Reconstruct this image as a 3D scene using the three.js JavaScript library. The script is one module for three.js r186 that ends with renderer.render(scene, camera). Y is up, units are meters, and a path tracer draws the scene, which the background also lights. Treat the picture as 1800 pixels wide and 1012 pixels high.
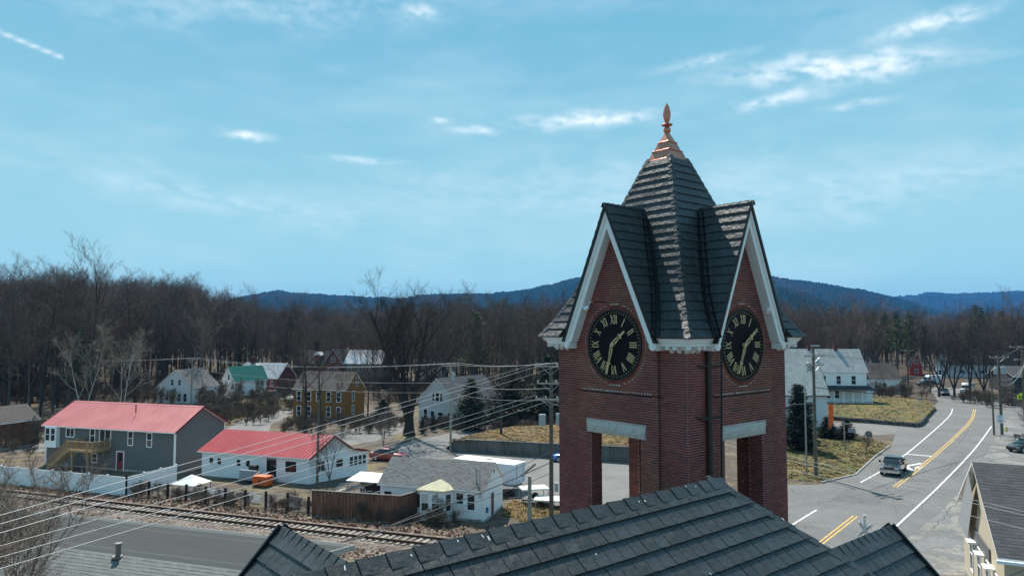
import * as THREE from 'three';
import { toCreasedNormals } from 'three/addons/utils/BufferGeometryUtils.js';

// ---------------------------------------------------------------- camera, sky, sun, exposure
const scene = new THREE.Scene();
const EYE = 16;                                            // the drone hovers 16 m above the street
const camera = new THREE.PerspectiveCamera(44.39, 1024 / 575, 0.1, 30000);
camera.position.set(0, EYE, 0);
camera.rotation.set(0.0574, 0, 0);
const renderer = new THREE.WebGLRenderer({ antialias: true });
renderer.setSize(1024, 575);
renderer.toneMapping = THREE.LinearToneMapping;
renderer.toneMappingExposure = 1.32;
renderer.shadowMap.enabled = true;

const sunEl = 53 * Math.PI / 180, sunAz = -17.5 * Math.PI / 180;     // ahead of the camera, a little left
const sunDir = new THREE.Vector3(Math.sin(sunAz) * Math.cos(sunEl), Math.sin(sunEl), -Math.cos(sunAz) * Math.cos(sunEl));
const sun = new THREE.DirectionalLight(new THREE.Color(1, 0.95, 0.87), 5.0);
sun.target.position.set(10, 0, -80); sun.position.copy(sunDir).multiplyScalar(300).add(sun.target.position);
sun.castShadow = true;
sun.shadow.mapSize.set(4096, 4096);
sun.shadow.camera.left = sun.shadow.camera.bottom = -180;
sun.shadow.camera.right = sun.shadow.camera.top = 180;
sun.shadow.camera.far = 900;
scene.add(sun); scene.add(sun.target);
sun.name = 'sun';

// ---------------------------------------------------------------- random numbers and noise
function rng(seed) { let a = seed >>> 0; return () => { a = (a + 0x6D2B79F5) >>> 0; let t = a; t = Math.imul(t ^ (t >>> 15), t | 1); t ^= t + Math.imul(t ^ (t >>> 7), t | 61); return ((t ^ (t >>> 14)) >>> 0) / 4294967296; }; }
function hash(x, y, s = 0) { let h = (Math.imul(x, 374761393) + Math.imul(y, 668265263) + Math.imul(s, 2147483647 ^ 0x5bd1e995)) | 0; h = Math.imul(h ^ (h >>> 13), 1274126177); return ((h ^ (h >>> 16)) >>> 0) / 4294967296; }
function vnoise(x, y, s = 0, per = 0) {
  let xi = Math.floor(x), yi = Math.floor(y); const fx = x - xi, fy = y - yi;
  const u = fx * fx * (3 - 2 * fx), v = fy * fy * (3 - 2 * fy);
  const m = n => per ? ((n % per) + per) % per : n;
  const a = hash(m(xi), m(yi), s), b = hash(m(xi + 1), m(yi), s), c = hash(m(xi), m(yi + 1), s), d = hash(m(xi + 1), m(yi + 1), s);
  return a + (b - a) * u + (c - a) * v + (a - b - c + d) * u * v;
}
function fbm(x, y, oct = 4, s = 0, per = 0) { let r = 0, a = 0.5, t = 0; for (let i = 0; i < oct; i++) { r += a * vnoise(x, y, s + i * 17, per); t += a; a *= 0.5; x *= 2; y *= 2; per *= 2; } return r / t; }
const clamp = (x, a = 0, b = 1) => Math.min(b, Math.max(a, x));
const sstep = (a, b, x) => { const t = clamp((x - a) / (b - a)); return t * t * (3 - 2 * t); };
const mix = (a, b, t) => a + (b - a) * t;
const enc = v => { v = clamp(v); return 255 * (v <= 0.0031308 ? 12.92 * v : 1.055 * Math.pow(v, 1 / 2.4) - 0.055); };

// ---------------------------------------------------------------- sky: clear spring sky with thin cirrus wisps
{
  const Wd = 2048, Hd = 1024, data = new Float32Array(Wd * Hd * 4);
  // wisps: azimuth (deg, right positive), elevation, half width, half height, tilt, strength
  const wisps = [
    [6.6, 16.5, 7.0, 0.85, 0.03, 1.0], [25.2, 18.9, 10.0, 1.05, -0.06, 1.1], [31.4, 20.7, 4.4, 0.8, 0.08, 1.05],
    [-21.2, 14.6, 2.3, 0.42, 0.02, 1.1], [-3.0, 15.8, 2.4, 0.4, -0.05, 0.7], [-7.5, 24.4, 1.6, 0.6, -0.1, 0.8],
    [20.8, 17.0, 4.6, 0.8, 0.09, 0.7], [26.4, 16.1, 3.0, 0.45, 0.10, 0.6], [-6.0, 16.6, 1.2, 0.25, 0, 0.7],
    [-20, 24, 22, 2.6, 0.10, 0.22], [-22, 9.5, 20, 2.2, -0.10, 0.24], [6, 11, 30, 3.0, 0.04, 0.16], [28, 10, 18, 2.4, 0.02, 0.22],
    [-12.5, 13.3, 4.5, 0.3, -0.04, 0.5], [16, 20.5, 5, 0.5, 0.1, 0.5], [70, 22, 12, 1.5, 0.1, 0.9], [-80, 30, 14, 2, -0.1, 0.9], [150, 25, 16, 2, 0.1, 0.9], [-150, 35, 15, 2.2, 0, 0.8], [110, 45, 14, 2.5, 0.2, 0.7],
  ];
  for (let j = 0; j < Hd; j++) {
    const el = ((j + 0.5) / Hd - 0.5) * 180;
    for (let i = 0; i < Wd; i++) {
      let az = ((i + 0.5) / Wd - 0.25) * 360; if (az > 180) az -= 360;
      const e = Math.max(el, 0);
      const t = 1 - Math.exp(-Math.pow(e / 21, 1.35)), t2 = sstep(24, 90, e);
      let r = mix(0.37, 0.066, t), g = mix(0.65, 0.295, t), b = mix(0.69, 0.495, t);
      r = mix(r, 0.17, t2); g = mix(g, 0.32, t2); b = mix(b, 0.45, t2);
      // broad uneven veil of very thin cirrus
      const vx = az * 0.055 + el * 0.02, vy = el * 0.28 - az * 0.012;
      let veil = fbm(vx * 1.5 + 40, vy + 9, 5, 3) * 0.65 + fbm(vx * 5 + 11, vy * 4 + 3, 4, 5) * 0.35;
      veil = clamp((veil - 0.42) * 2.0) * 0.20 * sstep(0, 6, el + 3);
      let cl = veil;
      for (const [ca, ce, hw, hh, tilt, k] of wisps) {
        let da = az - ca; if (da > 180) da -= 360; if (da < -180) da += 360;
        if (Math.abs(da) > hw * 1.3) continue;
        const de = (el - ce) - tilt * da + (fbm(az * 0.35, el * 0.5, 3, 21) - 0.5) * hh * 1.3;
        const q = (da / hw) ** 2 + (de / hh) ** 2;
        if (q > 1.4) continue;
        const st = fbm(az * 0.9 + el * 1.7, (el - tilt * az) * 3.2, 5, 31), st2 = fbm(az * 3.5 + 7, (el - tilt * az) * 9, 3, 37);
        cl += k * Math.exp(-q * 2.2) * clamp((st * 0.75 + st2 * 0.25 - 0.30) * 3.0);
      }
      { // old contrail
        const s = (az + 36) / 3.6, ln = 18.85 - (az + 36) * 0.24;
        if (az > -46 && az < -33.0) cl += 0.8 * Math.exp(-(((el - ln) / 0.075) ** 2)) * (0.7 + 0.3 * vnoise(az * 2, 3));
      }
      cl = clamp(cl, 0, 0.93);
      r = mix(r, 0.86, cl); g = mix(g, 0.93, cl); b = mix(b, 0.96, cl);
      if (el < 0) { const k = sstep(0, -10, el); r = mix(r, 0.14, k); g = mix(g, 0.14, k); b = mix(b, 0.13, k); }
      const o = (j * Wd + i) * 4; data[o] = r; data[o + 1] = g; data[o + 2] = b; data[o + 3] = 1;
    }
  }
  const sky = new THREE.DataTexture(data, Wd, Hd, THREE.RGBAFormat, THREE.FloatType);
  sky.mapping = THREE.EquirectangularReflectionMapping; sky.magFilter = THREE.LinearFilter; sky.minFilter = THREE.LinearFilter;
  sky.colorSpace = THREE.LinearSRGBColorSpace; sky.needsUpdate = true;
  scene.background = sky; scene.environment = sky;
}
scene.fog = new THREE.FogExp2(new THREE.Color(0.08, 0.33, 0.78), 0.000065);

// ---------------------------------------------------------------- building blocks
const v3 = (x, y, z) => new THREE.Vector3(x, y, z);
class GB {                                                   // collects triangles, uv in metres on every face
  constructor() { this.p = []; this.uv = []; this.c = []; this.col = null; }
  tri(a, b, c) {
    const ux = b[0] - a[0], uy = b[1] - a[1], uz = b[2] - a[2], wx = c[0] - a[0], wy = c[1] - a[1], wz = c[2] - a[2];
    let nx = uy * wz - uz * wy, ny = uz * wx - ux * wz, nz = ux * wy - uy * wx; const l = Math.hypot(nx, ny, nz);
    if (l < 1e-12) return this; nx /= l; ny /= l; nz /= l;
    let tx = nz, ty = 0, tz = -nx; const tl = Math.hypot(tx, tz);
    if (tl < 0.02) { tx = 1; tz = 0; } else { tx /= tl; tz /= tl; }
    const bx = ny * tz - nz * ty, by = nz * tx - nx * tz, bz = nx * ty - ny * tx;
    for (const q of [a, b, c]) { this.p.push(q[0], q[1], q[2]); this.uv.push(q[0] * tx + q[2] * tz, q[0] * bx + q[1] * by + q[2] * bz); if (this.col) this.c.push(...this.col); }
    return this;
  }
  quad(a, b, c, d) { this.tri(a, b, c); this.tri(a, c, d); return this; }
  poly(pts) { for (let i = 1; i < pts.length - 1; i++) this.tri(pts[0], pts[i], pts[i + 1]); return this; }
  hex(b, t) { // bottom ring (ccw from above), top ring
    const n = b.length; this.poly([...b].reverse()); this.poly(t);
    for (let i = 0; i < n; i++) { const j = (i + 1) % n; this.quad(b[i], b[j], t[j], t[i]); } return this;
  }
  box(x0, y0, z0, x1, y1, z1) { return this.hex([[x0, y0, z1], [x1, y0, z1], [x1, y0, z0], [x0, y0, z0]], [[x0, y1, z1], [x1, y1, z1], [x1, y1, z0], [x0, y1, z0]]); }
  cbox(cx, cy, cz, sx, sy, sz) { return this.box(cx - sx / 2, cy - sy / 2, cz - sz / 2, cx + sx / 2, cy + sy / 2, cz + sz / 2); }
  bar(a, b, w, h = w, up = [0, 1, 0]) { // rectangular bar from a to b
    const A = v3(...a), B = v3(...b), d = B.clone().sub(A).normalize(); let s = d.clone().cross(v3(...up)); if (s.length() < 1e-3) s = d.clone().cross(v3(1, 0, 0)); s.normalize();
    const t = s.clone().cross(d).normalize(); s.multiplyScalar(w / 2); t.multiplyScalar(h / 2);
    const k = (P, i, j) => [P.x + s.x * i + t.x * j, P.y + s.y * i + t.y * j, P.z + s.z * i + t.z * j];
    const r0 = [k(A, -1, -1), k(A, 1, -1), k(A, 1, 1), k(A, -1, 1)], r1 = [k(B, -1, -1), k(B, 1, -1), k(B, 1, 1), k(B, -1, 1)];
    return this.hex(r0, r1);
  }
  tube(pts, radii, sides = 6, caps = true) {
    let prev = null; const n = pts.length; let N = null;
    for (let i = 0; i < n; i++) {
      const P = v3(...pts[i]), d = v3(...pts[Math.min(i + 1, n - 1)]).sub(v3(...pts[Math.max(i - 1, 0)])).normalize();
      if (!N) { N = Math.abs(d.y) < 0.9 ? d.clone().cross(v3(0, 1, 0)) : d.clone().cross(v3(1, 0, 0)); } else N.addScaledVector(d, -N.dot(d));
      N.normalize(); const B = d.clone().cross(N), r = Array.isArray(radii) ? radii[i] : radii, ring = [];
      for (let k = 0; k < sides; k++) { const a = k / sides * Math.PI * 2, c = Math.cos(a) * r, s = Math.sin(a) * r; ring.push([P.x + N.x * c + B.x * s, P.y + N.y * c + B.y * s, P.z + N.z * c + B.z * s]); }
      if (prev) for (let k = 0; k < sides; k++) { const j = (k + 1) % sides; this.quad(prev[k], prev[j], ring[j], ring[k]); }
      else if (caps) this.poly([...ring].reverse());
      if (i === n - 1 && caps) this.poly(ring);
      prev = ring;
    }
    return this;
  }
  geo(g, m) { // any three geometry, moved by a matrix
    const q = g.index ? g.toNonIndexed() : g.clone(); if (m) q.applyMatrix4(m); const a = q.attributes.position;
    for (let i = 0; i < a.count; i += 3) this.tri([a.getX(i), a.getY(i), a.getZ(i)], [a.getX(i + 1), a.getY(i + 1), a.getZ(i + 1)], [a.getX(i + 2), a.getY(i + 2), a.getZ(i + 2)]);
    return this;
  }
  build(crease = 0) {
    let g = new THREE.BufferGeometry();
    g.setAttribute('position', new THREE.Float32BufferAttribute(this.p, 3)); g.setAttribute('uv', new THREE.Float32BufferAttribute(this.uv, 2));
    if (this.c.length) g.setAttribute('color', new THREE.Float32BufferAttribute(this.c, 3));
    g.computeVertexNormals(); if (crease) g = toCreasedNormals(g, crease);
    return g;
  }
}
const taken = {};
function numbered(name) { const k = taken[name] = (taken[name] || 0) + 1; return k === 1 ? name : name + '_' + String(k - 1).padStart(3, '0'); }
function mesh(name, geo, mat, parent) {
  const m = new THREE.Mesh(geo instanceof GB ? geo.build(geo.crease || 0) : geo, mat); m.name = name; m.castShadow = m.receiveShadow = true; if (parent) parent.add(m); return m;
}
function tag(o, label, category, group, kind) { if (label) o.userData.label = label; if (category) o.userData.category = category; if (group) o.userData.group = group; if (kind) o.userData.kind = kind; return o; }
// X to the right, Z forward from the camera's foot, in metres
function thing(name, label, category, X = 0, Z = 0, turn = 0, group, y = 0) {
  const o = new THREE.Group(); o.name = numbered(name); o.position.set(X, y, -Z); o.rotation.y = turn; scene.add(o); return tag(o, label, category, group);
}
function single(name, geo, mat, label, category, group) { const m = mesh(numbered(name), geo, mat, scene); return tag(m, label, category, group); }
function structure(name, geo, mat, parent = scene) { const m = mesh(numbered(name), geo, mat, parent); m.userData.kind = 'structure'; return m; }
function copy(o, X, Z, turn, label, scale = 1, y = 0) { const c = o.clone(); c.name = numbered(o.name.replace(/_\d{3}$/, '')); c.position.set(X, y, -Z); c.rotation.y = turn; c.scale.setScalar(scale); scene.add(c); c.userData = { ...o.userData }; if (label) c.userData.label = label; return c; }
const rot = (dx, dz) => Math.atan2(dz, dx);               // turn that lays local x along (dx to the right, dz forward)

// ---------------------------------------------------------------- textures and materials
function colourTex(n, metres, fn) {
  const d = new Uint8Array(n * n * 4);
  for (let j = 0; j < n; j++) for (let i = 0; i < n; i++) { const c = fn(i / n, j / n), o = (j * n + i) * 4; d[o] = enc(c[0]); d[o + 1] = enc(c[1]); d[o + 2] = enc(c[2]); d[o + 3] = 255; }
  const t = new THREE.DataTexture(d, n, n); t.colorSpace = THREE.SRGBColorSpace; t.wrapS = t.wrapT = THREE.RepeatWrapping; t.magFilter = THREE.LinearFilter; t.minFilter = THREE.LinearMipmapLinearFilter; t.generateMipmaps = true; t.repeat.set(1 / metres, 1 / metres); t.needsUpdate = true; return t;
}
function greyTex(n, metres, fn) {
  const d = new Uint8Array(n * n * 4);
  for (let j = 0; j < n; j++) for (let i = 0; i < n; i++) { const c = clamp(fn(i / n, j / n)) * 255, o = (j * n + i) * 4; d[o] = d[o + 1] = d[o + 2] = c; d[o + 3] = 255; }
  const t = new THREE.DataTexture(d, n, n); t.wrapS = t.wrapT = THREE.RepeatWrapping; t.magFilter = THREE.LinearFilter; t.minFilter = THREE.LinearMipmapLinearFilter; t.generateMipmaps = true; t.repeat.set(1 / metres, 1 / metres); t.needsUpdate = true; return t;
}
function std(rgb, rough = 0.8, extra = {}) { const m = new THREE.MeshStandardMaterial({ roughness: rough, ...extra }); m.color.setRGB(...rgb); m.side = THREE.DoubleSide; return m; }
const grain = greyTex(256, 1.3, (u, v) => fbm(u * 16, v * 16, 4, 2, 16));
const blotch = (base, amp, metres, n = 256, s = 0, fine = 0.5) => colourTex(n, metres, (u, v) => {
  const a = fbm(u * 5, v * 5, 4, s, 5) - 0.5, b = fbm(u * 40, v * 40, 3, s + 50, 40) - 0.5; const k = 1 + amp * (a * 2 * (1 - fine) + b * 2 * fine); return [base[0] * k, base[1] * k, base[2] * k];
});
// far asphalt shingles: rows of tabs in uneven greys
const shingleTex = (base, amp, s, rows = 32, cols = 20) => colourTex(512, 4.8, (u, v) => {
  const r = Math.floor(v * rows), cu = u * cols + (r % 2) * 0.5, c = Math.floor(cu) % cols, k = 1 + amp * (hash(c, r, s) - 0.5) * 2 + 0.25 * amp * (fbm(u * 90, v * 90, 2, s, 90) - 0.5) + amp * 0.6 * (fbm(u * 4, v * 4, 3, s + 3, 4) - 0.5);
  const fy = v * rows - r, fx = cu - Math.floor(cu), j = fy < 0.16 + (hash(c, r, s + 9) > 0.5 ? 0.14 : 0) ? 0.42 : fx < 0.04 ? 0.55 : 1; return [base[0] * k * j, base[1] * k * j, base[2] * k * j];
});
const sidingBump = greyTex(128, 1.0, (u, v) => { const f = (v * 8) % 1; return 0.25 + 0.75 * (1 - f); });
const shingleBump = greyTex(256, 4.8, (u, v) => { const f = (v * 32) % 1; return 1 - f * 0.9; });
const sidingMaps = [blotch([0.92, 0.92, 0.92], 0.08, 6, 256, 3, 0.35), blotch([0.92, 0.92, 0.92], 0.08, 5, 256, 9, 0.35)], shingleMaps = [shingleTex([0.8, 0.8, 0.8], 0.30, 4), shingleTex([0.8, 0.8, 0.8], 0.22, 14), shingleTex([0.85, 0.85, 0.85], 0.10, 50), shingleTex([0.8, 0.8, 0.8], 0.20, 60, 20, 10), shingleTex([0.85, 0.85, 0.85], 0.10, 64, 22, 12)];
const siding = (rgb, rough = 0.55, amp = 0.08, s = 1) => new THREE.MeshStandardMaterial({ color: new THREE.Color().setRGB(...rgb.map(x => Math.min(1, x / 0.92))), map: sidingMaps[s % 2], bumpMap: sidingBump, bumpScale: 0.012, roughness: rough, side: THREE.DoubleSide });
const shingled = (rgb, amp, s, rough = 0.85) => new THREE.MeshStandardMaterial({ color: new THREE.Color().setRGB(...rgb.map(x => Math.min(1, x / 0.8))), map: shingleMaps[amp > 0.9 ? amp : amp > 0.25 ? 0 : amp > 0.15 ? 1 : 2], bumpMap: shingleBump, bumpScale: 0.008, roughness: rough, side: THREE.DoubleSide });
const M = {
  white: std([0.86, 0.86, 0.86], 0.5), whiteTrim: new THREE.MeshStandardMaterial({ map: blotch([0.86, 0.86, 0.85], 0.10, 1.6, 256, 4, 0.5), roughness: 0.55, bumpMap: grain, bumpScale: 0.002, side: THREE.DoubleSide }),
  glass: new THREE.MeshPhysicalMaterial({ color: new THREE.Color().setRGB(0.02, 0.026, 0.032), roughness: 0.06, specularIntensity: 1, side: THREE.DoubleSide }),
  dark: std([0.02, 0.021, 0.023], 0.7), black: std([0.010, 0.010, 0.011], 0.55), drip: std([0.012, 0.013, 0.014], 0.45, { metalness: 0.2 }),
  copper: new THREE.MeshStandardMaterial({ map: colourTex(256, 1.1, (u, v) => { const a = fbm(u * 6, v * 6, 4, 61, 6), b = fbm(u * 22, v * 22, 3, 71, 22), k = 0.72 + 0.55 * a - 0.25 * (b > 0.62 ? b - 0.62 : 0) * 3; return [0.60 * k, 0.245 * k, 0.165 * k]; }), metalness: 0.75, roughness: 0.42, bumpMap: grain, bumpScale: 0.003, side: THREE.DoubleSide }),
  granite: new THREE.MeshStandardMaterial({ map: colourTex(256, 0.9, (u, v) => { const a = fbm(u * 60, v * 60, 2, 13, 60), b = fbm(u * 9, v * 9, 3, 15, 9), k = 0.42 + 0.34 * (a - 0.3) + 0.18 * (b - 0.5); return [k * 1.08, k, k * 0.90]; }), roughness: 0.85, bumpMap: greyTex(256, 0.9, (u, v) => fbm(u * 12, v * 12, 4, 15, 12)), bumpScale: 0.03, side: THREE.DoubleSide }),
  mortar: new THREE.MeshStandardMaterial({ map: blotch([0.46, 0.40, 0.38], 0.8, 2.2, 256, 8, 0.45), roughness: 0.95, side: THREE.DoubleSide }),
  brick: new THREE.MeshStandardMaterial({ vertexColors: true, roughness: 0.86, bumpMap: grain, bumpScale: 0.004, side: THREE.DoubleSide }),
  gold: std([0.58, 0.46, 0.24], 0.45, { metalness: 0.15 }), dial: new THREE.MeshPhysicalMaterial({ specularIntensity: 0.35, map: blotch([0.006, 0.007, 0.010], 0.6, 1.2, 256, 33, 0.6), roughness: 0.7, side: THREE.DoubleSide }),
  pole: new THREE.MeshStandardMaterial({ map: colourTex(256, 1.6, (u, v) => { const a = fbm(u * 40, v * 3, 4, 3, 0), b = fbm(u * 5, v * 5, 3, 9, 5), k = 0.6 + 0.5 * a + 0.35 * (b - 0.5); return [0.135 * k, 0.112 * k, 0.088 * k]; }), roughness: 0.9, side: THREE.DoubleSide }),
  paleWood: std([0.30, 0.27, 0.23], 0.9), deckWood: new THREE.MeshStandardMaterial({ map: blotch([0.36, 0.23, 0.115], 0.35, 0.9, 128, 12, 0.6), roughness: 0.8, side: THREE.DoubleSide }),
  rustWood: new THREE.MeshStandardMaterial({ map: colourTex(256, 2.6, (u, v) => { const a = fbm(u * 24, v * 2, 4, 6, 0), b = fbm(u * 6, v * 6, 4, 8, 6), k = 0.45 + 0.8 * a; return [mix(0.235, 0.12, b) * k, mix(0.10, 0.066, b) * k, mix(0.058, 0.047, b) * k]; }), roughness: 0.9, side: THREE.DoubleSide }),
  wire: std([0.42, 0.42, 0.41], 0.55), blackWire: std([0.015, 0.015, 0.016], 0.6), galv: std([0.36, 0.37, 0.38], 0.45, { metalness: 0.5 }), porcelain: std([0.5, 0.5, 0.5], 0.25),
  grey: std([0.30, 0.31, 0.32], 0.6), transformer: std([0.33, 0.36, 0.37], 0.5), rubber: std([0.012, 0.012, 0.012], 0.85), chrome: std([0.65, 0.66, 0.67], 0.15, { metalness: 1 }),
  carGlass: new THREE.MeshPhysicalMaterial({ color: new THREE.Color().setRGB(0.012, 0.02, 0.022), roughness: 0.04, clearcoat: 0.5, side: THREE.DoubleSide }),
  lamp: new THREE.MeshPhysicalMaterial({ color: new THREE.Color().setRGB(0.55, 0.55, 0.53), roughness: 0.12, clearcoat: 1, side: THREE.DoubleSide }), redLamp: std([0.35, 0.02, 0.02], 0.2),
  orange: std([0.72, 0.11, 0.012], 0.6), concrete: new THREE.MeshStandardMaterial({ map: blotch([0.34, 0.33, 0.31], 0.4, 5, 256, 22, 0.4), roughness: 0.92, bumpMap: grain, bumpScale: 0.01, side: THREE.DoubleSide }),
  wallStone: new THREE.MeshStandardMaterial({ map: colourTex(256, 5, (u, v) => { const a = fbm(u * 5, v * 5, 4, 41, 5), b = fbm(u * 30, v * 4, 3, 42, 0), k = 0.5 + 0.6 * a + 0.5 * (b - 0.5); return [0.155 * k, 0.145 * k, 0.135 * k]; }), roughness: 0.93, bumpMap: grain, bumpScale: 0.02, side: THREE.DoubleSide }),
  brass: std([0.30, 0.30, 0.27], 0.5, { metalness: 0.4 }),
};
const paint = rgb => { const m = new THREE.MeshPhysicalMaterial({ roughness: 0.35, metalness: 0.1, clearcoat: 1, clearcoatRoughness: 0.06, side: THREE.DoubleSide }); m.color.setRGB(...rgb); return m; };
// ---------------------------------------------------------------- the setting
// (ground plans in metres: X to the right, Z forward from the camera's foot)
const ROAD=[[18.0,46.92],[28.35,73.37],[31.79,73.37],[37.16,77.85],[51.13,96.28],[60.45,111.66],[73.15,127.11],[93.36,155.53],[105.19,177.47],[118.41,211.01],[127.85,230.39],[135.11,238.61],[120.1,202.5],[108.38,174.39],[107.94,164.42],[119.48,160.49],[110.61,148.65],[90.62,129.55],[72.73,106.94],[58.34,88.32],[48.67,76.11],[42.36,68.45],[37.56,62.79],[30.08,54.76],[24.33,46.71]];
const LOT=[[23.65,46.81],[37.67,62.98],[58.59,88.71],[73.12,107.51],[91.21,130.39],[117.67,153.17],[35.47,46.81]];
const EDGEL=[[50.01,90.69],[62.57,106.94],[76.65,125.53],[83.29,134.74],[88.25,142.35]];
const EDGEL2=[[36.29,74.44],[40.67,79.37],[48.99,89.49],[50.01,90.69]];
const EDGEL0=[[22.81,58.49],[26.95,63.37]];
const YEL=[[38.75,72.33],[52.4,88.86],[67.73,108.08],[81.16,125.53],[92.03,141.35]];
const YEL0=[[21.91,52.26],[29.38,61.29]];
const EDGER=[[30.88,57.83],[41.87,70.83],[57.88,90.28],[66.08,100.57],[78.76,116.82]];
const STOP=[[50.31,91.09],[52.77,89.49]];
const DRIVE=[[53.41,121.75],[67.13,118.19],[58.67,108.08],[52.33,106.94],[52.32,113.54],[50.93,116.15]];
const LAWN1=[[39.5,103.13],[45.0,106.38],[49.45,108.66],[52.11,103.66],[51.3,96.74],[37.45,78.45],[32.26,74.44],[29.06,76.11]];
const LAWN2=[[54.54,126.32],[65.56,115.72],[67.2,117.12],[83.49,140.08],[89.68,153.47],[84.47,159.84],[73.4,169.71]];
const PLOT=[[-18.22,87.94],[-16.89,96.28],[-13.58,103.13],[-10.3,107.51],[-7.69,93.61],[5.98,88.32],[18.64,83.6],[12.9,58.16],[4.16,61.65],[0.0,62.03],[-0.59,73.9],[-8.19,85.72]];
const STREET2=[[-11.29,101.08],[-10.76,106.94],[-6.12,116.15],[-1.88,123.61],[5.35,128.73],[16.79,131.24],[15.66,122.48],[5.03,121.02],[1.72,119.58],[-2.9,113.54],[-6.96,106.38],[-8.26,100.57]];
const DRIVE2=[[-28.57,105.28],[-25.66,110.44],[-23.35,121.75],[-19.59,126.31],[-17.75,118.19],[-17.01,109.84],[-19.45,101.58],[-23.14,96.74]];
const STREET1=[[-44.39,106.94],[-45.78,114.18],[-47.75,127.11],[-46.72,138.44],[-44.44,145.43],[-41.63,138.44],[-40.64,127.11],[-40.27,118.88],[-37.53,109.84],[-37.86,103.13]];
const LAWN3=[[-60.55,143.36],[-62.95,160.49],[-60.55,164.42],[-52.23,163.09],[-47.3,155.53],[-45.0,146.49],[-47.61,138.44],[-48.26,127.11],[-49.13,121.75]];
const TERR=[[-7.52,92.35],[6.47,90.07],[20.73,86.65],[24.76,103.35],[7.31,107.63],[0.0,105.14],[-5.47,97.8]];
const RWALL=[[-7.73,93.18],[5.9,88.13],[18.64,83.6]];
const FPOST=[[-36.83,70.34],[-34.86,68.68],[-32.62,67.77],[-30.51,67.0],[-28.35,66.24],[-26.23,65.5],[-24.13,64.77],[-22.06,64.16],[-19.92,63.57],[-17.68,62.22]];
const BFENCE=[[-17.21,61.47],[-9.31,59.34],[-7.7,61.47]];
const RYARD=[[-0.98,61.65],[0.0,66.67],[4.36,64.57],[4.03,59.86],[1.4,59.0]];

function hgt(X, Z) { // the wood stands on a gentle rise
  if (Z < 150) return 0; const a = X / Z;
  const A = mix(mix(17, 4.5, sstep(-0.48, -0.33, a)), 1.0, sstep(-0.05, 0.36, a)); return A * sstep(172, 430, Z);
}
{
  const xs = [-9000, -4000, -2000, -1000], zs = [-400, -120, -40, 0, 40, 80, 120, 150]; for (let x = -560; x <= 560; x += 16) xs.push(x); xs.push(1000, 2000, 4000, 9000);
  for (let z = 166; z <= 450; z += 12) zs.push(z); zs.push(520, 700, 1100, 2000, 4000, 9000);
  const g = new GB(), ff = new GB(); const P = (x, z) => [x, hgt(x, z), -z];
  for (let i = 0; i < xs.length - 1; i++) for (let j = 0; j < zs.length - 1; j++) (zs[j] >= 150 ? ff : g).quad(P(xs[i], zs[j]), P(xs[i + 1], zs[j]), P(xs[i + 1], zs[j + 1]), P(xs[i], zs[j + 1]));
  const m = new THREE.MeshStandardMaterial({ roughness: 0.96, side: THREE.DoubleSide, bumpMap: greyTex(256, 6, (u, v) => fbm(u * 30, v * 30, 4, 91, 30)), bumpScale: 0.10,
    map: colourTex(512, 26, (u, v) => { const a = fbm(u * 5, v * 5, 5, 5, 5), b = fbm(u * 64, v * 64, 3, 7, 64), c = fbm(u * 12, v * 12, 4, 77, 12); const k = 0.55 + 0.9 * b; let q = [0.105, 0.08, 0.058]; q = q.map((x, i) => mix(x, [0.155, 0.115, 0.055][i], sstep(0.45, 0.62, a))); q = q.map((x, i) => mix(x, [0.085, 0.062, 0.046][i], sstep(0.52, 0.7, c))); return q.map(x => x * k); }) });
  structure('ground', g, m);
  const f = m.clone(); f.color.setRGB(0.62, 0.56, 0.52); structure('forest_floor', ff, f);
}
function sheet(pts, y, slope) { // flat polygon at height y
  const s = new THREE.ShapeGeometry(new THREE.Shape(pts.map(p => new THREE.Vector2(p[0], p[1])))), a = s.attributes.position, g = new GB(), ix = s.index;
  for (let i = 0; i < ix.count; i += 3) { const t = [0, 1, 2].map(k => { const q = ix.getX(i + k); return [a.getX(q), slope ? slope(a.getX(q), a.getY(q)) : y, -a.getY(q)]; }); g.tri(t[0], t[1], t[2]); } return g;
}
function ribbon(pts, w, y) { // painted line or path along a polyline
  const g = new GB(), L = [], R = []; for (let i = 0; i < pts.length; i++) { const a = pts[Math.max(0, i - 1)], b = pts[Math.min(pts.length - 1, i + 1)], dx = b[0] - a[0], dz = b[1] - a[1], l = Math.hypot(dx, dz); L.push([pts[i][0] - dz / l * w / 2, y, -(pts[i][1] + dx / l * w / 2)]); R.push([pts[i][0] + dz / l * w / 2, y, -(pts[i][1] - dx / l * w / 2)]); }
  for (let i = 0; i < pts.length - 1; i++) g.quad(L[i], R[i], R[i + 1], L[i + 1]); return g;
}
function smooth(pts, n = 24) { const c = new THREE.CatmullRomCurve3(pts.map(p => v3(p[0], 0, p[1]))); return c.getPoints(n).map(p => [p.x, p.z]); }
const asphaltTex = (base, s) => colourTex(512, 14, (u, v) => { const a = fbm(u * 6, v * 6, 5, s, 6), b = fbm(u * 120, v * 120, 2, s + 5, 120), c = fbm(u * 16, v * 16, 4, s + 9, 16); let k = 0.82 + 0.30 * (a - 0.5) * 2 * 0.5 + 0.30 * (b - 0.5) + 0.10 * (c - 0.5); const cr = Math.abs(fbm(u * 7, v * 7, 4, s + 30, 7) - 0.5); if (cr < 0.006) k *= 0.62; return base.map(x => x * k); });
const mAsphalt = new THREE.MeshStandardMaterial({ map: asphaltTex([0.188, 0.181, 0.171], 3), roughness: 0.9, bumpMap: grain, bumpScale: 0.006, side: THREE.DoubleSide });
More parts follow.
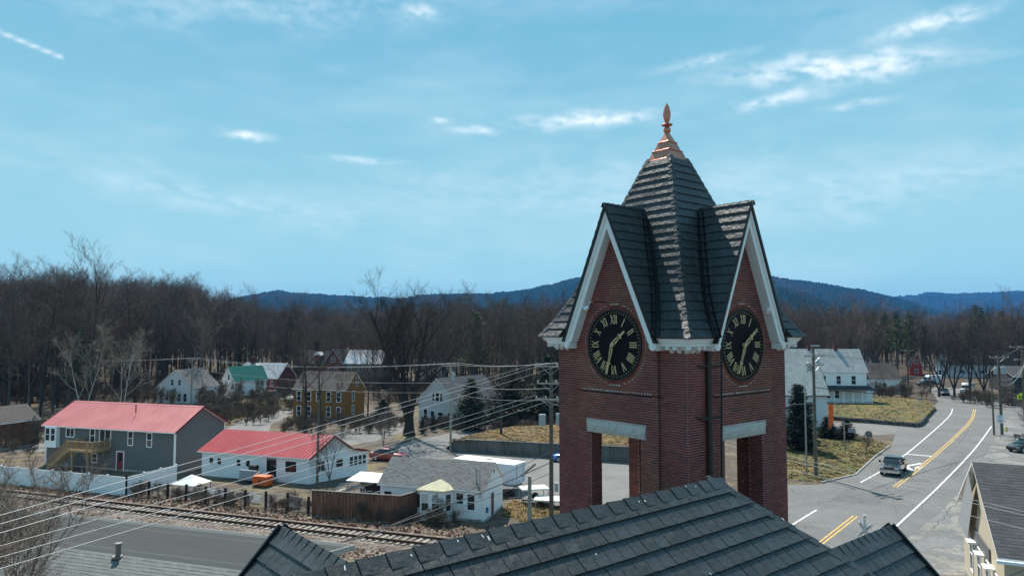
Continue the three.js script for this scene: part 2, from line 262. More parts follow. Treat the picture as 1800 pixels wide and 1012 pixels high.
const mOldAsphalt = new THREE.MeshStandardMaterial({ map: asphaltTex([0.215, 0.203, 0.188], 13), roughness: 0.92, bumpMap: grain, bumpScale: 0.01, side: THREE.DoubleSide });
const mLot = new THREE.MeshStandardMaterial({ map: colourTex(512, 18, (u, v) => { const a = fbm(u * 5, v * 5, 5, 23, 5), b = fbm(u * 100, v * 100, 2, 25, 100), c = fbm(u * 9, v * 9, 5, 27, 9); let k = 0.75 + 0.45 * (b - 0.5) + 0.6 * (a - 0.5); const q = [0.31, 0.285, 0.25].map((x, i) => mix(x, [0.22, 0.213, 0.205][i], sstep(0.42, 0.58, c))); const cr = Math.abs(fbm(u * 6, v * 6, 5, 55, 6) - 0.5); if (cr < 0.007) k *= 0.5; return q.map(x => x * k); }), roughness: 0.93, bumpMap: grain, bumpScale: 0.012, side: THREE.DoubleSide });
const grassTex = (A, B, D, s) => colourTex(512, 16, (u, v) => { const a = fbm(u * 5, v * 5, 5, s, 5), b = fbm(u * 90, v * 90, 2, s + 3, 90), c = fbm(u * 14, v * 14, 4, s + 8, 14), k = 0.45 + 1.1 * b; let q = A.map((x, i) => mix(x, B[i], sstep(0.38, 0.62, a))); q = q.map((x, i) => mix(x, D[i], sstep(0.55, 0.72, c))); return q.map(x => x * k); });
const grassBump = greyTex(256, 3, (u, v) => fbm(u * 40, v * 40, 3, 66, 40));
const lawnMat = (A, B, D, s) => new THREE.MeshStandardMaterial({ map: grassTex(A, B, D, s), roughness: 0.97, bumpMap: grassBump, bumpScale: 0.08, side: THREE.DoubleSide });
const mLawnGreen = lawnMat([0.175, 0.12, 0.034], [0.095, 0.098, 0.026], [0.07, 0.05, 0.027], 5), mLawnTan = lawnMat([0.185, 0.112, 0.038], [0.13, 0.085, 0.033], [0.08, 0.06, 0.03], 15);
structure('gravel_lot', sheet([[17.5, 46.8], [30, 61], [50, 88], [66, 107], ...LOT.slice(4)], 0.004), mLot);
structure('road', sheet(ROAD, 0.012), mAsphalt);
structure('driveway', sheet(DRIVE, 0.008), mOldAsphalt);
structure('lawn', sheet(LAWN1, 0.016), mLawnGreen);
structure('parking_lot', sheet(PLOT, 0.006), mOldAsphalt);
structure('street', sheet(STREET2, 0.010), mOldAsphalt);
structure('driveway', sheet(DRIVE2, 0.004), mOldAsphalt);
structure('street', sheet(STREET1, 0.006), mOldAsphalt);
structure('lawn', sheet(LAWN3, 0.008), mLawnGreen);
structure('yard', sheet(RYARD, 0.016), mLawnTan);
structure('driveway', sheet([[-80, 96], [-58, 92], [-56, 96], [-80, 104]], 0.006), mLot);
structure('driveway', sheet([[-62, 158], [-48, 160], [-46, 172], [-70, 176]], 0.011), mOldAsphalt);
structure('driveway', sheet([[104, 178], [112, 172], [132, 205], [122, 214]], 0.018), mLot);
// painted lines
const mWhiteLine = new THREE.MeshStandardMaterial({ map: colourTex(256, 3, (u, v) => { const a = fbm(u * 30, v * 30, 4, 17, 30), k = a > 0.64 ? 0.55 : 1; return [0.72 * k, 0.72 * k, 0.71 * k]; }), roughness: 0.8, side: THREE.DoubleSide }), mYellowLine = new THREE.MeshStandardMaterial({ map: colourTex(256, 3, (u, v) => { const a = fbm(u * 30, v * 30, 4, 19, 30), k = a > 0.62 ? 0.6 : 1; return [0.70 * k, 0.42 * k, 0.11 * k]; }), roughness: 0.8, side: THREE.DoubleSide });
const off = (pts, d) => pts.map((p, i) => { const a = pts[Math.max(0, i - 1)], b = pts[Math.min(pts.length - 1, i + 1)], dx = b[0] - a[0], dz = b[1] - a[1], l = Math.hypot(dx, dz); return [p[0] - dz / l * d, p[1] + dx / l * d]; });
for (const [pts, w] of [[EDGEL2.concat(EDGEL.slice(1)), 0.17], [EDGEL0, 0.17], [EDGER, 0.17]]) structure('painted_line', ribbon(smooth(pts, 40), w, 0.017), mWhiteLine);
for (const pts of [YEL, YEL0]) for (const d of [-0.16, 0.16]) structure('painted_line', ribbon(off(smooth(pts, 40), d), 0.13, 0.017), mYellowLine);
structure('painted_line', ribbon(STOP, 0.45, 0.021), mWhiteLine);
structure('painted_line', ribbon([[42.9, 81.3], [48.7, 84.9]], 0.42, 0.021), mWhiteLine);                // the arms of the crossing X behind the truck
structure('painted_line', ribbon([[45.0, 80.1], [46.7, 86.1]], 0.42, 0.025), mWhiteLine);
{ // the letter R beside it
  const g = new GB(), o = [46.1, 81.7], d = [0.63, 0.77], n = [0.77, -0.63], q = (s, t) => [o[0] + (d[0] * t + n[0] * s) * 0.8, 0.021, -(o[1] + (d[1] * t + n[1] * s) * 0.8)], st = (a, b) => { const w = 0.16, l = Math.hypot(b[0] - a[0], b[1] - a[1]), x = (b[1] - a[1]) / l * w / 2, y = -(b[0] - a[0]) / l * w / 2; g.quad(q(a[0] - x, a[1] - y), q(a[0] + x, a[1] + y), q(b[0] + x, b[1] + y), q(b[0] - x, b[1] - y)); };
  st([0, 0], [0, 2.2]); st([0.08, 2.12], [0.62, 2.12]); st([0.62, 2.2], [0.62, 1.15]); st([0.08, 1.2], [0.54, 1.2]); st([0.2, 1.1], [0.7, 0]);
  structure('painted_line', g, mWhiteLine);
}
// kerb between the lower lawn and the road
structure('kerb', (() => { const g = new GB(), pts = [[51.4, 97.0], [45.2, 88.9], [37.7, 78.3], [32.2, 74.3]]; for (let i = 0; i < pts.length - 1; i++) { const a = pts[i], b = pts[i + 1]; g.bar([a[0], 0.05, -a[1]], [b[0], 0.05, -b[1]], 0.16, 0.14); } return g; })(), M.concrete);

// ---------------------------------------------------------------- railway
const TD = [0.9417, -0.3366], TN = [0.3366, 0.9417], TO = [-42.7, 66.2];
const tp = (s, t) => [TO[0] + TD[0] * s + TN[0] * t, TO[1] + TD[1] * s + TN[1] * t];
const mBallast = new THREE.MeshStandardMaterial({ map: colourTex(512, 7, (u, v) => { const a = fbm(u * 90, v * 90, 2, 3, 90), b = fbm(u * 8, v * 8, 4, 6, 8), c = fbm(u * 40, v * 40, 2, 9, 40); const k = 0.35 + 1.25 * a; let q = [0.27, 0.225, 0.185]; if (c > 0.66) q = [0.17, 0.09, 0.06]; q = q.map((x, i) => mix(x, [0.17, 0.125, 0.10][i], sstep(0.45, 0.68, b))); return q.map(x => x * k); }), roughness: 0.97, bumpMap: greyTex(256, 2.4, (u, v) => fbm(u * 50, v * 50, 2, 3, 50)), bumpScale: 0.10, side: THREE.DoubleSide });
structure('gravel_verge', sheet([tp(-30, -4.6), tp(120, -4.6), tp(120, 3.6), tp(60, 4.2), tp(-30, 3.0)], 0.006), mBallast);
{
  const t = thing('railway_track', 'single railway track of brown steel rails on pale weathered ties behind the low roof', 'railway');
  const bed = new GB(); const A = (s, u, y) => { const p = tp(s, u); return [p[0], y, -p[1]]; };
  bed.quad(A(-30, -1.7, 0.20), A(110, -1.7, 0.20), A(110, 1.7, 0.20), A(-30, 1.7, 0.20)); bed.quad(A(-30, -2.4, 0.01), A(110, -2.4, 0.01), A(110, -1.7, 0.20), A(-30, -1.7, 0.20)); bed.quad(A(-30, 1.7, 0.20), A(110, 1.7, 0.20), A(110, 2.4, 0.01), A(-30, 2.4, 0.01));
  mesh('ballast', bed, mBallast, t);
  const mTie = [0, 1, 2, 3].map(i => new THREE.MeshStandardMaterial({ map: blotch([[0.33, 0.29, 0.25], [0.27, 0.235, 0.20], [0.38, 0.34, 0.30], [0.20, 0.165, 0.14]][i], 0.4, 1.4, 64, i + 3, 0.6), roughness: 0.95 })), R = rng(5);
  const tg = new GB().cbox(0, 0, 0, 0.24, 0.16, 2.6).build();
  for (let s = -16; s < 62; s += 0.58) { const m = mesh('tie', tg, mTie[Math.floor(R() * 4)], t), p = tp(s, (R() - 0.5) * 0.12); m.position.set(p[0], 0.175 + R() * 0.02, -p[1]); m.rotation.y = rot(...TD) + (R() - 0.5) * 0.05; }
  const mRail = new THREE.MeshStandardMaterial({ map: blotch([0.085, 0.05, 0.034], 0.4, 1, 64, 2, 0.6), roughness: 0.6, metalness: 0.4 });
  for (const u of [-0.7525, 0.7525]) { const g = new GB(); g.bar(A(-30, u, 0.27), A(110, u, 0.27), 0.14, 0.03); g.bar(A(-30, u, 0.33), A(110, u, 0.33), 0.02, 0.10); g.bar(A(-30, u, 0.405), A(110, u, 0.405), 0.072, 0.05); mesh('rail', g, mRail, t); }
}
{ // fallen leaves and stones along the railway verge
  const R = rng(77), g = new THREE.BufferGeometry(); g.setAttribute('position', new THREE.Float32BufferAttribute([-0.09, 0, 0.05, 0.08, 0.03, 0.07, 0.10, 0.0, -0.06, -0.09, 0, 0.05, 0.10, 0, -0.06, -0.05, 0.05, -0.08], 3)); g.computeVertexNormals();
  const n = 5200, im = new THREE.InstancedMesh(g, std([1, 1, 1], 0.95), n), q = new THREE.Object3D(), c = new THREE.Color(); im.name = 'fallen_leaves';
  for (let i = 0; i < n; i++) { const s = -14 + R() * 75, u = R() < 0.7 ? 2.2 + R() * R() * 6 : -2.3 - R() * 2.2, p = tp(s, u), k = 0.6 + R() * 1.1; q.position.set(p[0], 0.03 + R() * 0.10, -p[1]); q.rotation.set((R() - 0.5) * 1.4, R() * 6.28, (R() - 0.5) * 1.4); q.scale.setScalar(k); q.updateMatrix(); im.setMatrixAt(i, q.matrix); const h = R(); im.setColorAt(i, h < 0.5 ? c.setRGB(0.20, 0.10, 0.06) : h < 0.8 ? c.setRGB(0.30, 0.20, 0.13) : c.setRGB(0.11, 0.065, 0.045)); }
  im.castShadow = im.receiveShadow = true; scene.add(im); tag(im, 'brown fallen leaves strewn along the railway verge', 'leaves', null, 'stuff');
}
// ---------------------------------------------------------------- hills beyond the wood
function hills(name, pts, zBase, zRidge, rows, cols, mat, seed, base) { // pts: [X/Z, ridge height above the eye per metre of distance]
  const a0 = pts[0][0], a1 = pts[pts.length - 1][0], g = new GB(), H = [];
  const prof = a => { let i = 0; while (i < pts.length - 2 && pts[i + 1][0] < a) i++; const t = clamp((a - pts[i][0]) / (pts[i + 1][0] - pts[i][0])); const p0 = pts[Math.max(0, i - 1)][1], p1 = pts[i][1], p2 = pts[i + 1][1], p3 = pts[Math.min(pts.length - 1, i + 2)][1]; return 0.5 * (2 * p1 + (p2 - p0) * t + (2 * p0 - 5 * p1 + 4 * p2 - p3) * t * t + (3 * p1 - p0 - 3 * p2 + p3) * t * t * t); };
  for (let j = 0; j <= rows; j++) { const row = []; for (let i = 0; i <= cols; i++) {
    const a = mix(a0, a1, i / cols), t = j / (rows - 3), z = mix(zBase, zRidge, t), rh = EYE + prof(a) * zRidge; let k = t <= 1 ? Math.pow(t, 1.15) : 1 - (t - 1) * 3.0;
    const x = a * z; let h = base + (rh - base) * k; const rel = (fbm(x / 420 + 9, z / 420, 5, seed) - 0.5) * 2; h += rel * (rh - base) * 0.22 * Math.sin(Math.PI * clamp(t));
    const tree = (hash(i, j, seed) - 0.5) * 9 + (fbm(x / 60, z / 60, 3, seed + 4) - 0.5) * 12; h += tree * (t > 0.02 ? 1 : 0) * (zRidge / 4600);
    row.push([x, h, -z]); } H.push(row); }
  for (let j = 0; j < rows; j++) for (let i = 0; i < cols; i++) {
    const p = H[j][i], n1 = fbm(p[0] / 260, p[2] / 260, 4, seed + 11), n2 = hash(i, j, seed + 2), con = sstep(0.36, 0.54, n1 * 0.75 + n2 * 0.25);
    let c = [mix(0.030, 0.010, con), mix(0.027, 0.023, con), mix(0.023, 0.014, con)].map(x => x * (0.6 + 0.8 * n2)); g.col = c; g.quad(H[j][i], H[j][i + 1], H[j + 1][i + 1], H[j + 1][i]);
  }
  structure(name, g, mat);
}
const mHill = new THREE.MeshPhysicalMaterial({ vertexColors: true, roughness: 1, specularIntensity: 0, side: THREE.DoubleSide });
const HZ = 577.3, hp = l => l.map(([x, y]) => [(x - 900) / 1240, (HZ - y) / 1240]);
hills('hill', hp([[-500, 560], [-200, 548], [100, 545], [300, 540], [380, 531], [420, 522], [480, 511], [520, 514], [600, 519], [680, 523], [715, 523], [745, 517], [800, 516], [880, 514], [950, 503], [1015, 487], [1090, 474], [1200, 466], [1300, 473], [1370, 487], [1442, 497], [1513, 508], [1573, 521], [1612, 533], [1668, 551], [1800, 568], [2100, 572]]), 2300, 4600, 46, 1000, mHill, 3, 8);
hills('hill', hp([[1400, 560], [1500, 540], [1573, 522], [1609, 519], [1633, 513.5], [1680, 516], [1752, 513], [1800, 510], [1900, 507], [2100, 515], [2400, 530]]), 4200, 8200, 34, 460, mHill, 9, 8);
hills('hill', hp([[700, 575], [900, 560], [1100, 530], [1250, 508], [1370, 505], [1430, 520], [1489, 549], [1560, 562], [1700, 572]]), 1500, 2600, 30, 420, mHill, 15, 6);
{ // a bare logged strip on the hillside
  const g = new GB(), z = 4000; const q = (px, py, zz) => [(px - 900) / 1240 * zz, EYE + (HZ - py) / 1240 * zz, -zz];
  g.quad(q(1470, 528, z), q(1477, 528, z), q(1482, 514, z + 60), q(1478, 515, z + 60)); structure('logged_slope', g, std([0.40, 0.32, 0.27], 1));
}
// ---------------------------------------------------------------- slate roofing (shared by the tower and the roof below it)
function slateMat(k, warm, s, bump = 0.013, rough = 0.48) { return new THREE.MeshPhysicalMaterial({ map: colourTex(128, 0.55, (u, v) => { const a = fbm(u * 6, v * 6, 4, s, 6), b = fbm(u * 30, v * 30, 3, s + 4, 30), q = k * (0.72 + 0.40 * a + 0.22 * (b - 0.5)); return [q * (1 + warm), q * 1.06, q * (1.10 - warm)]; }), roughness: rough, ior: 1.5, bumpMap: greyTex(128, 0.55, (u, v) => { const n = fbm(u * 5, v * 5, 4, s + 9, 5); return n + 0.35 * (Math.floor(fbm(u * 3, v * 4, 3, s + 2, 12) * 7) / 7); }), bumpScale: bump, side: THREE.DoubleSide }); }
const mSlate = [slateMat(0.040, 0, 1), slateMat(0.035, 0.02, 11), slateMat(0.045, -0.04, 21), slateMat(0.037, 0.06, 31), slateMat(0.028, 0, 41)];
const slateSet = mSlate;
const slateR = rng(404);
const TH = 0.028;
const slateGeos = {};
function slateGeo(w, len, v) { // slab that lies tilted on the course below; its face is slightly uneven
  const key = w.toFixed(3) + '_' + len.toFixed(3) + '_' + v; if (slateGeos[key]) return slateGeos[key];
  const R = rng(v * 31 + 7), g = new GB(), nx = 2, ny = 3, T = [], hw = w / 2; const z = t => mix(0.046, 0.012, t);
  for (let j = 0; j <= ny; j++) { const row = []; for (let i = 0; i <= nx; i++) { const t = j / ny; row.push([mix(-hw, hw, i / nx) + (j === 0 ? (R() - 0.5) * 0.006 : 0), t * len + (j === 0 ? (R() - 0.5) * 0.010 : 0), z(t) + (R() - 0.5) * 0.005]); } T.push(row); }
  for (let j = 0; j < ny; j++) for (let i = 0; i < nx; i++) g.quad(T[j][i], T[j][i + 1], T[j + 1][i + 1], T[j + 1][i]);
  const dn = p => [p[0], p[1], p[2] - TH]; for (let i = 0; i < nx; i++) g.quad(dn(T[0][i]), dn(T[0][i + 1]), T[0][i + 1], T[0][i]);
  for (let j = 0; j < ny; j++) { g.quad(T[j + 1][0], dn(T[j + 1][0]), dn(T[j][0]), T[j][0]); g.quad(T[j][nx], dn(T[j][nx]), dn(T[j + 1][nx]), T[j + 1][nx]); }
  return slateGeos[key] = g.build();
}
function clipPoly(sub, clip) { // both counter-clockwise convex
  let out = sub; for (let i = 0; i < clip.length && out.length; i++) { const A = clip[i], B = clip[(i + 1) % clip.length], inp = out; out = []; const side = p => (B[0] - A[0]) * (p[1] - A[1]) - (B[1] - A[1]) * (p[0] - A[0]);
    for (let k = 0; k < inp.length; k++) { const P = inp[k], Q = inp[(k + 1) % inp.length], sp = side(P), sq = side(Q); if (sp >= 0) out.push(P); if ((sp >= 0) !== (sq >= 0)) { const t = sp / (sp - sq); out.push([P[0] + (Q[0] - P[0]) * t, P[1] + (Q[1] - P[1]) * t]); } } } return out;
}
const area2 = p => { let a = 0; for (let i = 0; i < p.length; i++) { const q = p[(i + 1) % p.length]; a += p[i][0] * q[1] - p[i][1] * q[0]; } return a / 2; };
// one roof slope: dark deck with slates in courses. o: a point, u: along the courses, v: up the slope (unit), poly in (u, v) metres
function slateSlope(parent, o, u, v, poly, opt = {}) {
  const { w = 0.245, exp = 0.28, v0 = 0, single = true, panel = 0, name = 'roof_slope', lift = 0 } = opt; if (area2(poly) < 0) poly = [...poly].reverse();
  const U = v3(...u), V = v3(...v), N = U.clone().cross(V), at = (a, b, c) => [o[0] + U.x * a + V.x * b + N.x * c, o[1] + U.y * a + V.y * b + N.y * c, o[2] + U.z * a + V.z * b + N.z * c];
  const deck = mesh(name, new GB().poly(poly.map(p => at(p[0], p[1], 0.002 + lift))), M.dark, parent), rest = new GB();
  const us = poly.map(p => p[0]), vs = poly.map(p => p[1]), u0 = Math.min(...us), u1 = Math.max(...us), va = Math.min(...vs), vb = Math.max(...vs), q = new THREE.Quaternion().setFromRotationMatrix(new THREE.Matrix4().makeBasis(U, V, N));
  let row = 0; for (let b = va + v0 - (v0 > 0 ? exp : 0); b < vb - 0.01; b += exp, row++) {
    const start = Math.floor(u0 / w) * w - (row * 0.37 % 1) * w - (panel ? ((row * 2) % panel) * w : 0); let col = 0;
    for (let a = start; a < u1; a += w, col++) {
      const gapL = panel && col % panel === 0 ? 0.012 : 0.0035, rect = [[a + gapL, b], [a + w - 0.0035, b], [a + w - 0.0035, b + exp + 0.04], [a + gapL, b + exp + 0.04]], c = clipPoly(rect, poly); if (c.length < 3) { slateR(); continue; }
      const ar = area2(c), full = area2(rect), top = b + exp + 0.04 > vb; if (ar < full * 0.04) continue;
      const mat = slateSet[Math.floor(slateR() * (0.4 + 0.6 * slateR()) * 5)], var_ = Math.floor(slateR() * 6);
      if (ar > full * 0.995 && single) { const m = mesh('slate', slateGeo(w - 0.0035 - gapL, exp + 0.04, var_), mat, deck); m.position.set(...at(a + (w + gapL - 0.0035) / 2, b, lift)); m.quaternion.copy(q); }
      else { const g = single ? new GB() : rest, zt = p => mix(0.046, 0.012, clamp((p[1] - b) / (exp + 0.04))) + lift, tp_ = c.map(p => at(p[0], p[1], zt(p))), bt = c.map(p => at(p[0], p[1], zt(p) - TH)); g.poly(tp_); for (let k = 0; k < c.length; k++) { const j = (k + 1) % c.length; g.quad(bt[k], bt[j], tp_[j], tp_[k]); } if (single) mesh('slate', g, mat, deck); }
    }
  }
  if (!single && rest.p.length) { const m = mesh('slate_field', rest, slateSet[0], deck); m.userData.kind = 'stuff'; }
  return deck;
}
// bent cap tiles along a hip or ridge from A (low or far) to B; nL and nR are the normals of the two slopes
function capLine(parent, A, B, nL, nR, opt = {}) {
  const { w = 0.15, exp = 0.24, th = 0.02, name = 'ridge_cap', lift = 0.058 } = opt; const a = v3(...A), b = v3(...B), d = b.clone().sub(a), L = d.length(); d.normalize(); const n = v3(...nL).add(v3(...nR)).normalize();
  const wing = (nn, s) => { const x = d.clone().cross(v3(...nn)).normalize(); return x.dot(v3(...nL).sub(v3(...nR))) * s > 0 ? x : x.negate(); }; const wl = wing(nL, 1), wr = wing(nR, -1), cnt = Math.ceil(L / exp), g = new GB(), len = exp + 0.06;
  const q = (s, x, up) => { const f = x < 0 ? wl : wr, m = Math.abs(x); return [d.x * s + f.x * m + n.x * up, d.y * s + f.y * m + n.y * up, d.z * s + f.z * m + n.z * up]; };
  const z0 = lift, z1 = lift - 0.024; // the lower end rides on the tile before it
  for (const x of [-w, w]) { g.quad(q(0, 0, z0), q(0, x, z0), q(len, x, z1), q(len, 0, z1)); g.quad(q(0, 0, z0 - th), q(0, x, z0 - th), q(len, x, z1 - th), q(len, 0, z1 - th)); g.quad(q(0, 0, z0), q(0, x, z0), q(0, x, z0 - th), q(0, 0, z0 - th)); g.quad(q(0, x, z0), q(len, x, z1), q(len, x, z1 - th), q(0, x, z0 - th)); g.quad(q(len, 0, z1), q(len, x, z1), q(len, x, z1 - th), q(len, 0, z1 - th)); }
  const geo = g.build(); for (let i = 0; i < cnt; i++) { const m = mesh(name, geo, slateSet[Math.floor(slateR() * 4)], parent), s = Math.min(i * exp, L - len * 0.7); m.position.set(a.x + d.x * s, a.y + d.y * s, a.z + d.z * s); }
}
const unit = a => { const l = Math.hypot(...a); return a.map(x => x / l); };
const cross = (a, b) => [a[1] * b[2] - a[2] * b[1], a[2] * b[0] - a[0] * b[2], a[0] * b[1] - a[1] * b[0]];

// ---------------------------------------------------------------- the clock tower
{
  const T = thing('clock_tower', 'red brick clock tower with black dials, slate gables and a copper finial', 'clock tower', 4.941, 22.12, 0.690);
  const W = 2.45, B = 1.54, D = 2.553, K = 0.45;               // half width of the core, half width and face of the bays, gable slope
  const faces = [0, -Math.PI / 2, Math.PI / 2, Math.PI];
  const fr = f => ({ n: [Math.sin(f), 0, Math.cos(f)], u: [Math.cos(f), 0, -Math.sin(f)] });
  const pt = (f, s, y, d) => { const { n, u } = fr(f); return [u[0] * s + n[0] * d, y, u[2] * s + n[2] * d]; };
  // masonry core: corner piers and bay walls with openings and gables
  const core = new GB(), Y0 = 0, OPB = 10.1, OPT = 12.945, OPW = 0.95, wallT = 0.45;
  for (const sx of [-1, 1]) for (const sz of [-1, 1]) core.box(sx > 0 ? B - 0.02 : -W, Y0, sz > 0 ? B - 0.02 : -W, sx > 0 ? W : -B + 0.02, 15.56, sz > 0 ? W : -B + 0.02);
  const slab = (f, pts, d0, d1) => { const a = pts.map(p => pt(f, p[0], p[1], d1)), b = pts.map(p => pt(f, p[0], p[1], d0)); core.poly(a); core.poly([...b].reverse()); for (let i = 0; i < pts.length; i++) { const j = (i + 1) % pts.length; core.quad(b[i], b[j], a[j], a[i]); } };
  const band = new GB();
  const gx = y => Math.min(B, K * (19.42 - y)), gy = 19.42 - B / K;
  for (const f of faces) {
    slab(f, [[-B, Y0], [B, Y0], [B, OPB], [-B, OPB]], D - wallT, D);
    slab(f, [[-B, OPB], [-OPW, OPB], [-OPW, OPT], [-B, OPT]], D - wallT, D); slab(f, [[OPW, OPB], [B, OPB], [B, OPT], [OPW, OPT]], D - wallT, D);
    slab(f, [[-B, OPT], [B, OPT], [B, 14.085], [-B, 14.085]], D - wallT, D); band.hex([[-B, 14.085], [B, 14.085], [B, 14.165], [-B, 14.165]].map(p => pt(f, p[0], p[1], D - wallT)), [[-B, 14.085], [B, 14.085], [B, 14.165], [-B, 14.165]].map(p => pt(f, p[0], p[1], D - 0.09)));
    slab(f, [[-B, 14.165], [B, 14.165], [B, gy], [0, 19.42], [-B, gy]], D - wallT, D);
  }
  core.box(-2.0, 9.8, -2.0, 2.0, OPB - 0.004, 2.0); core.box(-2.1, 13.5, -2.1, 2.1, 13.7, 2.1);
  mesh('masonry_core', core, M.mortar, T);
  mesh('dentil_recess', band, std([0.035, 0.016, 0.014], 0.95), T);  // near-black backing paints the shade inside the dentil gaps
  // brickwork
  const bricks = new GB(), R = rng(12), RH = 0.0677;
  const tone = (P) => { const h = R(); let c = h < 0.62 ? [0.188, 0.037, 0.032] : h < 0.86 ? [0.152, 0.031, 0.029] : h < 0.95 ? [0.22, 0.050, 0.040] : [0.105, 0.029, 0.029]; const w = P ? fbm(P[0] * 0.9 + P[2] * 0.7 + 5, P[1] * 0.55, 4, 71) : 0.5, rust = P ? sstep(0.50, 0.66, fbm(P[0] * 0.5 - P[2] * 0.5 + 3.3, P[1] * 0.35 + 2, 3, 88)) : 0, k = (0.8 + R() * 0.4) * (0.72 + 0.56 * w); c = [c[0] + 0.012 * rust, c[1] + 0.016 * rust, c[2]]; return c.map(x => x * k); };
  const brick = (P, a0, a1, y0, y1, pr = 0.009) => { bricks.col = tone(P((a0 + a1) / 2, y0, 0)); const e = pr + (R() - 0.5) * 0.003, q = (s, y, d) => P(s, y, d); const A = [q(a0, y0, e), q(a1, y0, e), q(a1, y1, e), q(a0, y1, e)], Z = [q(a0, y0, -0.004), q(a1, y0, -0.004), q(a1, y1, -0.004), q(a0, y1, -0.004)]; bricks.quad(...A); for (let i = 0; i < 4; i++) { const j = (i + 1) % 4; bricks.quad(Z[i], Z[j], A[j], A[i]); } };
  const course = (P, s0, s1, y, row, full = 0.213) => { if (s1 - s0 < 0.03) return; const st = row % 6 === 5 ? full / 2 : full; let a = Math.floor(s0 / st) * st - (row % 2) * st / 2; for (; a < s1; a += st) { const x0 = Math.max(a, s0) + 0.0045, x1 = Math.min(a + st, s1) - 0.0045; if (x1 - x0 > 0.02) brick(P, x0, x1, y + 0.0055, y + RH - 0.0055); } };
  for (const f of faces) {
    const vis = f <= 0 && f > -2, PB = (s, y, d) => pt(f, s, y, D + d), PP = (s, y, d) => pt(f, s, y, W + d), PI = (s, y, d) => pt(f, s, y, D - wallT - d);
    const r0 = Math.floor((vis ? 9.5 : 10) / RH), r1 = Math.ceil(19.4 / RH);
    for (let r = r0; r < r1; r++) {
      const y = r * RH, ym = y + RH / 2; let iv = [[-gx(y + RH), gx(y + RH)]];
      const cut = (a, b) => { const o = []; for (const [p, q] of iv) { if (b <= p || a >= q) o.push([p, q]); else { if (a > p) o.push([p, a]); if (b < q) o.push([b, q]); } } iv = o; };
      if (ym < OPT && ym > OPB) cut(-OPW, OPW); const dy = Math.abs(ym - 15.534); if (dy < 1.165) { const c = Math.sqrt(1.165 ** 2 - dy ** 2); cut(-c, c); }
      if (y + RH > 12.945 && y < 13.28) cut(-1.14, 1.14);
      if (y + RH > 14.085 && y < 14.165) { for (let s = -1.34; s < 1.34; s += 0.11) cut(s, s + 0.055); }
      for (const [a, b] of iv) course(PB, a, b, y, r);
      if (y + RH < 15.5) { course(PP, -W, -B - 0.005, y, r); course(PP, B + 0.005, W, y, r); }
      if (!vis && y < 13.4) { if (ym < OPT) { course(PI, -B, -OPW, y, r); course(PI, OPW, B, y, r); } else course(PI, -B, B, y, r); }
      if (ym < OPT && ym > OPB) for (const sg of [-1, 1]) { const PJ = (s, y2, d) => pt(f, sg * (OPW - d), y2, D + s); course(PJ, -wallT, 0, y, r); }
      if (ym > OPB && ym < 13.5) for (const sg of [-1, 1]) { const PN = (s, y2, d) => pt(f, sg * (B - 0.02 - d), y2, s); course(PN, B - 0.02, D - wallT, y, r); }
      if (ym < 15.5) for (const sg of [-1, 1]) { const PR = (s, y2, d) => pt(f, sg * (B + d), y2, W + s); course(PR, 0, D - W, y, r); }
    }
    // rowlock ring round the dial
    const n = 98; for (let i = 0; i < n; i++) { const a0 = i / n * 6.2832, P = (s, y2, d) => { const a = a0 + s, rr = y2; return pt(f, Math.cos(a) * rr, 15.534 + Math.sin(a) * rr, D + d); }; brick(P, 0.004, 6.2832 / n - 0.004, 1.03, 1.15, 0.010); }
  }
  const bw = mesh('brickwork', bricks, M.brick, T); bw.userData.kind = 'stuff';
  // granite lintels, chamfered ends
  for (const f of faces) { const g = new GB(), fr_ = [[-1.075, 12.935], [1.075, 12.935], [1.145, 13.275], [-1.145, 13.275]]; const R2 = rng(9); const a = fr_.map(p => pt(f, p[0], p[1], D + 0.035)), b = fr_.map(p => pt(f, p[0], p[1], D - 0.40)); 
    const nx = 16, ny = 3, G = []; for (let j = 0; j <= ny; j++) { const row = []; for (let i = 0; i <= nx; i++) { const hw = mix(1.075, 1.145, j / ny), ed = i === 0 || i === nx || j === 0 || j === ny; row.push(pt(f, mix(-hw, hw, i / nx), mix(12.935, 13.275, j / ny), D + (ed ? 0.02 : 0.035 + R2() * 0.03))); } G.push(row); }
    for (let j = 0; j < ny; j++) for (let i = 0; i < nx; i++) g.quad(G[j][i], G[j][i + 1], G[j + 1][i + 1], G[j + 1][i]); const a2 = fr_.map(p => pt(f, p[0], p[1], D + 0.02)); for (let i = 0; i < 4; i++) { const j = (i + 1) % 4; g.quad(b[i], b[j], a2[j], a2[i]); } mesh('lintel', g, M.granite, T); }
  // dials
  const DC = 15.534, numerals = ['XII', 'I', 'II', 'III', 'IIII', 'V', 'VI', 'VII', 'VIII', 'IX', 'X', 'XI'];
  const disc = (f, r, d0, d1, seg = 72) => { const g = new GB(), a = [], b = []; for (let i = 0; i < seg; i++) { const t = i / seg * 6.28318; a.push(pt(f, Math.cos(t) * r, DC + Math.sin(t) * r, d1)); b.push(pt(f, Math.cos(t) * r, DC + Math.sin(t) * r, d0)); } g.poly(a); for (let i = 0; i < seg; i++) { const j = (i + 1) % seg; g.quad(b[i], b[j], a[j], a[i]); } return g; };
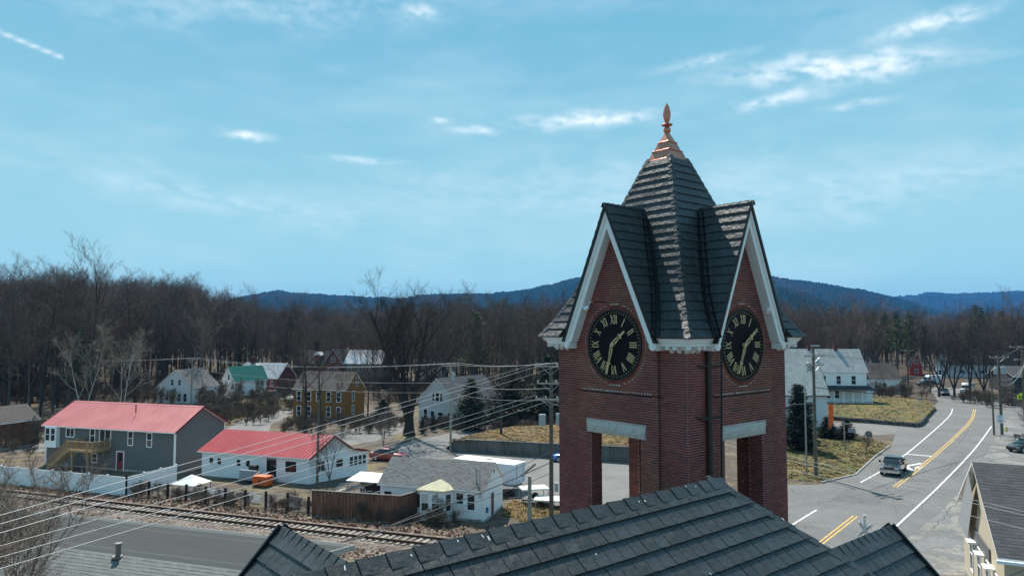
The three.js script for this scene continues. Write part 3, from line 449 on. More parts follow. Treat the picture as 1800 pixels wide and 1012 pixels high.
  faces.forEach((f, fi) => {
    const dial = mesh('clock_dial', disc(f, 1.005, D - 0.02, D + 0.022), M.dial, T); tag(dial, 'black wooden clock dial with gold Roman numerals');
    const rim = new GB(), seg = 72; for (let i = 0; i < seg; i++) { const t0 = i / seg * 6.28318, t1 = (i + 1) / seg * 6.28318, q = (t, r, d) => pt(f, Math.cos(t) * r, DC + Math.sin(t) * r, d); rim.quad(q(t0, 0.985, D + 0.05), q(t0, 1.032, D + 0.05), q(t1, 1.032, D + 0.05), q(t1, 0.985, D + 0.05)); rim.quad(q(t0, 1.032, D + 0.05), q(t0, 1.032, D - 0.01), q(t1, 1.032, D - 0.01), q(t1, 1.032, D + 0.05)); rim.quad(q(t0, 0.985, D + 0.05), q(t0, 0.985, D), q(t1, 0.985, D), q(t1, 0.985, D + 0.05)); }
    mesh('rim', rim, M.black, dial);
    const Q = (ang, r, s, d) => { const c = Math.cos(ang), sn = Math.sin(ang); return pt(f, sn * r + c * s, DC + c * r - sn * s, D + d); };          // angle clockwise from XII
    const dots = new GB(); for (let i = 0; i < 60; i++) { const a = i / 60 * 6.28318, h = i % 5 ? 0.013 : 0.022, w = i % 5 ? 0.011 : 0.009, e = 0.03; dots.quad(Q(a, 0.9315 - h, -w, e), Q(a, 0.9315 - h, w, e), Q(a, 0.9315 + h, w, e), Q(a, 0.9315 + h, -w, e)); } mesh('minute_mark', dots, M.gold, dial);
    const r0 = 0.60, r1 = 0.862, sw = 0.030;
    numerals.forEach((txt, k) => {
      const ang = k * Math.PI / 6, g = new GB(), wd = { I: 0.062, V: 0.145, X: 0.150 }, tot = [...txt].reduce((s, c) => s + wd[c], 0); let x = -tot / 2;
      const st = (x0, ra, x1, rb, w = sw) => g.hex([Q(ang, ra, x0 - w / 2, 0.022), Q(ang, ra, x0 + w / 2, 0.022), Q(ang, rb, x1 + w / 2, 0.022), Q(ang, rb, x1 - w / 2, 0.022)], [Q(ang, ra, x0 - w / 2, 0.036), Q(ang, ra, x0 + w / 2, 0.036), Q(ang, rb, x1 + w / 2, 0.036), Q(ang, rb, x1 - w / 2, 0.036)]);
      for (const c of txt) { const w = wd[c], m = x + w / 2; if (c === 'I') st(m, r0, m, r1); if (c === 'V') { st(m - 0.055, r1, m, r0, 0.032); st(m + 0.052, r1, m + 0.006, r0, 0.018); } if (c === 'X') { st(m - 0.055, r1, m + 0.055, r0, 0.032); st(m + 0.052, r1, m - 0.052, r0, 0.018); } x += w; }
      mesh('numeral', g, M.gold, dial);
    });
    const hm = [[54, 204.5], [50.5, 194.8], [50, 196], [50, 196]][fi], hand = (name, deg, L, w) => { // slit hand with a diamond shoulder
      const a = deg * Math.PI / 180, g = new GB(), e0 = 0.095, e1 = 0.115; const bar = (pts) => { const b = pts.map(([r, s]) => Q(a, r, s, e0)), t = pts.map(([r, s]) => Q(a, r, s, e1)); g.hex(b, t); };
      const m = L * 0.60; for (const sg of [-1, 1]) { bar([[0.05, sg * 0.012], [0.10, sg * w], [0.16, sg * w * 1.15], [m, sg * w * 0.55], [m, sg * w * 0.18], [0.17, sg * w * 0.62]]); bar([[m - 0.02, sg * w * 0.2], [m - 0.02, sg * w * 0.6], [m + 0.02, sg * w * 1.5], [m + 0.06, sg * w * 0.9], [m + 0.035, sg * w * 0.35]]); }
      bar([[m + 0.02, -w * 0.5], [m + 0.02, w * 0.5], [L, w * 0.55], [L, -w * 0.55]]); bar([[-0.10, -w * 0.5], [-0.10, w * 0.5], [0.03, w * 0.5], [0.03, -w * 0.5]]); mesh(name, g, M.gold, dial); };
    hand('hour_hand', hm[0], 0.60, 0.062); hand('minute_hand', hm[1], 0.88, 0.052);
    const hub = new GB(); { const a = [], b = []; for (let i = 0; i < 20; i++) { const t = i / 20 * 6.28318; a.push(pt(f, Math.cos(t) * 0.062, DC + Math.sin(t) * 0.062, D + 0.125)); b.push(pt(f, Math.cos(t) * 0.062, DC + Math.sin(t) * 0.062, D + 0.03)); } hub.poly(a); for (let i = 0; i < 20; i++) hub.quad(b[i], b[(i + 1) % 20], a[(i + 1) % 20], a[i]); } mesh('hub', hub, M.gold, dial);
  });
  // white gable trim: bargeboards, crown strip, volutes
  const chev = (f, yo, yi, d0, d1, yb) => { const g = new GB(); for (const s of [-1, 1]) { const P = [[0, yi], [s * K * (yi - yb), yb], [s * K * (yo - yb), yb], [0, yo]], a = P.map(p => pt(f, p[0], p[1], d1)), b = P.map(p => pt(f, p[0], p[1], d0)); g.poly(a); g.poly(b); for (let i = 0; i < 4; i++) if (i !== 3) g.quad(b[i], b[(i + 1) % 4], a[(i + 1) % 4], a[i]); } return g; };
  for (const f of faces) {
    const bb = mesh('bargeboard', chev(f, 19.40, 18.90, D - 0.02, D + 0.30, 15.60), M.whiteTrim, T); mesh('crown_strip', chev(f, 19.47, 19.24, D + 0.30, D + 0.345, 15.66), M.whiteTrim, bb);
    for (const s of [-1, 1]) {
      const g = new GB(), cx = s * 1.66, cy = 15.53; const cyl = (r, d0, d1, x = cx, y = cy) => { const a = [], b = []; for (let i = 0; i < 24; i++) { const t = i / 24 * 6.28318; a.push(pt(f, x + Math.cos(t) * r, y + Math.sin(t) * r, d1)); b.push(pt(f, x + Math.cos(t) * r, y + Math.sin(t) * r, d0)); } g.poly(a); for (let i = 0; i < 24; i++) g.quad(b[i], b[(i + 1) % 24], a[(i + 1) % 24], a[i]); };
      cyl(0.125, D + 0.006, D + 0.33); cyl(0.07, D + 0.33, D + 0.345, cx - s * 0.015, cy + 0.01);
      const q = [[cx - 0.115, 15.40], [cx + 0.115, 15.40], [cx + 0.115, 15.60], [cx - 0.115, 15.60]], a = q.map(p => pt(f, p[0], p[1], D + 0.25)), b = q.map(p => pt(f, p[0], p[1], D - 0.09)); g.hex(b, a); mesh('volute', g, M.whiteTrim, T);
    }
  }
  // corner cornices with scrolled brackets
  const lf = (x0, y0, x1, y1) => [x0, y0, x1, y1];
  for (const sx of [-1, 1]) for (const sz of [-1, 1]) {
    const g = new GB(), bx = (i, o, y0, y1) => g.box(Math.min(sx * i, sx * o), y0, Math.min(sz * i, sz * o), Math.max(sx * i, sx * o), y1, Math.max(sz * i, sz * o));
    bx(1.72, 2.50, 15.42, 15.525); bx(1.72, 2.72, 15.525, 15.60); bx(1.72, 2.76, 15.60, 15.645); bx(1.72, 2.80, 15.645, 15.70); bx(1.72, 2.84, 15.70, 15.735);
    const cor = mesh('cornice', g, M.whiteTrim, T);
    for (const [ax, s] of [['x', 2.02], ['x', 2.26], ['z', 2.02], ['z', 2.26], ['c', 0]]) {
      const b = new GB(), prof = [[0, 15.52], [0.25, 15.52], [0.28, 15.50], [0.285, 15.46], [0.26, 15.425], [0.21, 15.43], [0.17, 15.455], [0.13, 15.44], [0.10, 15.39], [0.05, 15.34], [0, 15.335]], hw = s === 2.26 || ax === 'c' ? 0.055 : 0.05;
      const pl = (t, y, side) => { if (ax === 'c') { const k = (2.45 + t * 0.93), c = side * hw * 0.7; return [sx * (k + c) , y, sz * (k - c)]; } return ax === 'x' ? [sx * (s + side * hw), y, sz * (2.45 + t)] : [sx * (2.45 + t), y, sz * (s + side * hw)]; };
      const A = prof.map(p => pl(p[0], p[1], 1)), Bq = prof.map(p => pl(p[0], p[1], -1)); const mid = p => p.reduce((q, r) => [q[0] + r[0] / p.length, q[1] + r[1] / p.length, q[2] + r[2] / p.length], [0, 0, 0]); const cA = pl(0.05, 15.45, 1), cB = pl(0.05, 15.45, -1); void mid;
      for (let i = 0; i < prof.length; i++) { const j = (i + 1) % prof.length; b.tri(cA, A[i], A[j]); b.tri(cB, Bq[j], Bq[i]); b.quad(A[i], A[j], Bq[j], Bq[i]); } mesh('bracket', b, M.whiteTrim, cor);
    }
  }
  // pyramid roof, bell-cast at the eaves, with the four gable roofs running into it
  const prof = [[2.90, 15.74], [2.57, 16.21], [2.14, 17.00], [0.46, 21.30]], aAt = y => { for (let i = 0; i < 3; i++) if (y <= prof[i + 1][1]) return mix(prof[i][0], prof[i + 1][0], (y - prof[i][1]) / (prof[i + 1][1] - prof[i][1])); return 0.46; };
  const RY = 19.60, vx = y => K * (RY - y);
  faces.forEach((f, fi) => {
    const vis = fi < 2, { n, u } = fr(f);
    const roof = new THREE.Group(); void roof;
    for (let i = 0; i < 3; i++) {
      const [a0, y0] = prof[i], [a1, y1] = prof[i + 1], run = a0 - a1, rise = y1 - y0, L = Math.hypot(run, rise), V = [-n[0] * run / L, rise / L, -n[2] * run / L], o = pt(f, 0, y0, a0), t = y => (y - y0) / rise * L;
      if (i < 2) for (const s of [-1, 1]) slateSlope(T, o, u, V, [[s * (vx(y0) + 0.02), 0], [s * a0, 0], [s * a1, L], [s * (vx(y1) + 0.02), L]], { exp: i === 0 ? L / 2 : L / 3, single: vis, name: 'roof_slope' });
      else { for (const s of [-1, 1]) slateSlope(T, o, u, V, [[s * (vx(y0) + 0.02), 0], [s * a0, 0], [s * aAt(RY), t(RY)], [0, t(RY)]], { exp: 0.272, single: vis }); slateSlope(T, o, u, V, [[-aAt(RY), t(RY)], [aAt(RY), t(RY)], [a1, L], [-a1, L]], { exp: 0.272, single: vis, v0: 0.272 * Math.ceil(t(RY) / 0.272) - t(RY) }); }
    }
    // gable roof of this face
    for (const s of [-1, 1]) {
      const L = Math.hypot(1, K), Vd = [-s * u[0] * K / L, 1 / L, -s * u[2] * K / L], Un = s > 0 ? [-n[0], 0, -n[2]] : n, o = pt(f, s * vx(15.66), 15.66, 0), lv = y => (y - 15.66) * L, sg = s > 0 ? -1 : 1;
      const show = (fi === 0 && s < 0) || (fi === 1 && s > 0), ys = [15.74, 16.21, 17.0, RY];
      for (let i = 0; i < 3; i++) { const y0 = ys[i], y1 = ys[i + 1]; slateSlope(T, o, Un, Vd, [[sg * 2.93, lv(y0)], [sg * (aAt(y0) - 0.05), lv(y0)], [sg * (aAt(y1) - 0.05), lv(y1)], [sg * 2.93, lv(y1)]], { exp: 0.285, single: show, name: 'gable_slope', v0: i ? 0.285 * Math.ceil(lv(y0) / 0.285) - lv(y0) : 0 }); }
    }
    { // black drip edge on the rake; valley flashing, its wide black also painting deep shade
      const g = new GB(); for (const s of [-1, 1]) { const P = [[0, 19.64], [0, 19.44], [s * K * (19.44 - 15.60), 15.60], [s * K * (19.64 - 15.60), 15.60]], a = P.map(p => pt(f, p[0], p[1], 2.945)), b = P.map(p => pt(f, p[0], p[1], 2.82)); g.hex(b, a); } mesh('drip_edge', g, M.drip, T);
      for (const s of [-1, 1]) { const v = new GB(), pl = (y, off, d) => pt(f, s * (vx(y) + off), y, aAt(y) + d); const ys = [15.76, 16.21, 17.0, 18.3, 19.5]; for (let i = 0; i < 4; i++) { const wd = 0.21, e = y => y > 19 ? 0.6 : 1; v.quad(pl(ys[i], wd * e(ys[i]), 0.085), pl(ys[i + 1], wd * e(ys[i + 1]), 0.085), pl(ys[i + 1], 0, 0.06), pl(ys[i], 0, 0.06)); v.quad(pl(ys[i], 0, 0.06), pl(ys[i + 1], 0, 0.06), pl(ys[i + 1], 0.07, 0.22), pl(ys[i], 0.07, 0.22)); } mesh('valley_flashing', v, M.black, T); }
    }
    const e = 1 / Math.hypot(1, K), nl = [-u[0] * e, K * e, -u[2] * e], nr = [u[0] * e, K * e, u[2] * e]; capLine(T, pt(f, 0, RY, aAt(RY) - 0.1), pt(f, 0, RY, 2.93), nl, nr, { w: 0.13, exp: 0.25 });
  });
  // hips
  for (const sx of [-1, 1]) for (const sz of [-1, 1]) for (let i = 0; i < 3; i++) { const [a0, y0] = prof[i], [a1, y1] = prof[i + 1], r = a0 - a1, h = y1 - y0, L = Math.hypot(r, h); capLine(T, [sx * a0, y0, sz * a0], [sx * a1, y1, sz * a1], [sx * h / L, r / L, 0], [0, r / L, sz * h / L], { w: 0.135, exp: 0.235, name: 'hip_cap' }); }
  mesh('eave_edge', new GB().box(-2.89, 15.735, -2.89, -1.75, 15.765, -1.75).box(1.75, 15.735, -2.89, 2.89, 15.765, -1.75).box(-2.89, 15.735, 1.75, -1.75, 15.765, 2.89).box(1.75, 15.735, 1.75, 2.89, 15.765, 2.89), M.drip, T);
  // copper cap and finial
  const cop = new GB(), fr4 = (a0, y0, a1, y1) => cop.hex([[-a0, y0, a0], [a0, y0, a0], [a0, y0, -a0], [-a0, y0, -a0]], [[-a1, y1, a1], [a1, y1, a1], [a1, y1, -a1], [-a1, y1, -a1]]);
  fr4(0.455, 21.27, 0.33, 21.585); fr4(0.315, 21.585, 0.205, 21.875); fr4(0.195, 21.875, 0.06, 22.19);
  const capm = mesh('copper_cap', cop, M.copper, T);
  const bead = new GB(); for (const [a, y] of [[0.47, 21.275], [0.335, 21.59], [0.21, 21.88]]) { const c = [[-a, y, a], [a, y, a], [a, y, -a], [-a, y, -a]]; for (let i = 0; i < 4; i++) bead.tube([c[i], c[(i + 1) % 4]], 0.024, 8); } bead.crease = 0.8; mesh('copper_bead', bead, M.copper, capm);
  const lat = new THREE.LatheGeometry([[0.001, 22.17], [0.075, 22.17], [0.07, 22.19], [0.085, 22.21], [0.112, 22.26], [0.117, 22.30], [0.105, 22.35], [0.07, 22.39], [0.055, 22.405], [0.10, 22.425], [0.165, 22.445], [0.178, 22.465], [0.165, 22.485], [0.085, 22.50], [0.06, 22.52], [0.055, 22.54]].map(p => new THREE.Vector2(...p)), 20);
  const leaf = new THREE.LatheGeometry([[0.055, 22.535], [0.085, 22.60], [0.115, 22.72], [0.122, 22.80], [0.112, 22.90], [0.08, 23.03], [0.035, 23.13], [0.002, 23.18]].map(p => new THREE.Vector2(...p)), 8);
  const fin = new GB().geo(lat).geo(leaf); fin.crease = 0.6; mesh('finial', fin, M.copper, T);
  // floodlights over the dials, conduit pipes on the right-hand bay
  for (const [f, s, y] of [[-Math.PI / 2, -0.86, 16.64], [0, 1.08, 16.55]]) { const g = new GB(); g.tube([pt(f, s, y + 0.16, D), pt(f, s, y + 0.15, D + 0.14), pt(f, s, y + 0.05, D + 0.17)], 0.018, 8); g.geo(new THREE.SphereGeometry(0.062, 12, 8), new THREE.Matrix4().makeTranslation(...pt(f, s - 0.03, y - 0.01, D + 0.2))); g.tube([pt(f, s - 0.03, y, D + 0.19), pt(f, s - 0.10, y - 0.08, D + 0.24)], [0.055, 0.085], 12); g.crease = 0.6; mesh('floodlight', g, M.white, T); mesh('lamp_cable', new GB().tube([pt(f, s, y + 0.15, D + 0.012), pt(f, s + (f ? 0.55 : -0.5), y + 0.15, D + 0.012)], 0.012, 6), M.blackWire, T); }
  const pip = new GB().tube([pt(0, -1.60, 15.72, W + 0.09), pt(0, -1.605, 9.5, W + 0.09)], 0.075, 10); pip.crease = 0.6; mesh('downpipe', pip, std([0.035, 0.026, 0.022], 0.6), T);
  mesh('conduit', new GB().tube([pt(0, -1.20, 15.95, D + 0.13), pt(0, -1.36, 9.5, D + 0.12)], 0.028, 8), M.black, T);
  for (const y of [15.0, 13.62]) { mesh('pipe_bracket', new GB().bar(pt(0, -2.0, y, W + 0.03), pt(0, -1.26, y - 0.02, D + 0.12), 0.05, 0.05), M.black, T); }
  mesh('pipe_bracket', new GB().bar(pt(0, -2.12, 13.66, W + 0.04), pt(0, -1.6, 13.52, W + 0.13), 0.05, 0.04), M.black, T);
  // the bell inside, seen on edge through the openings
  const bell = new THREE.LatheGeometry([[0.02, 0.95], [0.18, 0.93], [0.28, 0.80], [0.33, 0.5], [0.42, 0.2], [0.56, 0.02], [0.56, 0]].map(p => new THREE.Vector2(...p)), 28), bg = new GB().geo(bell, new THREE.Matrix4().makeTranslation(-0.75, 10.95, 1.05)); bg.crease = 0.6; mesh('bell', bg, M.brass, T);
  mesh('bell_yoke', new GB().box(-0.9, 11.86, 0.2, -0.6, 12.05, 1.9), M.paleWood, T);
}

// ---------------------------------------------------------------- the slate roof in front of the tower
{
  const S = thing('slate_roofed_building', 'dark slate hipped roof with cross gables right below the camera, in front of the tower', 'building', 3.417, 12.0, 0.690);
  // local frame: x along the ridge to the far right, z towards the camera; origin under the far end of the ridge
  const RY = 13.449, k = 0.846, q = Math.hypot(1, k), bl = 9.5, run = 6.5, ey = RY - k * run;
  const L = q * run; const Vf = [0, k / q, -1 / q];
  // near slope: from the ridge (z = 0) down to z = run; its right edge is the hip
  slateSlope(S, [0, ey, run], [1, 0, 0], Vf, [[-bl, 0], [run, 0], [0, L], [-bl, L]], { panel: 5, v0: L % 0.28, w: 0.245, exp: 0.28, name: 'near_slope', single: true });
  slateSlope(S, [0, ey, -run], [-1, 0, 0], [0, k / q, 1 / q], [[-run, 0], [bl, 0], [bl, L], [0, L]], { single: false, name: 'far_slope' });
  slateSlope(S, [run, ey, 0], [0, 0, -1], [-1 / q, k / q, 0], [[-run, 0], [run, 0], [0, L]], { single: false, name: 'hip_slope', panel: 5 });
  const c = 1 / q; capLine(S, [-bl, RY, 0], [0.06, RY, 0], [0, c, c * k], [0, c, -c * k], { w: 0.21, exp: 0.36, th: 0.022, lift: 0.06 });
  capLine(S, [run, ey, run], [0, RY, 0], [c * k, c, 0], [0, c, c * k], { w: 0.15, exp: 0.42, name: 'hip_cap', lift: 0.05 });
  // wing at the left: ridge runs back and to the left, gable at its far end
  { const ry = 12.85, kk = 1.1, qq = Math.hypot(1, kk), x0 = -5.85, far = -4.0, dn = 4.2, Lw = qq * dn; // local: ridge at x = x0, from z = far to z = 0
    slateSlope(S, [x0 - dn, ry - kk * dn, 0], [0, 0, 1], [1 / qq, kk / qq, 0], [[far, 0], [0.2, 0], [0.2, Lw - 0.0], [far, Lw]], { panel: 5, v0: Lw % 0.28, name: 'wing_slope' });
    slateSlope(S, [x0 + dn, ry - kk * dn, 0], [0, 0, -1], [-1 / qq, kk / qq, 0], [[0, 0], [-far, 0], [-far, Lw], [0, Lw]], { single: false, name: 'wing_slope' });
    const d = 1 / qq; capLine(S, [x0, ry, 0.4], [x0, ry, far], [-d * kk, d, 0], [d * kk, d, 0], { w: 0.17, exp: 0.24, lift: 0.05 });
    const g = new GB(); for (const s of [-1, 1]) g.bar([x0, ry + 0.02, far - 0.02], [x0 + s * dn, ry - kk * dn + 0.02, far - 0.02], 0.05, 0.14, [s * 0.7, 0.7, 0]); mesh('drip_edge', g, M.drip, S);
    mesh('gable_wall', new GB().poly([[x0 - dn + 0.4, 3, far + 0.3], [x0 + dn - 0.4, 3, far + 0.3], [x0 + dn - 0.4, ry - kk * (dn - 0.4) - 0.06, far + 0.3], [x0, ry - 0.06, far + 0.3], [x0 - dn + 0.4, ry - kk * (dn - 0.4) - 0.06, far + 0.3]]), M.mortar, S); }
  { const ry = 12.2, kk = 1.0, qq = Math.SQRT2, z0 = 1.08, end = 4.12, dn = 4.2, Lw = qq * dn; // wing at the right
    slateSlope(S, [0, ry - kk * dn, z0 + dn], [1, 0, 0], [0, kk / qq, -1 / qq], [[0.9, 0], [end, 0], [end, Lw], [0.9, Lw]], { panel: 5, v0: Lw % 0.28, name: 'wing_slope' });
    slateSlope(S, [0, ry - kk * dn, z0 - dn], [-1, 0, 0], [0, kk / qq, 1 / qq], [[-end, 0], [-0.9, 0], [-0.9, Lw], [-end, Lw]], { single: false, name: 'wing_slope' });
    const d = 1 / qq; capLine(S, [1.3, ry, z0], [end, ry, z0], [0, d, d * kk], [0, d, -d * kk], { w: 0.16, exp: 0.24, lift: 0.05 });
    const g = new GB(); for (const s of [-1, 1]) g.bar([end + 0.02, ry + 0.02, z0], [end + 0.02, ry - kk * dn + 0.02, z0 + s * dn], 0.05, 0.14, [0, 0.7, s * 0.7]); mesh('drip_edge', g, M.drip, S); mesh('gable_wall', new GB().poly([[end - 0.3, 3, z0 + dn - 0.4], [end - 0.3, 3, z0 - dn + 0.4], [end - 0.3, ry - kk * (dn - 0.4) - 0.06, z0 - dn + 0.4], [end - 0.3, ry - 0.06, z0], [end - 0.3, ry - kk * (dn - 0.4) - 0.06, z0 + dn - 0.4]]), M.mortar, S); }
  { const R = rng(71); for (let i = 0; i < 18; i++) { const onCap = i < 11, x = onCap ? -0.3 - R() * 8.5 : -6.5 + R() * 8, z = onCap ? 0.04 + R() * 0.1 : 0.5 + R() * 3.2, up = onCap ? 0.092 : 0.075, l = 0.015 + R() * R() * 0.07, w = 0.004 + R() * 0.006, yy = zz => RY - k * zz + up, a = (R() - 0.5) * 0.8; mesh('bird_dropping', new GB().quad([x - w, yy(z), z], [x + w, yy(z), z], [x + w + a * l, yy(z + l), z + l], [x - w + a * l, yy(z + l), z + l]), M.white, S); } }
  mesh('wall', new GB().box(-bl + 0.5, 0, -run + 0.5, run - 0.6, ey - 0.03, run - 0.6), M.mortar, S);
}
// ---------------------------------------------------------------- houses
// local frame: x along the front to the right, z towards the viewer, origin at the front left corner of the base
const fset = (L, D) => ({ front: { o: [0, 0, 0], u: [1, 0, 0], n: [0, 0, 1] }, right: { o: [L, 0, 0], u: [0, 0, -1], n: [1, 0, 0] }, left: { o: [0, 0, -D], u: [0, 0, 1], n: [-1, 0, 0] }, back: { o: [L, 0, -D], u: [-1, 0, 0], n: [0, 0, -1] } });
const fpt = (F, s, y, d) => [F.o[0] + F.u[0] * s + F.n[0] * d, y, F.o[2] + F.u[2] * s + F.n[2] * d];
function fbox(g, F, s0, s1, y0, y1, d0, d1) { return g.hex([fpt(F, s0, y0, d1), fpt(F, s1, y0, d1), fpt(F, s1, y0, d0), fpt(F, s0, y0, d0)], [fpt(F, s0, y1, d1), fpt(F, s1, y1, d1), fpt(F, s1, y1, d0), fpt(F, s0, y1, d0)]); }
function addWindow(parent, F, s, y, w, h, o = {}) { // sash window: frame, meeting rail and muntins with a pane behind
  const t = o.t ?? 0.09, g = new GB(), m = o.mat || M.white; s -= w / 2;
  fbox(g, F, s - t, s, y - t, y + h + t, 0.004, 0.05); fbox(g, F, s + w, s + w + t, y - t, y + h + t, 0.004, 0.05); fbox(g, F, s, s + w, y + h, y + h + t, 0.004, 0.05); fbox(g, F, s, s + w, y - t, y, 0.004, 0.06);
  const b = 0.03; for (let i = 1; i < (o.rows ?? 2); i++) fbox(g, F, s, s + w, y + h * i / (o.rows ?? 2) - b, y + h * i / (o.rows ?? 2) + b, 0.004, 0.035); for (let i = 1; i < (o.cols ?? 1); i++) fbox(g, F, s + w * i / o.cols - b, s + w * i / o.cols + b, y, y + h, 0.004, 0.033);
  const win = mesh('window', g, m, parent); mesh('pane', fbox(new GB(), F, s, s + w, y, y + h, 0.003, 0.012), M.glass, win); if (o.blind) mesh('blind', fbox(new GB(), F, s + 0.02, s + w - 0.02, y + h * (1 - o.blind), y + h - 0.02, 0.013, 0.02), std([0.55, 0.54, 0.5], 0.8), win); return win;
}
function addDoor(parent, F, s, w, h, mat, o = {}) { const y = o.y || 0, g = new GB(); s -= w / 2; fbox(g, F, s, s + w, y, y + h, 0.003, 0.03); const d = mesh('door', g, mat, parent), f = new GB(); fbox(f, F, s - 0.1, s, y, y + h + 0.1, 0.003, 0.05); fbox(f, F, s + w, s + w + 0.1, y, y + h + 0.1, 0.003, 0.05); fbox(f, F, s, s + w, y + h, y + h + 0.1, 0.003, 0.05); mesh('door_frame', f, M.white, d); if (o.glass) mesh('pane', fbox(new GB(), F, s + w * 0.2, s + w * 0.8, y + h * 0.5, y + h * 0.92, 0.031, 0.036), M.glass, d); mesh('handle', fbox(new GB(), F, s + w * 0.86, s + w * 0.92, y + 0.95, y + 1.05, 0.03, 0.08), M.galv, d); return d; }
// gable house. axis 'x': ridge along the front; 'z': gable to the front
function house(name, label, X, Z, dir, o) {
  const { L, D, eave, ridge, axis = 'x', oh = 0.3, wall, roof, trim = M.white, th = 0.12, y = 0 } = o, T = thing(name, label, o.category || 'house', X, Z, rot(...dir), o.group, y), F = fset(L, D), g = new GB();
  const gz = axis === 'x';
  if (gz) { g.quad([0, 0, 0], [L, 0, 0], [L, eave, 0], [0, eave, 0]); g.quad([L, 0, -D], [0, 0, -D], [0, eave, -D], [L, eave, -D]); for (const x of [0, L]) g.poly([[x, 0, 0], [x, 0, -D], [x, eave, -D], [x, ridge, -D / 2], [x, eave, 0]]); }
  else { g.quad([L, 0, 0], [L, 0, -D], [L, eave, -D], [L, eave, 0]); g.quad([0, 0, -D], [0, 0, 0], [0, eave, 0], [0, eave, -D]); for (const z of [0, -D]) g.poly([[0, 0, z], [L, 0, z], [L, eave, z], [L / 2, ridge, z], [0, eave, z]]); }
  mesh('wall', g, wall, T);
  const half = (gz ? D : L) / 2, k = (ridge - eave) / half, len = gz ? L : D;
  for (const s of [-1, 1]) { // roof slabs
    const p = (a, b, up) => { const yy = ridge - k * b + up; return gz ? [a, yy, -D / 2 + s * b] : [L / 2 + s * b, yy, -a]; }, r = new GB(), e = half + oh, a0 = -oh * 0.9, a1 = len + oh * 0.9;
    const t = [p(a0, 0, th), p(a1, 0, th), p(a1, e, th), p(a0, e, th)], b = [p(a0, 0, 0.012), p(a1, 0, 0.012), p(a1, e, 0.012), p(a0, e, 0.012)]; r.poly(t); const R = mesh('roof', r, roof, T);
    const f = new GB(); f.poly(b); for (let i = 0; i < 4; i++) if (i) f.quad(b[i], b[(i + 1) % 4], t[(i + 1) % 4], t[i]); mesh('fascia', f, trim, R);
    if (o.ribs) { const q = new GB(); for (let a = a0 + 0.05; a < a1; a += o.ribs) q.bar(p(a, 0.02, th + 0.02), p(a, e, th + 0.02), 0.055, 0.05); const m = mesh('seam', q, roof, R); m.userData.kind = 'stuff'; }
    if (o.capMat) mesh('ridge_cap', new GB().quad(p(a0, 0, th + 0.05), p(a1, 0, th + 0.05), p(a1, 0.2, th + 0.035), p(a0, 0.2, th + 0.035)), o.capMat, R);
  }
  if (o.rakeMat) { for (const a of [-oh * 0.9 - 0.02, len + oh * 0.9 + 0.02]) for (const s of [-1, 1]) { const P = b => { const yy = ridge - k * b + th * 0.6; return gz ? [a, yy, -D / 2 + s * b] : [L / 2 + s * b, yy, -a]; }; mesh('rake_trim', new GB().bar(P(0), P(half + oh), 0.04, 0.2), o.rakeMat, T); } }
  if (o.corners) { const c = 0.16; for (const [x, z] of [[0, 0], [L, 0], [L, -D], [0, -D]]) mesh('corner_board', new GB().box(x - (x ? c - 0.03 : 0.03), 0, z - (z ? 0.03 : c - 0.03), x + (x ? 0.03 : c - 0.03), eave - 0.02, z + (z ? c - 0.03 : 0.03)), o.corners, T); }
  mesh('foundation', new GB().box(0.02, -0.3, -D + 0.02, L - 0.02, 0.25, -0.02).box(-0.03, -0.3, -D - 0.03, L + 0.03, 0.2, 0.03), M.concrete, T);
  for (const [f, s, yy, w, h, opt] of o.windows || []) addWindow(T, F[f], s, yy, w, h, { ...(o.win || {}), ...(opt || {}) });
  for (const [x, z, w, y0, y1, mat] of o.chimneys || []) { const q = new GB().box(x - w / 2, y0, z - w / 2, x + w / 2, y1, z + w / 2).box(x - w / 2 - 0.06, y1, z - w / 2 - 0.06, x + w / 2 + 0.06, y1 + 0.15, z + w / 2 + 0.06); mesh('chimney', q, mat || mChimney, T); }
  T.F = F; return T;
}
const mChimney = new THREE.MeshStandardMaterial({ map: blotch([0.10, 0.045, 0.04], 0.4, 1, 64, 5, 0.6), roughness: 0.95 });
const mPipe = std([0.4, 0.4, 0.4], 0.5);
const redMetal = (rgb, rough) => new THREE.MeshStandardMaterial({ map: colourTex(256, 7, (u, v) => { const a = fbm(u * 5, v * 5, 4, 3, 5), b = fbm(u * 40, v * 5, 3, 9, 0), c = fbm(u * 60, v * 60, 2, 12, 60), k = 0.74 + 0.26 * a + 0.22 * b + 0.08 * (c - 0.5), f = 0.10 * a; return [rgb[0] * k, rgb[1] * k * (0.85 + f * 3), rgb[2] * k * (0.85 + f * 3)]; }), roughness: rough, metalness: 0.0, side: THREE.DoubleSide });
const mRedRoof = redMetal([0.66, 0.215, 0.205], 0.5), mRedTrim = std([0.16, 0.012, 0.015], 0.5);  // red base paled towards pink, so the roof glare sits in the colour
const TX = [0.9495, -0.3138];
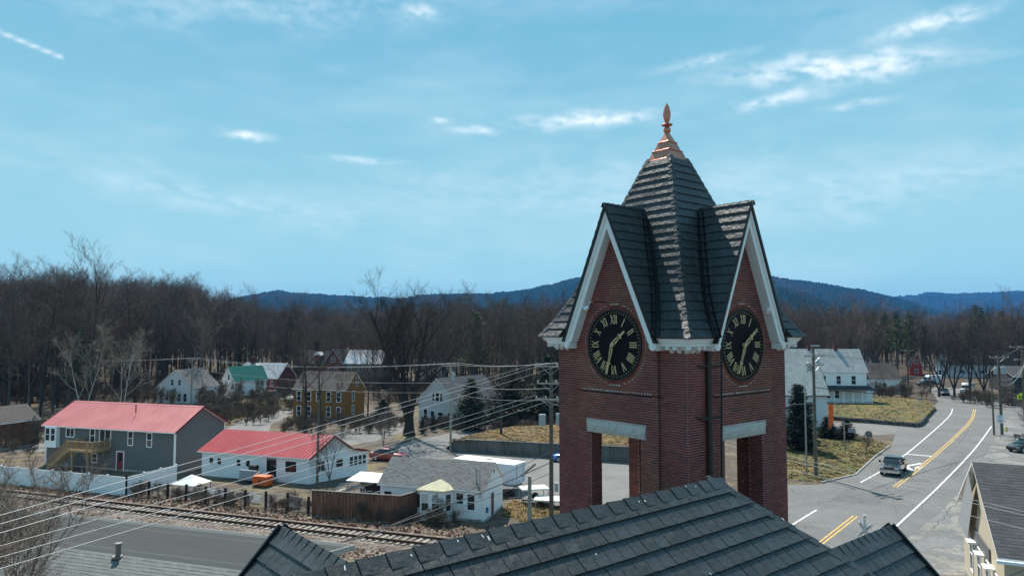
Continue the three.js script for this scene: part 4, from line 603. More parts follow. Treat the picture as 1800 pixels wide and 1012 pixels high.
{ // grey house with the long red metal roof
  const L = 19.0, D = 7.8, o = [-37.0 - TX[0] * L, 78.2 - TX[1] * L];
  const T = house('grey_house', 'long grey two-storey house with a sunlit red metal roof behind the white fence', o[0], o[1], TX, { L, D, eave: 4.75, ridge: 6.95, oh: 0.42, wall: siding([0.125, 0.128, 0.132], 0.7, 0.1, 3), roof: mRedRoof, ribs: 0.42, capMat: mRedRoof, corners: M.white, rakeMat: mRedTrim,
    windows: [['front', 7.15, 3.0, 0.62, 1.45], ['front', 12.75, 2.95, 0.62, 1.45], ['front', 15.45, 2.9, 0.62, 1.45], ['front', 3.75, 3.45, 1.15, 0.9, { rows: 1, cols: 2 }], ['front', 7.55, 0.75, 0.7, 0.9]] });
  const F = T.F.front; const bay = new GB(); fbox(bay, F, 0.35, 2.15, 2.15, 4.6, 0.004, 0.5); const bm = mesh('bay', bay, M.white, T); { const F2 = { o: [0, 0, 0.5], u: [1, 0, 0], n: [0, 0, 1] }; for (const s of [0.83, 1.67]) { const w = addWindow(T, F2, s, 2.95, 0.62, 1.4, { t: 0.06 }); bm.add(w); } }
  addDoor(T, F, 9.05, 1.55, 2.05, M.glass, { y: 2.55 }); { const f = new GB(); fbox(f, F, 9.02, 9.08, 2.55, 4.6, 0.03, 0.06); mesh('slider_frame', f, M.white, T); }
  addDoor(T, F, 11.35, 0.95, 2.1, std([0.20, 0.02, 0.03], 0.5), { glass: true });
  // timber deck on posts with a stair down to the left
  const dk = M.deckWood, dz = 2.3, x0 = 6.1, x1 = 9.9, y = 2.45; 
  const deck = mesh('deck', new GB().box(x0, y - 0.22, 0.06, x1, y - 0.03, dz), dk, T); for (let i = 0; i < 14; i++) mesh('deck_board', new GB().box(x0 + 0.005, y - 0.026, 0.07 + i * 0.16, x1 - 0.005, y, 0.215 + i * 0.16), dk, deck);
  for (const [x, z] of [[x0 + 0.7, dz - 0.08], [x1 - 0.85, dz - 0.08]]) { mesh('deck_post', new GB().box(x - 0.08, 0, z - 0.08, x + 0.08, y - 0.22, z + 0.08), dk, T); mesh('brace', new GB().bar([x + 0.05, y - 0.85, z], [x + 0.62, y - 0.24, z], 0.09).bar([x - 0.05, y - 0.85, z], [x - 0.62, y - 0.24, z], 0.09), dk, T); }
  const rail = (a, b) => { const g = new GB(); g.bar([a[0], a[1] + 0.95, a[2]], [b[0], b[1] + 0.95, b[2]], 0.09, 0.06); g.bar([a[0], a[1] + 0.12, a[2]], [b[0], b[1] + 0.12, b[2]], 0.06, 0.06); const n = Math.round(Math.hypot(b[0] - a[0], b[2] - a[2]) / 0.17); for (let i = 0; i <= n; i++) { const t = i / n, p = [mix(a[0], b[0], t), mix(a[1], b[1], t), mix(a[2], b[2], t)]; const e = i === 0 || i === n; g.box(p[0] - (e ? 0.05 : 0.022), p[1] - 0.05, p[2] - (e ? 0.05 : 0.022), p[0] + (e ? 0.05 : 0.022), p[1] + (e ? 1.02 : 0.93), p[2] + (e ? 0.05 : 0.022)); } mesh('railing', g, dk, T); };
  rail([x0, y, dz], [x1 - 0.9, y, dz]); rail([x1 - 0.8, y, dz], [x1, y, dz]); rail([x1, y, dz - 0.1], [x1, y, 0.15]); rail([x0 + 0.0, y, 1.15], [x0, y, 0.2]);
  for (const z of [1.25, 2.3]) rail([3.2, 0.25, z], [x0 - 0.06, y, z]); const st = new GB(); for (const z of [1.25, 2.3]) st.bar([3.1, 0.05, z], [x0, y - 0.15, z], 0.06, 0.28); mesh('stringer', st, dk, T); for (let i = 0; i < 12; i++) mesh('tread', new GB().cbox(mix(3.25, x0 - 0.1, i / 11), mix(0.18, y - 0.2, i / 11), 1.775, 0.28, 0.04, 1.0), dk, T);
  mesh('floodlight', new GB().cbox(4.7, 2.05, 0.12, 0.24, 0.14, 0.2), M.white, T);
  mesh('roof_vent', new GB().tube([[11.2, 6.2, -2.1], [11.2, 7.2, -2.1]], 0.07, 8), std([0.3, 0.06, 0.05], 0.6), T);
}
{ // white house with a red metal roof, skewed right-hand wall
  const T = thing('white_house', 'single-storey white house with a bright red metal roof beside the grey house', 'house', -33.9, 78.0, 0);
  const A = [0, 0], e = [13.0, -4.4], d = [0.65, 0.76], pr = [[0, 2.78], [2.75, 4.6], [5.1, 3.0], [7.5, 2.46]]; // plan: left front corner, run to the right front corner, direction of the right wall
  const P = (t, s, h) => [A[0] + e[0] * s + d[0] * t, h, -(A[1] + e[1] * s + d[1] * t)];
  const w = new GB(); w.quad(P(0, 0, 0), P(0, 1, 0), P(0, 1, 2.78), P(0, 0, 2.78)); w.poly([P(0, 1, 0), P(7.5, 1, 0), P(7.5, 1, 2.46), P(5.1, 1, 3.0), P(2.75, 1, 4.6), P(0, 1, 2.78)]); w.quad(P(7.5, 1, 0), P(7.5, 0, 0), P(7.5, 0, 2.46), P(7.5, 1, 2.46)); w.poly([P(7.5, 0, 0), P(0, 0, 0), P(0, 0, 2.78), P(2.75, 0, 4.6), P(5.1, 0, 3.0), P(7.5, 0, 2.46)]);
  mesh('wall', w, siding([0.84, 0.84, 0.84], 0.55, 0.06, 5), T);
  const mr = redMetal([0.66, 0.105, 0.11], 0.46); for (let i = 0; i < 3; i++) { const [t0, h0] = pr[i], [t1, h1] = pr[i + 1], o0 = i === 0 ? -0.35 : 0, hh = i === 0 ? -0.23 : 0, a = P(t0 + o0, -0.02, h0 + hh + 0.1), b = P(t0 + o0, 1.025, h0 + hh + 0.1), c = P(t1, 1.025, h1 + 0.1), f = P(t1, -0.02, h1 + 0.1), g = new GB().quad(a, b, c, f), R = mesh('roof', g, mr, T), lo = q => [q[0], q[1] - 0.12, q[2]]; mesh('fascia', new GB().quad(lo(a), lo(b), b, a).quad(lo(a), lo(b), lo(c), lo(f)), M.white, R); mesh('rake_trim', new GB().bar(lo(b), lo(c), 0.06, 0.2), mRedTrim, R);  // this red too is lightened to carry some glare in its base
    const q = new GB(); for (let s = 0; s <= 1.02; s += 0.03) q.bar(P(t0 + o0, s, h0 + hh + 0.12), P(t1, s, h1 + 0.12), 0.055, 0.05); mesh('seam', q, mr, R).userData.kind = 'stuff'; }
  const len = Math.hypot(...e), FF = { o: [0, 0, 0], u: [e[0] / len, 0, -e[1] / len], n: [e[1] / len, 0, e[0] / len] }, dl = Math.hypot(...d), o1 = P(0, 1, 0), FR = { o: o1, u: [d[0] / dl, 0, -d[1] / dl], n: [d[1] / dl, 0, d[0] / dl] };
  FF.n = [FF.u[2] * -1, 0, FF.u[0]]; FR.n = [-FR.u[2], 0, FR.u[0]];
  for (const s of [1.3, 2.35, 4.9, 6.1]) addWindow(T, FF, s, 1.35, 0.5, 0.65, { rows: 1, t: 0.05 }); addDoor(T, FF, 9.1, 1.25, 2.0, M.glass, { y: 0.55 }); addWindow(T, FF, 11.5, 1.1, 1.35, 1.1, { rows: 1 });
  addWindow(T, FR, 1.35, 1.15, 0.95, 0.95, { cols: 2, rows: 1 }); addWindow(T, FR, 3.7, 1.25, 0.85, 0.85); for (let i = 0; i < 4; i++) addWindow(T, FR, 5.25 + i * 0.58, 1.15, 0.42, 0.95, { t: 0.05 });
  const pt2 = (s, h, z) => fpt(FF, s, h, z); const porch = new GB(); fbox(porch, FF, 6.3, 9.9, 0.3, 0.5, 0.05, 1.6); const pm = mesh('porch', porch, M.grey, T); for (const s of [6.35, 8.0, 9.85]) mesh('post', new GB().bar(pt2(s, 0, 1.55), pt2(s, 1.35, 1.55), 0.08), M.grey, pm); mesh('railing', new GB().bar(pt2(6.35, 1.3, 1.55), pt2(8.5, 1.3, 1.55), 0.06, 0.08), M.white, pm); { const g = new GB(); fbox(g, FF, 6.35, 8.4, 0.5, 1.25, 1.53, 1.56); mesh('railing_panel', g, std([0.30, 0.33, 0.36], 0.7), pm); } for (let i = 0; i < 3; i++) { const g = new GB(); fbox(g, FF, 8.9, 9.9, 0.08 + i * 0.13, 0.2 + i * 0.13, 2.3 - i * 0.25, 2.6 - i * 0.25); mesh('step', g, M.grey, pm); } mesh('railing', new GB().bar(pt2(9.95, 1.3, 1.6), pt2(9.95, 0.9, 2.6), 0.06).bar(pt2(8.85, 1.3, 1.6), pt2(8.85, 0.9, 2.6), 0.06), M.galv, pm);
}
{ // white cottage with grey shingles
  const dr = [0.96, -0.28], L = 9.5, o = [-2.3 - dr[0] * L, 59.3 - dr[1] * L], D = 5.2;
  const T = house('white_cottage', 'small white cottage with grey shingle roof and cream-roofed bay beside the tracks', o[0], o[1], dr, { L, D, eave: 2.62, ridge: 4.35, oh: 0.22, wall: siding([0.84, 0.84, 0.84], 0.5, 0.07, 7), roof: shingled([0.14, 0.143, 0.14], 0.35, 4), windows: [['front', 0.75, 1.0, 0.7, 1.0], ['front', 3.15, 0.95, 0.95, 0.9, { mat: M.dark, cols: 2 }], ['front', 7.35, 1.05, 0.62, 1.2], ['front', 8.35, 0.95, 0.62, 1.25]] });
  // faceted bay
  const b0 = 4.05, b1 = 6.75, pj = 0.95, c = 0.55, yb = 2.55, pl = [[b0, 0.004], [b0 + c * 0.2, pj], [b1 - c, pj], [b1, 0.004]], g = new GB(); for (let i = 0; i < 3; i++) g.quad([pl[i][0], 0, pl[i][1]], [pl[i + 1][0], 0, pl[i + 1][1]], [pl[i + 1][0], yb, pl[i + 1][1]], [pl[i][0], yb, pl[i][1]]); const bay = mesh('bay', g, siding([0.84, 0.84, 0.84], 0.5, 0.07, 7), T);
  const F2 = { o: [pl[1][0], 0, pj], u: [1, 0, 0], n: [0, 0, 1] }; for (const s of [0.45, 1.4]) bay.add(addWindow(T, F2, s, 0.85, 0.62, 1.35, { blind: 0.5 })); const q = Math.hypot(c, pj), F3 = { o: [pl[2][0], 0, pl[2][1]], u: [c / q, 0, -pj / q], n: [pj / q, 0, c / q] }; bay.add(addWindow(T, F3, q * 0.5, 0.85, 0.5, 1.35));
  const ap = [(b0 + b1) / 2 + 0.1, 3.25, -0.35], ov = 0.16, e2 = [[b0 - ov, yb + 0.02, -0.1], [b0 - ov, yb + 0.02, pj + ov], [b1 - c + ov, yb + 0.02, pj + ov], [b1 + ov + 0.2, yb + 0.02, -0.1]], r = new GB(); for (let i = 0; i < 3; i++) r.tri(e2[i], e2[i + 1], ap); for (let i = 0; i < 3; i++) r.quad([e2[i][0], yb - 0.08, e2[i][2]], [e2[i + 1][0], yb - 0.08, e2[i + 1][2]], e2[i + 1], e2[i]); mesh('bay_roof', r, shingled([0.62, 0.55, 0.36], 0.08, 9), bay);
  mesh('air_conditioner', new GB().box(7.02, 0.92, 0.05, 7.68, 1.42, 0.5), std([0.62, 0.62, 0.60], 0.6), T); addDoor(T, T.F.right, 2.1, 0.85, 2.0, std([0.16, 0.055, 0.065], 0.5), { glass: true }); mesh('meter', new GB().cbox(L + 0.08, 0.9, -0.55, 0.14, 0.4, 0.3), std([0.05, 0.1, 0.25], 0.5), T); mesh('attic_vent', new GB().tube([[L + 0.005, 3.75, -2.6], [L + 0.03, 3.75, -2.6]], 0.17, 12), M.dark, T);
  mesh('service_mast', new GB().tube([[L - 0.35, 2.0, -0.02 + 0.1], [L - 0.35, 4.4, 0.1]], 0.045, 8), M.galv, T); mesh('flue', new GB().tube([[L - 0.9, 3.0, -0.6], [L - 0.9, 4.35, -0.6]], 0.07, 8), M.galv, T); mesh('downpipe', new GB().box(L - 0.14, 0.1, 0.03, L - 0.04, 2.5, 0.12), M.white, T);
}
const wN = (s, y, w = 0.62, h = 1.25) => ['front', s, y, w, h], wR = (s, y, w = 0.6, h = 1.2) => ['right', s, y, w, h];
const mGreyShingle = shingled([0.115, 0.112, 0.11], 0.22, 14);
house('white_cape_house', 'white one-and-a-half-storey house with grey roof behind a pole at the wood edge', -76.1, 151.9, [0.977, -0.216], { L: 8.8, D: 9, axis: 'z', eave: 3.45, ridge: 7.1, wall: siding([0.80, 0.80, 0.80], 0.6, 0.06, 9), roof: mGreyShingle, oh: 0.25, windows: [wN(2.6, 0.8), wN(5.6, 0.6, 0.75, 1.6), wN(7.0, 0.6, 0.75, 1.6), wN(3.8, 4.0, 0.6, 1.1), wN(5.6, 4.0, 0.6, 1.1), wR(2.2, 1.0, 0.75, 1.4), wR(6.7, 1.0, 0.7, 1.5)] });
house('white_barn', 'white gabled annex with a faded green metal roof right of the cape house', -66.6, 163.4, [0.86, -0.51], { L: 4.0, D: 9, axis: 'z', eave: 4.3, ridge: 7.2, wall: siding([0.80, 0.80, 0.80], 0.6, 0.06, 11), roof: std([0.055, 0.23, 0.16], 0.5), oh: 0.35, ribs: 0.5, category: 'barn', windows: [wN(2.0, 4.3, 0.6, 1.1)] });
{ const mRedWall = siding([0.145, 0.035, 0.038], 0.7, 0.12, 13), mGreyMetal = std([0.42, 0.43, 0.44], 0.4, { metalness: 0.2 });
  const T = house('maroon_house', 'maroon house with pale metal roof and dormer above the parked cars', -68.3, 176.2, [0.96, -0.28], { L: 11.5, D: 7.5, eave: 4.1, ridge: 7.3, wall: mRedWall, roof: mGreyMetal, ribs: 0.6, oh: 0.45, windows: [wN(5.8, 2.1, 0.6, 1.2), wN(7.9, 2.1, 0.6, 1.2), wN(10.0, 2.1, 0.6, 1.2)], chimneys: [[1.9, -3.6, 0.9, 6.4, 8.6]] });
  const g = new GB().box(3.2, 4.9, -2.6, 5.0, 6.1, -0.9); const dm = mesh('dormer', g, mRedWall, T); mesh('dormer_roof', new GB().hex([[2.9, 6.05, -0.6], [5.3, 6.05, -0.6], [5.3, 7.0, -3.6], [2.9, 7.0, -3.6]], [[2.9, 6.17, -0.6], [5.3, 6.17, -0.6], [5.3, 7.12, -3.6], [2.9, 7.12, -3.6]]), mGreyMetal, dm); dm.add(addWindow(T, { o: [0, 0, -0.9], u: [1, 0, 0], n: [0, 0, 1] }, 3.9, 5.1, 0.55, 0.8)); mesh('garage_opening', new GB().box(0.2, 0.2, -0.5, 4.6, 1.9, 0.02), M.black, T);  // garage opening is a black slab painting the dark interior
  house('mustard_house', 'mustard yellow two-storey clapboard house half hidden by bare trees', -38.9, 126.2, [0.95, -0.3], { L: 10.5, D: 6.6, eave: 5.35, ridge: 8.2, wall: siding([0.23, 0.105, 0.022], 0.7, 0.1, 15), roof: shingled([0.085, 0.068, 0.062], 0.3, 24), oh: 0.2, win: { t: 0.1 }, windows: [wN(1.2, 0.7, 0.75, 1.6), wN(3.2, 0.7, 0.75, 1.6), wN(7.2, 0.7, 0.75, 1.6), wN(9.2, 0.7, 0.75, 1.6), wN(1.2, 3.3, 0.75, 1.6), wN(3.2, 3.3, 0.75, 1.6), wN(5.2, 3.3, 0.75, 1.6), wN(7.2, 3.3, 0.75, 1.6), wN(9.2, 3.3, 0.75, 1.6), wR(2.6, 0.9, 0.6, 1.6), wR(2.6, 3.3, 0.6, 1.6), wR(3.9, 5.7, 0.55, 1.5)] });
  const g2 = house('gabled_brick_house', 'dark red gabled house seen through branches behind the mustard house', -51.5, 193.5, [0.98, -0.2], { L: 5.6, D: 9, axis: 'z', eave: 6.4, ridge: 10.3, wall: mRedWall, roof: mGreyShingle, oh: 0.4, windows: [wN(2.8, 7.0, 0.9, 1.2), wN(1.8, 3.6, 0.9, 1.6), wN(3.6, 3.6, 0.9, 1.6)] });
  mesh('wing_wall', new GB().box(-6.5, 0, -7.5, -0.05, 6.2, -2), mRedWall, g2); mesh('wing_roof', new GB().hex([[-6.9, 6.2, -1.6], [0, 6.2, -1.6], [0, 6.2, -7.9], [-6.9, 6.2, -7.9]], [[-6.9, 9.6, -4.7], [0.6, 9.6, -4.7], [0.6, 9.6, -4.8], [-6.9, 9.6, -4.8]]), mGreyShingle, g2); mesh('dormer', new GB().box(-3.6, 6.8, -3.6, -2.0, 8.6, -1.9), mRedWall, g2); mesh('dormer_roof', new GB().hex([[-3.9, 8.6, -1.7], [-1.7, 8.6, -1.7], [-1.7, 8.7, -4.5], [-3.9, 8.7, -4.5]], [[-2.85, 9.5, -1.7], [-2.75, 9.5, -1.7], [-2.75, 9.5, -4.5], [-2.85, 9.5, -4.5]]), M.whiteTrim, g2);
  house('tan_house', 'tan house with pale grey dormered roof behind the big oak', -45.6, 193, [0.98, -0.2], { L: 10.5, D: 8, eave: 6.7, ridge: 10.0, wall: siding([0.17, 0.14, 0.11], 0.7, 0.1, 17), roof: std([0.46, 0.48, 0.52], 0.5), oh: 0.4, windows: [wN(1.5, 4.6, 0.7, 1.4), wN(4.5, 4.6, 0.7, 1.4), wN(7.5, 4.6, 0.7, 1.4), wN(2, 1.4, 0.7, 1.4), wN(6, 1.4, 0.7, 1.4)] });
  house('small_white_house', 'little white gable just visible in the wood behind the oak', -27.5, 215, [0.92, -0.39], { L: 5, D: 7, axis: 'z', eave: 5.4, ridge: 9.2, wall: siding([0.55, 0.56, 0.58], 0.6, 0.05, 19), roof: mGreyShingle, windows: [wN(2.6, 6.2, 0.8, 1.1)] });
  house('dark_roof_house', 'dark house with brick chimney deep in the wood above the maroon house', -62, 205, [0.98, -0.2], { L: 9, D: 8, eave: 6.0, ridge: 9.6, wall: siding([0.10, 0.085, 0.08], 0.8, 0.1, 21), roof: shingled([0.05, 0.045, 0.045], 0.2, 25), windows: [wN(2, 3.8), wN(4.5, 3.8), wN(7, 3.8)], chimneys: [[4.5, -3, 0.9, 8.4, 12.2]] });
  house('grey_white_house', 'pale house with slate-blue roof standing behind evergreens and a pole', -15.9, 121.2, [0.80, -0.60], { L: 8.6, D: 12, axis: 'z', eave: 3.9, ridge: 7.6, oh: 0.35, wall: siding([0.55, 0.565, 0.58], 0.6, 0.08, 23), roof: shingled([0.060, 0.070, 0.085], 0.2, 26), windows: [wN(1.6, 0.6, 0.8, 1.8), wN(3.2, 0.3, 0.8, 1.9), wN(5.0, 0.8, 1.1, 1.3), wN(7.2, 0.9, 0.9, 1.3), wN(3.4, 3.9, 0.55, 1.3), wN(4.3, 3.9, 0.8, 1.5), wN(5.2, 3.9, 0.55, 1.3), wR(3, 1.0), wR(6, 1.0)] }); }
// right-hand side of the tower
{ const T = house('shingle_roof_house', 'white house with sunlit pale shingles and dark green trim behind the near pole', 40.5, 115, [1, -0.05], { L: 10.3, D: 7.5, eave: 5.6, ridge: 9.5, oh: 0.45, wall: siding([0.60, 0.615, 0.64], 0.6, 0.06, 27), roof: shingled([0.46, 0.46, 0.43], 0.22, 28), trim: std([0.02, 0.045, 0.035], 0.6), rakeMat: std([0.02, 0.045, 0.035], 0.6), win: { mat: M.white, t: 0.1 }, windows: [wN(7.6, 2.3, 1.1, 1.9), wN(2.5, 2.3, 1.1, 1.9), ['right', 1.6, 2.6, 0.8, 1.7], ['right', 3.4, 2.6, 0.8, 1.7], ['right', 5.4, 2.6, 0.8, 1.7], ['right', 2.0, 0.4, 0.8, 1.3], ['right', 4.5, 0.4, 0.8, 1.3]] }); void T; }
{ const T = house('farmhouse', 'big white two-storey farmhouse with weathered grey roof and a front porch', 57.8, 149.4, [0.995, -0.10], { L: 16.2, D: 8.5, eave: 7.2, ridge: 11.5, oh: 0.35, wall: siding([0.82, 0.82, 0.82], 0.55, 0.05, 29), roof: new THREE.MeshStandardMaterial({ map: colourTex(256, 7, (u, v) => { const a = fbm(u * 8, v * 3, 5, 81, 0), b = fbm(u * 50, v * 50, 2, 82, 50), k = 0.65 + 0.55 * a + 0.3 * (b - 0.5); return [0.36 * k, 0.36 * k, 0.35 * k]; }), roughness: 0.85, side: THREE.DoubleSide }), windows: [wN(7.6, 4.4, 0.85, 1.7), wN(10.6, 4.4, 0.85, 1.7), wN(13.6, 4.4, 0.85, 1.7), wN(8.4, 1.5, 0.85, 1.6), wN(10.2, 1.5, 0.85, 1.6), wR(1.5, 4.5, 0.7, 1.6), wR(3.2, 4.5, 0.7, 1.6), wR(5.5, 4.5, 0.7, 1.6)], chimneys: [[11.5, -4.2, 0.7, 11, 12.4], [6.0, -4.2, 0.6, 11, 12.2]] });
  const pr = mesh('porch', new GB().box(6.8, 0.35, 0.02, 16.4, 0.6, 2.6), M.whiteTrim, T); mesh('porch_roof', new GB().hex([[6.5, 3.3, 2.9], [16.7, 3.3, 2.9], [16.7, 3.4, 0.03], [6.5, 3.4, 0.03]], [[6.5, 3.45, 2.9], [16.7, 3.45, 2.9], [16.7, 4.1, 0.03], [6.5, 4.1, 0.03]]), shingled([0.022, 0.022, 0.025], 0.3, 31), pr); for (let i = 0; i < 6; i++) mesh('porch_post', new GB().box(6.9 + i * 1.86, 0.6, 2.35, 7.04 + i * 1.86, 3.3, 2.49), M.white, pr); const rl = new GB(); rl.box(6.9, 1.35, 2.38, 16.3, 1.43, 2.46).box(6.9, 0.75, 2.38, 16.3, 0.8, 2.46); for (let x = 7; x < 16.3; x += 0.3) rl.box(x, 0.8, 2.4, x + 0.05, 1.35, 2.44); mesh('railing', rl, M.white, pr); mesh('porch_skirt', new GB().box(6.85, -0.2, 2.2, 16.3, 0.34, 2.3), M.grey, pr);
  for (let i = 0; i < 4; i++) mesh('step', new GB().box(16.5, 0.12 * i, 0.6 + i * 0.0, 18.4 - i * 0.4, 0.12 * i + 0.12, 1.9), M.grey, pr); mesh('entry_hood', new GB().box(16.25, 2.6, -2.6, 17.8, 2.8, -0.6).box(16.25, 0, -2.4, 17.5, 2.6, -0.8), M.white, T); }
house('garage', 'white garage with brown shingle roof and chimney right of the farmhouse', 83.2, 176.4, [0.99, -0.12], { L: 12.8, D: 8.5, eave: 3.5, ridge: 7.2, oh: 0.3, category: 'garage', wall: siding([0.80, 0.80, 0.81], 0.55, 0.05, 33), roof: shingled([0.13, 0.095, 0.078], 0.25, 34), windows: [wN(9.0, 1.0, 0.95, 1.5), ['right', 1.2, 1.0, 0.8, 1.4]], chimneys: [[3.6, -3.2, 0.9, 5.2, 8.0]] });
{ const T = house('red_gable_house', 'house with red gable and dark roof beyond the garage', 134.0, 238, [0.9, -0.44], { L: 3.4, D: 12, axis: 'z', eave: 3.4, ridge: 7.4, oh: 0.3, wall: siding([0.42, 0.045, 0.035], 0.6, 0.06, 35), roof: shingled([0.035, 0.038, 0.042], 0.25, 36), windows: [wN(1.7, 4.2, 0.8, 1.2), wN(1.7, 1.2, 0.8, 1.2)] }); void T; }
house('long_white_house', 'long white house with dark roof and tall white gable beyond the parked vans', 139.0, 232, [0.9, -0.44], { L: 3.6, D: 7, axis: 'z', eave: 4.0, ridge: 7.9, oh: 0.25, wall: siding([0.74, 0.75, 0.77], 0.55, 0.05, 37), roof: shingled([0.022, 0.024, 0.026], 0.25, 38), windows: [wN(1.0, 0.8, 0.7, 1.6), wN(2.4, 0.8, 0.7, 1.6), wN(1.7, 4.2, 0.7, 1.3)], chimneys: [[1.8, -5.5, 0.7, 7, 9.4]] });
house('low_white_wing', 'low pale wing with dark roof running behind the roadside trees', 142.4, 230.2, [0.98, -0.2], { L: 21, D: 7, eave: 4.2, ridge: 7.8, oh: 0.3, wall: siding([0.50, 0.53, 0.57], 0.6, 0.06, 39), roof: shingled([0.022, 0.024, 0.026], 0.25, 40), windows: [wN(3.5, 1.5, 1.7, 1.1), wN(9, 1.5, 1.4, 1.1), wN(14, 1.5, 1.4, 1.1)] });
house('distant_white_gable', 'tiny distant white gable behind the garage roof', 128, 262, [0.8, -0.6], { L: 5, D: 14, axis: 'z', eave: 3.4, ridge: 8.0, wall: siding([0.72, 0.73, 0.74], 0.6, 0.05, 41), roof: shingled([0.055, 0.06, 0.065], 0.2, 42), windows: [] });
house('dark_workshop', 'dark low building with pale roof edge behind the right-hand poles', 124, 175, [0.99, -0.14], { L: 26, D: 12, eave: 4.2, ridge: 6.4, oh: 0.5, category: 'building', wall: siding([0.05, 0.05, 0.052], 0.8, 0.1, 43), roof: shingled([0.045, 0.048, 0.05], 0.2, 44), windows: [wN(5, 1.4, 1.6, 1.2), wN(12, 1.4, 1.6, 1.2)] });
house('brown_shed', 'weathered brown shed at the far left edge', -72.5, 94.5, [0.95, -0.31], { L: 5.2, D: 6, axis: 'z', eave: 3.6, ridge: 5.4, category: 'shed', wall: M.rustWood, roof: shingled([0.07, 0.055, 0.05], 0.3, 46), windows: [] });
{ // cream building at the lower right
  const dr = [0.91, -0.415], T = house('cream_building', 'cream building with dark shingle roof at the lower right corner', 24.9, 36.4, dr, { L: 16, D: 12.6, eave: 4.55, ridge: 8.0, oh: 0.35, category: 'building', wall: std([0.52, 0.44, 0.32], 0.75), roof: shingled([0.062, 0.065, 0.066], 3, 48), windows: [] });
  for (const [s, y, w, h] of [[3.0, 0.9, 0.9, 2.0], [5.6, 0.9, 0.9, 2.0], [8.2, 0.9, 0.9, 2.0], [10.6, 0.9, 0.9, 2.0]]) addWindow(T, T.F.left, s, y, w, h, { rows: 2 }); mesh('sign_board', fbox(new GB(), T.F.left, 4.6, 9.2, 3.2, 3.9, 0.02, 0.1), std([0.12, 0.12, 0.12], 0.6), T); mesh('gable_panel', new GB().poly([[-0.34, 3.2, -12.4], [-0.34, 7.3, -7.5], [-0.34, 6.0, -6.2], [-0.34, 2.9, -8.8]].map(p => [p[0], p[1], p[2]])), std([0.30, 0.31, 0.32], 0.7), T);
  for (const s of [4.3, 6.9, 9.4]) mesh('shelf_sign', fbox(new GB(), T.F.left, s, s + 0.9, 3.05, 3.15, 0.02, 0.5), M.white, T); mesh('gutter', new GB().box(-0.4, 4.25, 0.42, 16.3, 4.4, 0.56), M.white, T); mesh('roof_vent', new GB().tube([[8.0, 6.9, -4.2], [8.0, 8.6, -4.2]], 0.16, 10).tube([[8.0, 7.0, -4.2], [8.0, 7.45, -4.2]], 0.34, 12).tube([[8.0, 8.6, -4.2], [8.0, 8.75, -4.2]], 0.26, 10), M.galv, T);
  const c = house('entrance_canopy', 'low shingled canopy roof in front of the cream building at the bottom edge', 19.9, 31.2, dr, { L: 9, D: 6, eave: 3.0, ridge: 3.9, oh: 0.3, category: 'canopy', wall: std([0.5, 0.43, 0.33], 0.7), roof: shingled([0.08, 0.08, 0.083], 3, 49), windows: [] }); void c;
}
{ // low railway depot at the lower left: membrane slope to the tracks, shingles towards the camera
  const T = thing('depot_building', 'low depot with dark membrane roof and grey shingles beside the tracks', 'building', -8.8, 40.0, rot(0.951, -0.308));
  const L = 44, r = new GB().quad([-L, 4.0, 0], [0, 4.0, 0], [0, 5.2, 8.4], [-L, 5.2, 8.4]), mMem = new THREE.MeshStandardMaterial({ map: colourTex(512, 16, (u, v) => { const a = fbm(u * 4, v * 16, 4, 61, 0), b = fbm(u * 80, v * 80, 2, 62, 80), k = 0.75 + 0.25 * (a - 0.3) + 0.2 * (b - 0.5) + (Math.abs((v * 3) % 1 - 0.5) < 0.03 ? 0.45 : 0); return [0.040 * k, 0.046 * k, 0.045 * k]; }), roughness: 0.95, side: THREE.DoubleSide });
  const m1 = mesh('membrane_roof', r, mMem, T); mesh('lap_strip', new GB().quad([-L, 4.37, 2.6], [0, 4.37, 2.6], [0, 4.50, 3.5], [-L, 4.50, 3.5]).quad([-L, 4.003, 0.02], [0, 4.003, 0.02], [0, 4.14, 0.95], [-L, 4.14, 0.95]), new THREE.MeshStandardMaterial({ map: blotch([0.066, 0.075, 0.075], 0.2, 6, 128, 5, 0.4), roughness: 0.9, side: THREE.DoubleSide }), m1);
  const m2 = mesh('shingle_roof', new GB().quad([-L, 5.2, 8.4], [0, 5.2, 8.4], [0, 1.7, 18], [-L, 1.7, 18]), shingled([0.135, 0.147, 0.142], 4, 50), T); void m2;
  mesh('fascia', new GB().box(-L, 3.72, -0.06, 0, 3.99, 0).hex([[0, 3.7, 0], [0.06, 3.7, 0], [0.06, 4.9, 8.4], [0, 4.9, 8.4]].map(p => [p[0], p[1], p[2]]), [[0, 4.0, 0], [0.06, 4.0, 0], [0.06, 5.22, 8.4], [0, 5.22, 8.4]]), std([0.40, 0.38, 0.35], 0.8), T);
  mesh('wall', new GB().box(-L + 1.5, 0, 1.6, -1.9, 3.9, 15), std([0.50, 0.46, 0.38], 0.8), T); for (const z of [1.7, 4.2, 6.7]) mesh('bracket', new GB().bar([-1.9, 2.4, z], [-0.15, 3.75, z], 0.14, 0.16).bar([-1.8, 3.72, z], [-0.1, 3.72, z], 0.14, 0.16), std([0.085, 0.045, 0.032], 0.8), T);
  for (let i = 0; i < 16; i++) mesh('bracket', new GB().bar([-2.2 - i * 2.4, 2.5, 1.55], [-2.2 - i * 2.4, 3.72, 0.12], 0.14, 0.16), std([0.085, 0.045, 0.032], 0.8), T);
  mesh('vent_pipe', new GB().tube([[-7.7, 5.15, 8.55], [-7.7, 5.75, 8.55]], 0.12, 12).tube([[-7.7, 5.75, 8.55], [-7.7, 5.81, 8.55]], 0.17, 12).tube([[-7.7, 5.12, 8.6], [-7.7, 5.22, 8.6]], 0.24, 12), std([0.17, 0.16, 0.145], 0.6, { metalness: 0.3 }), T);
}
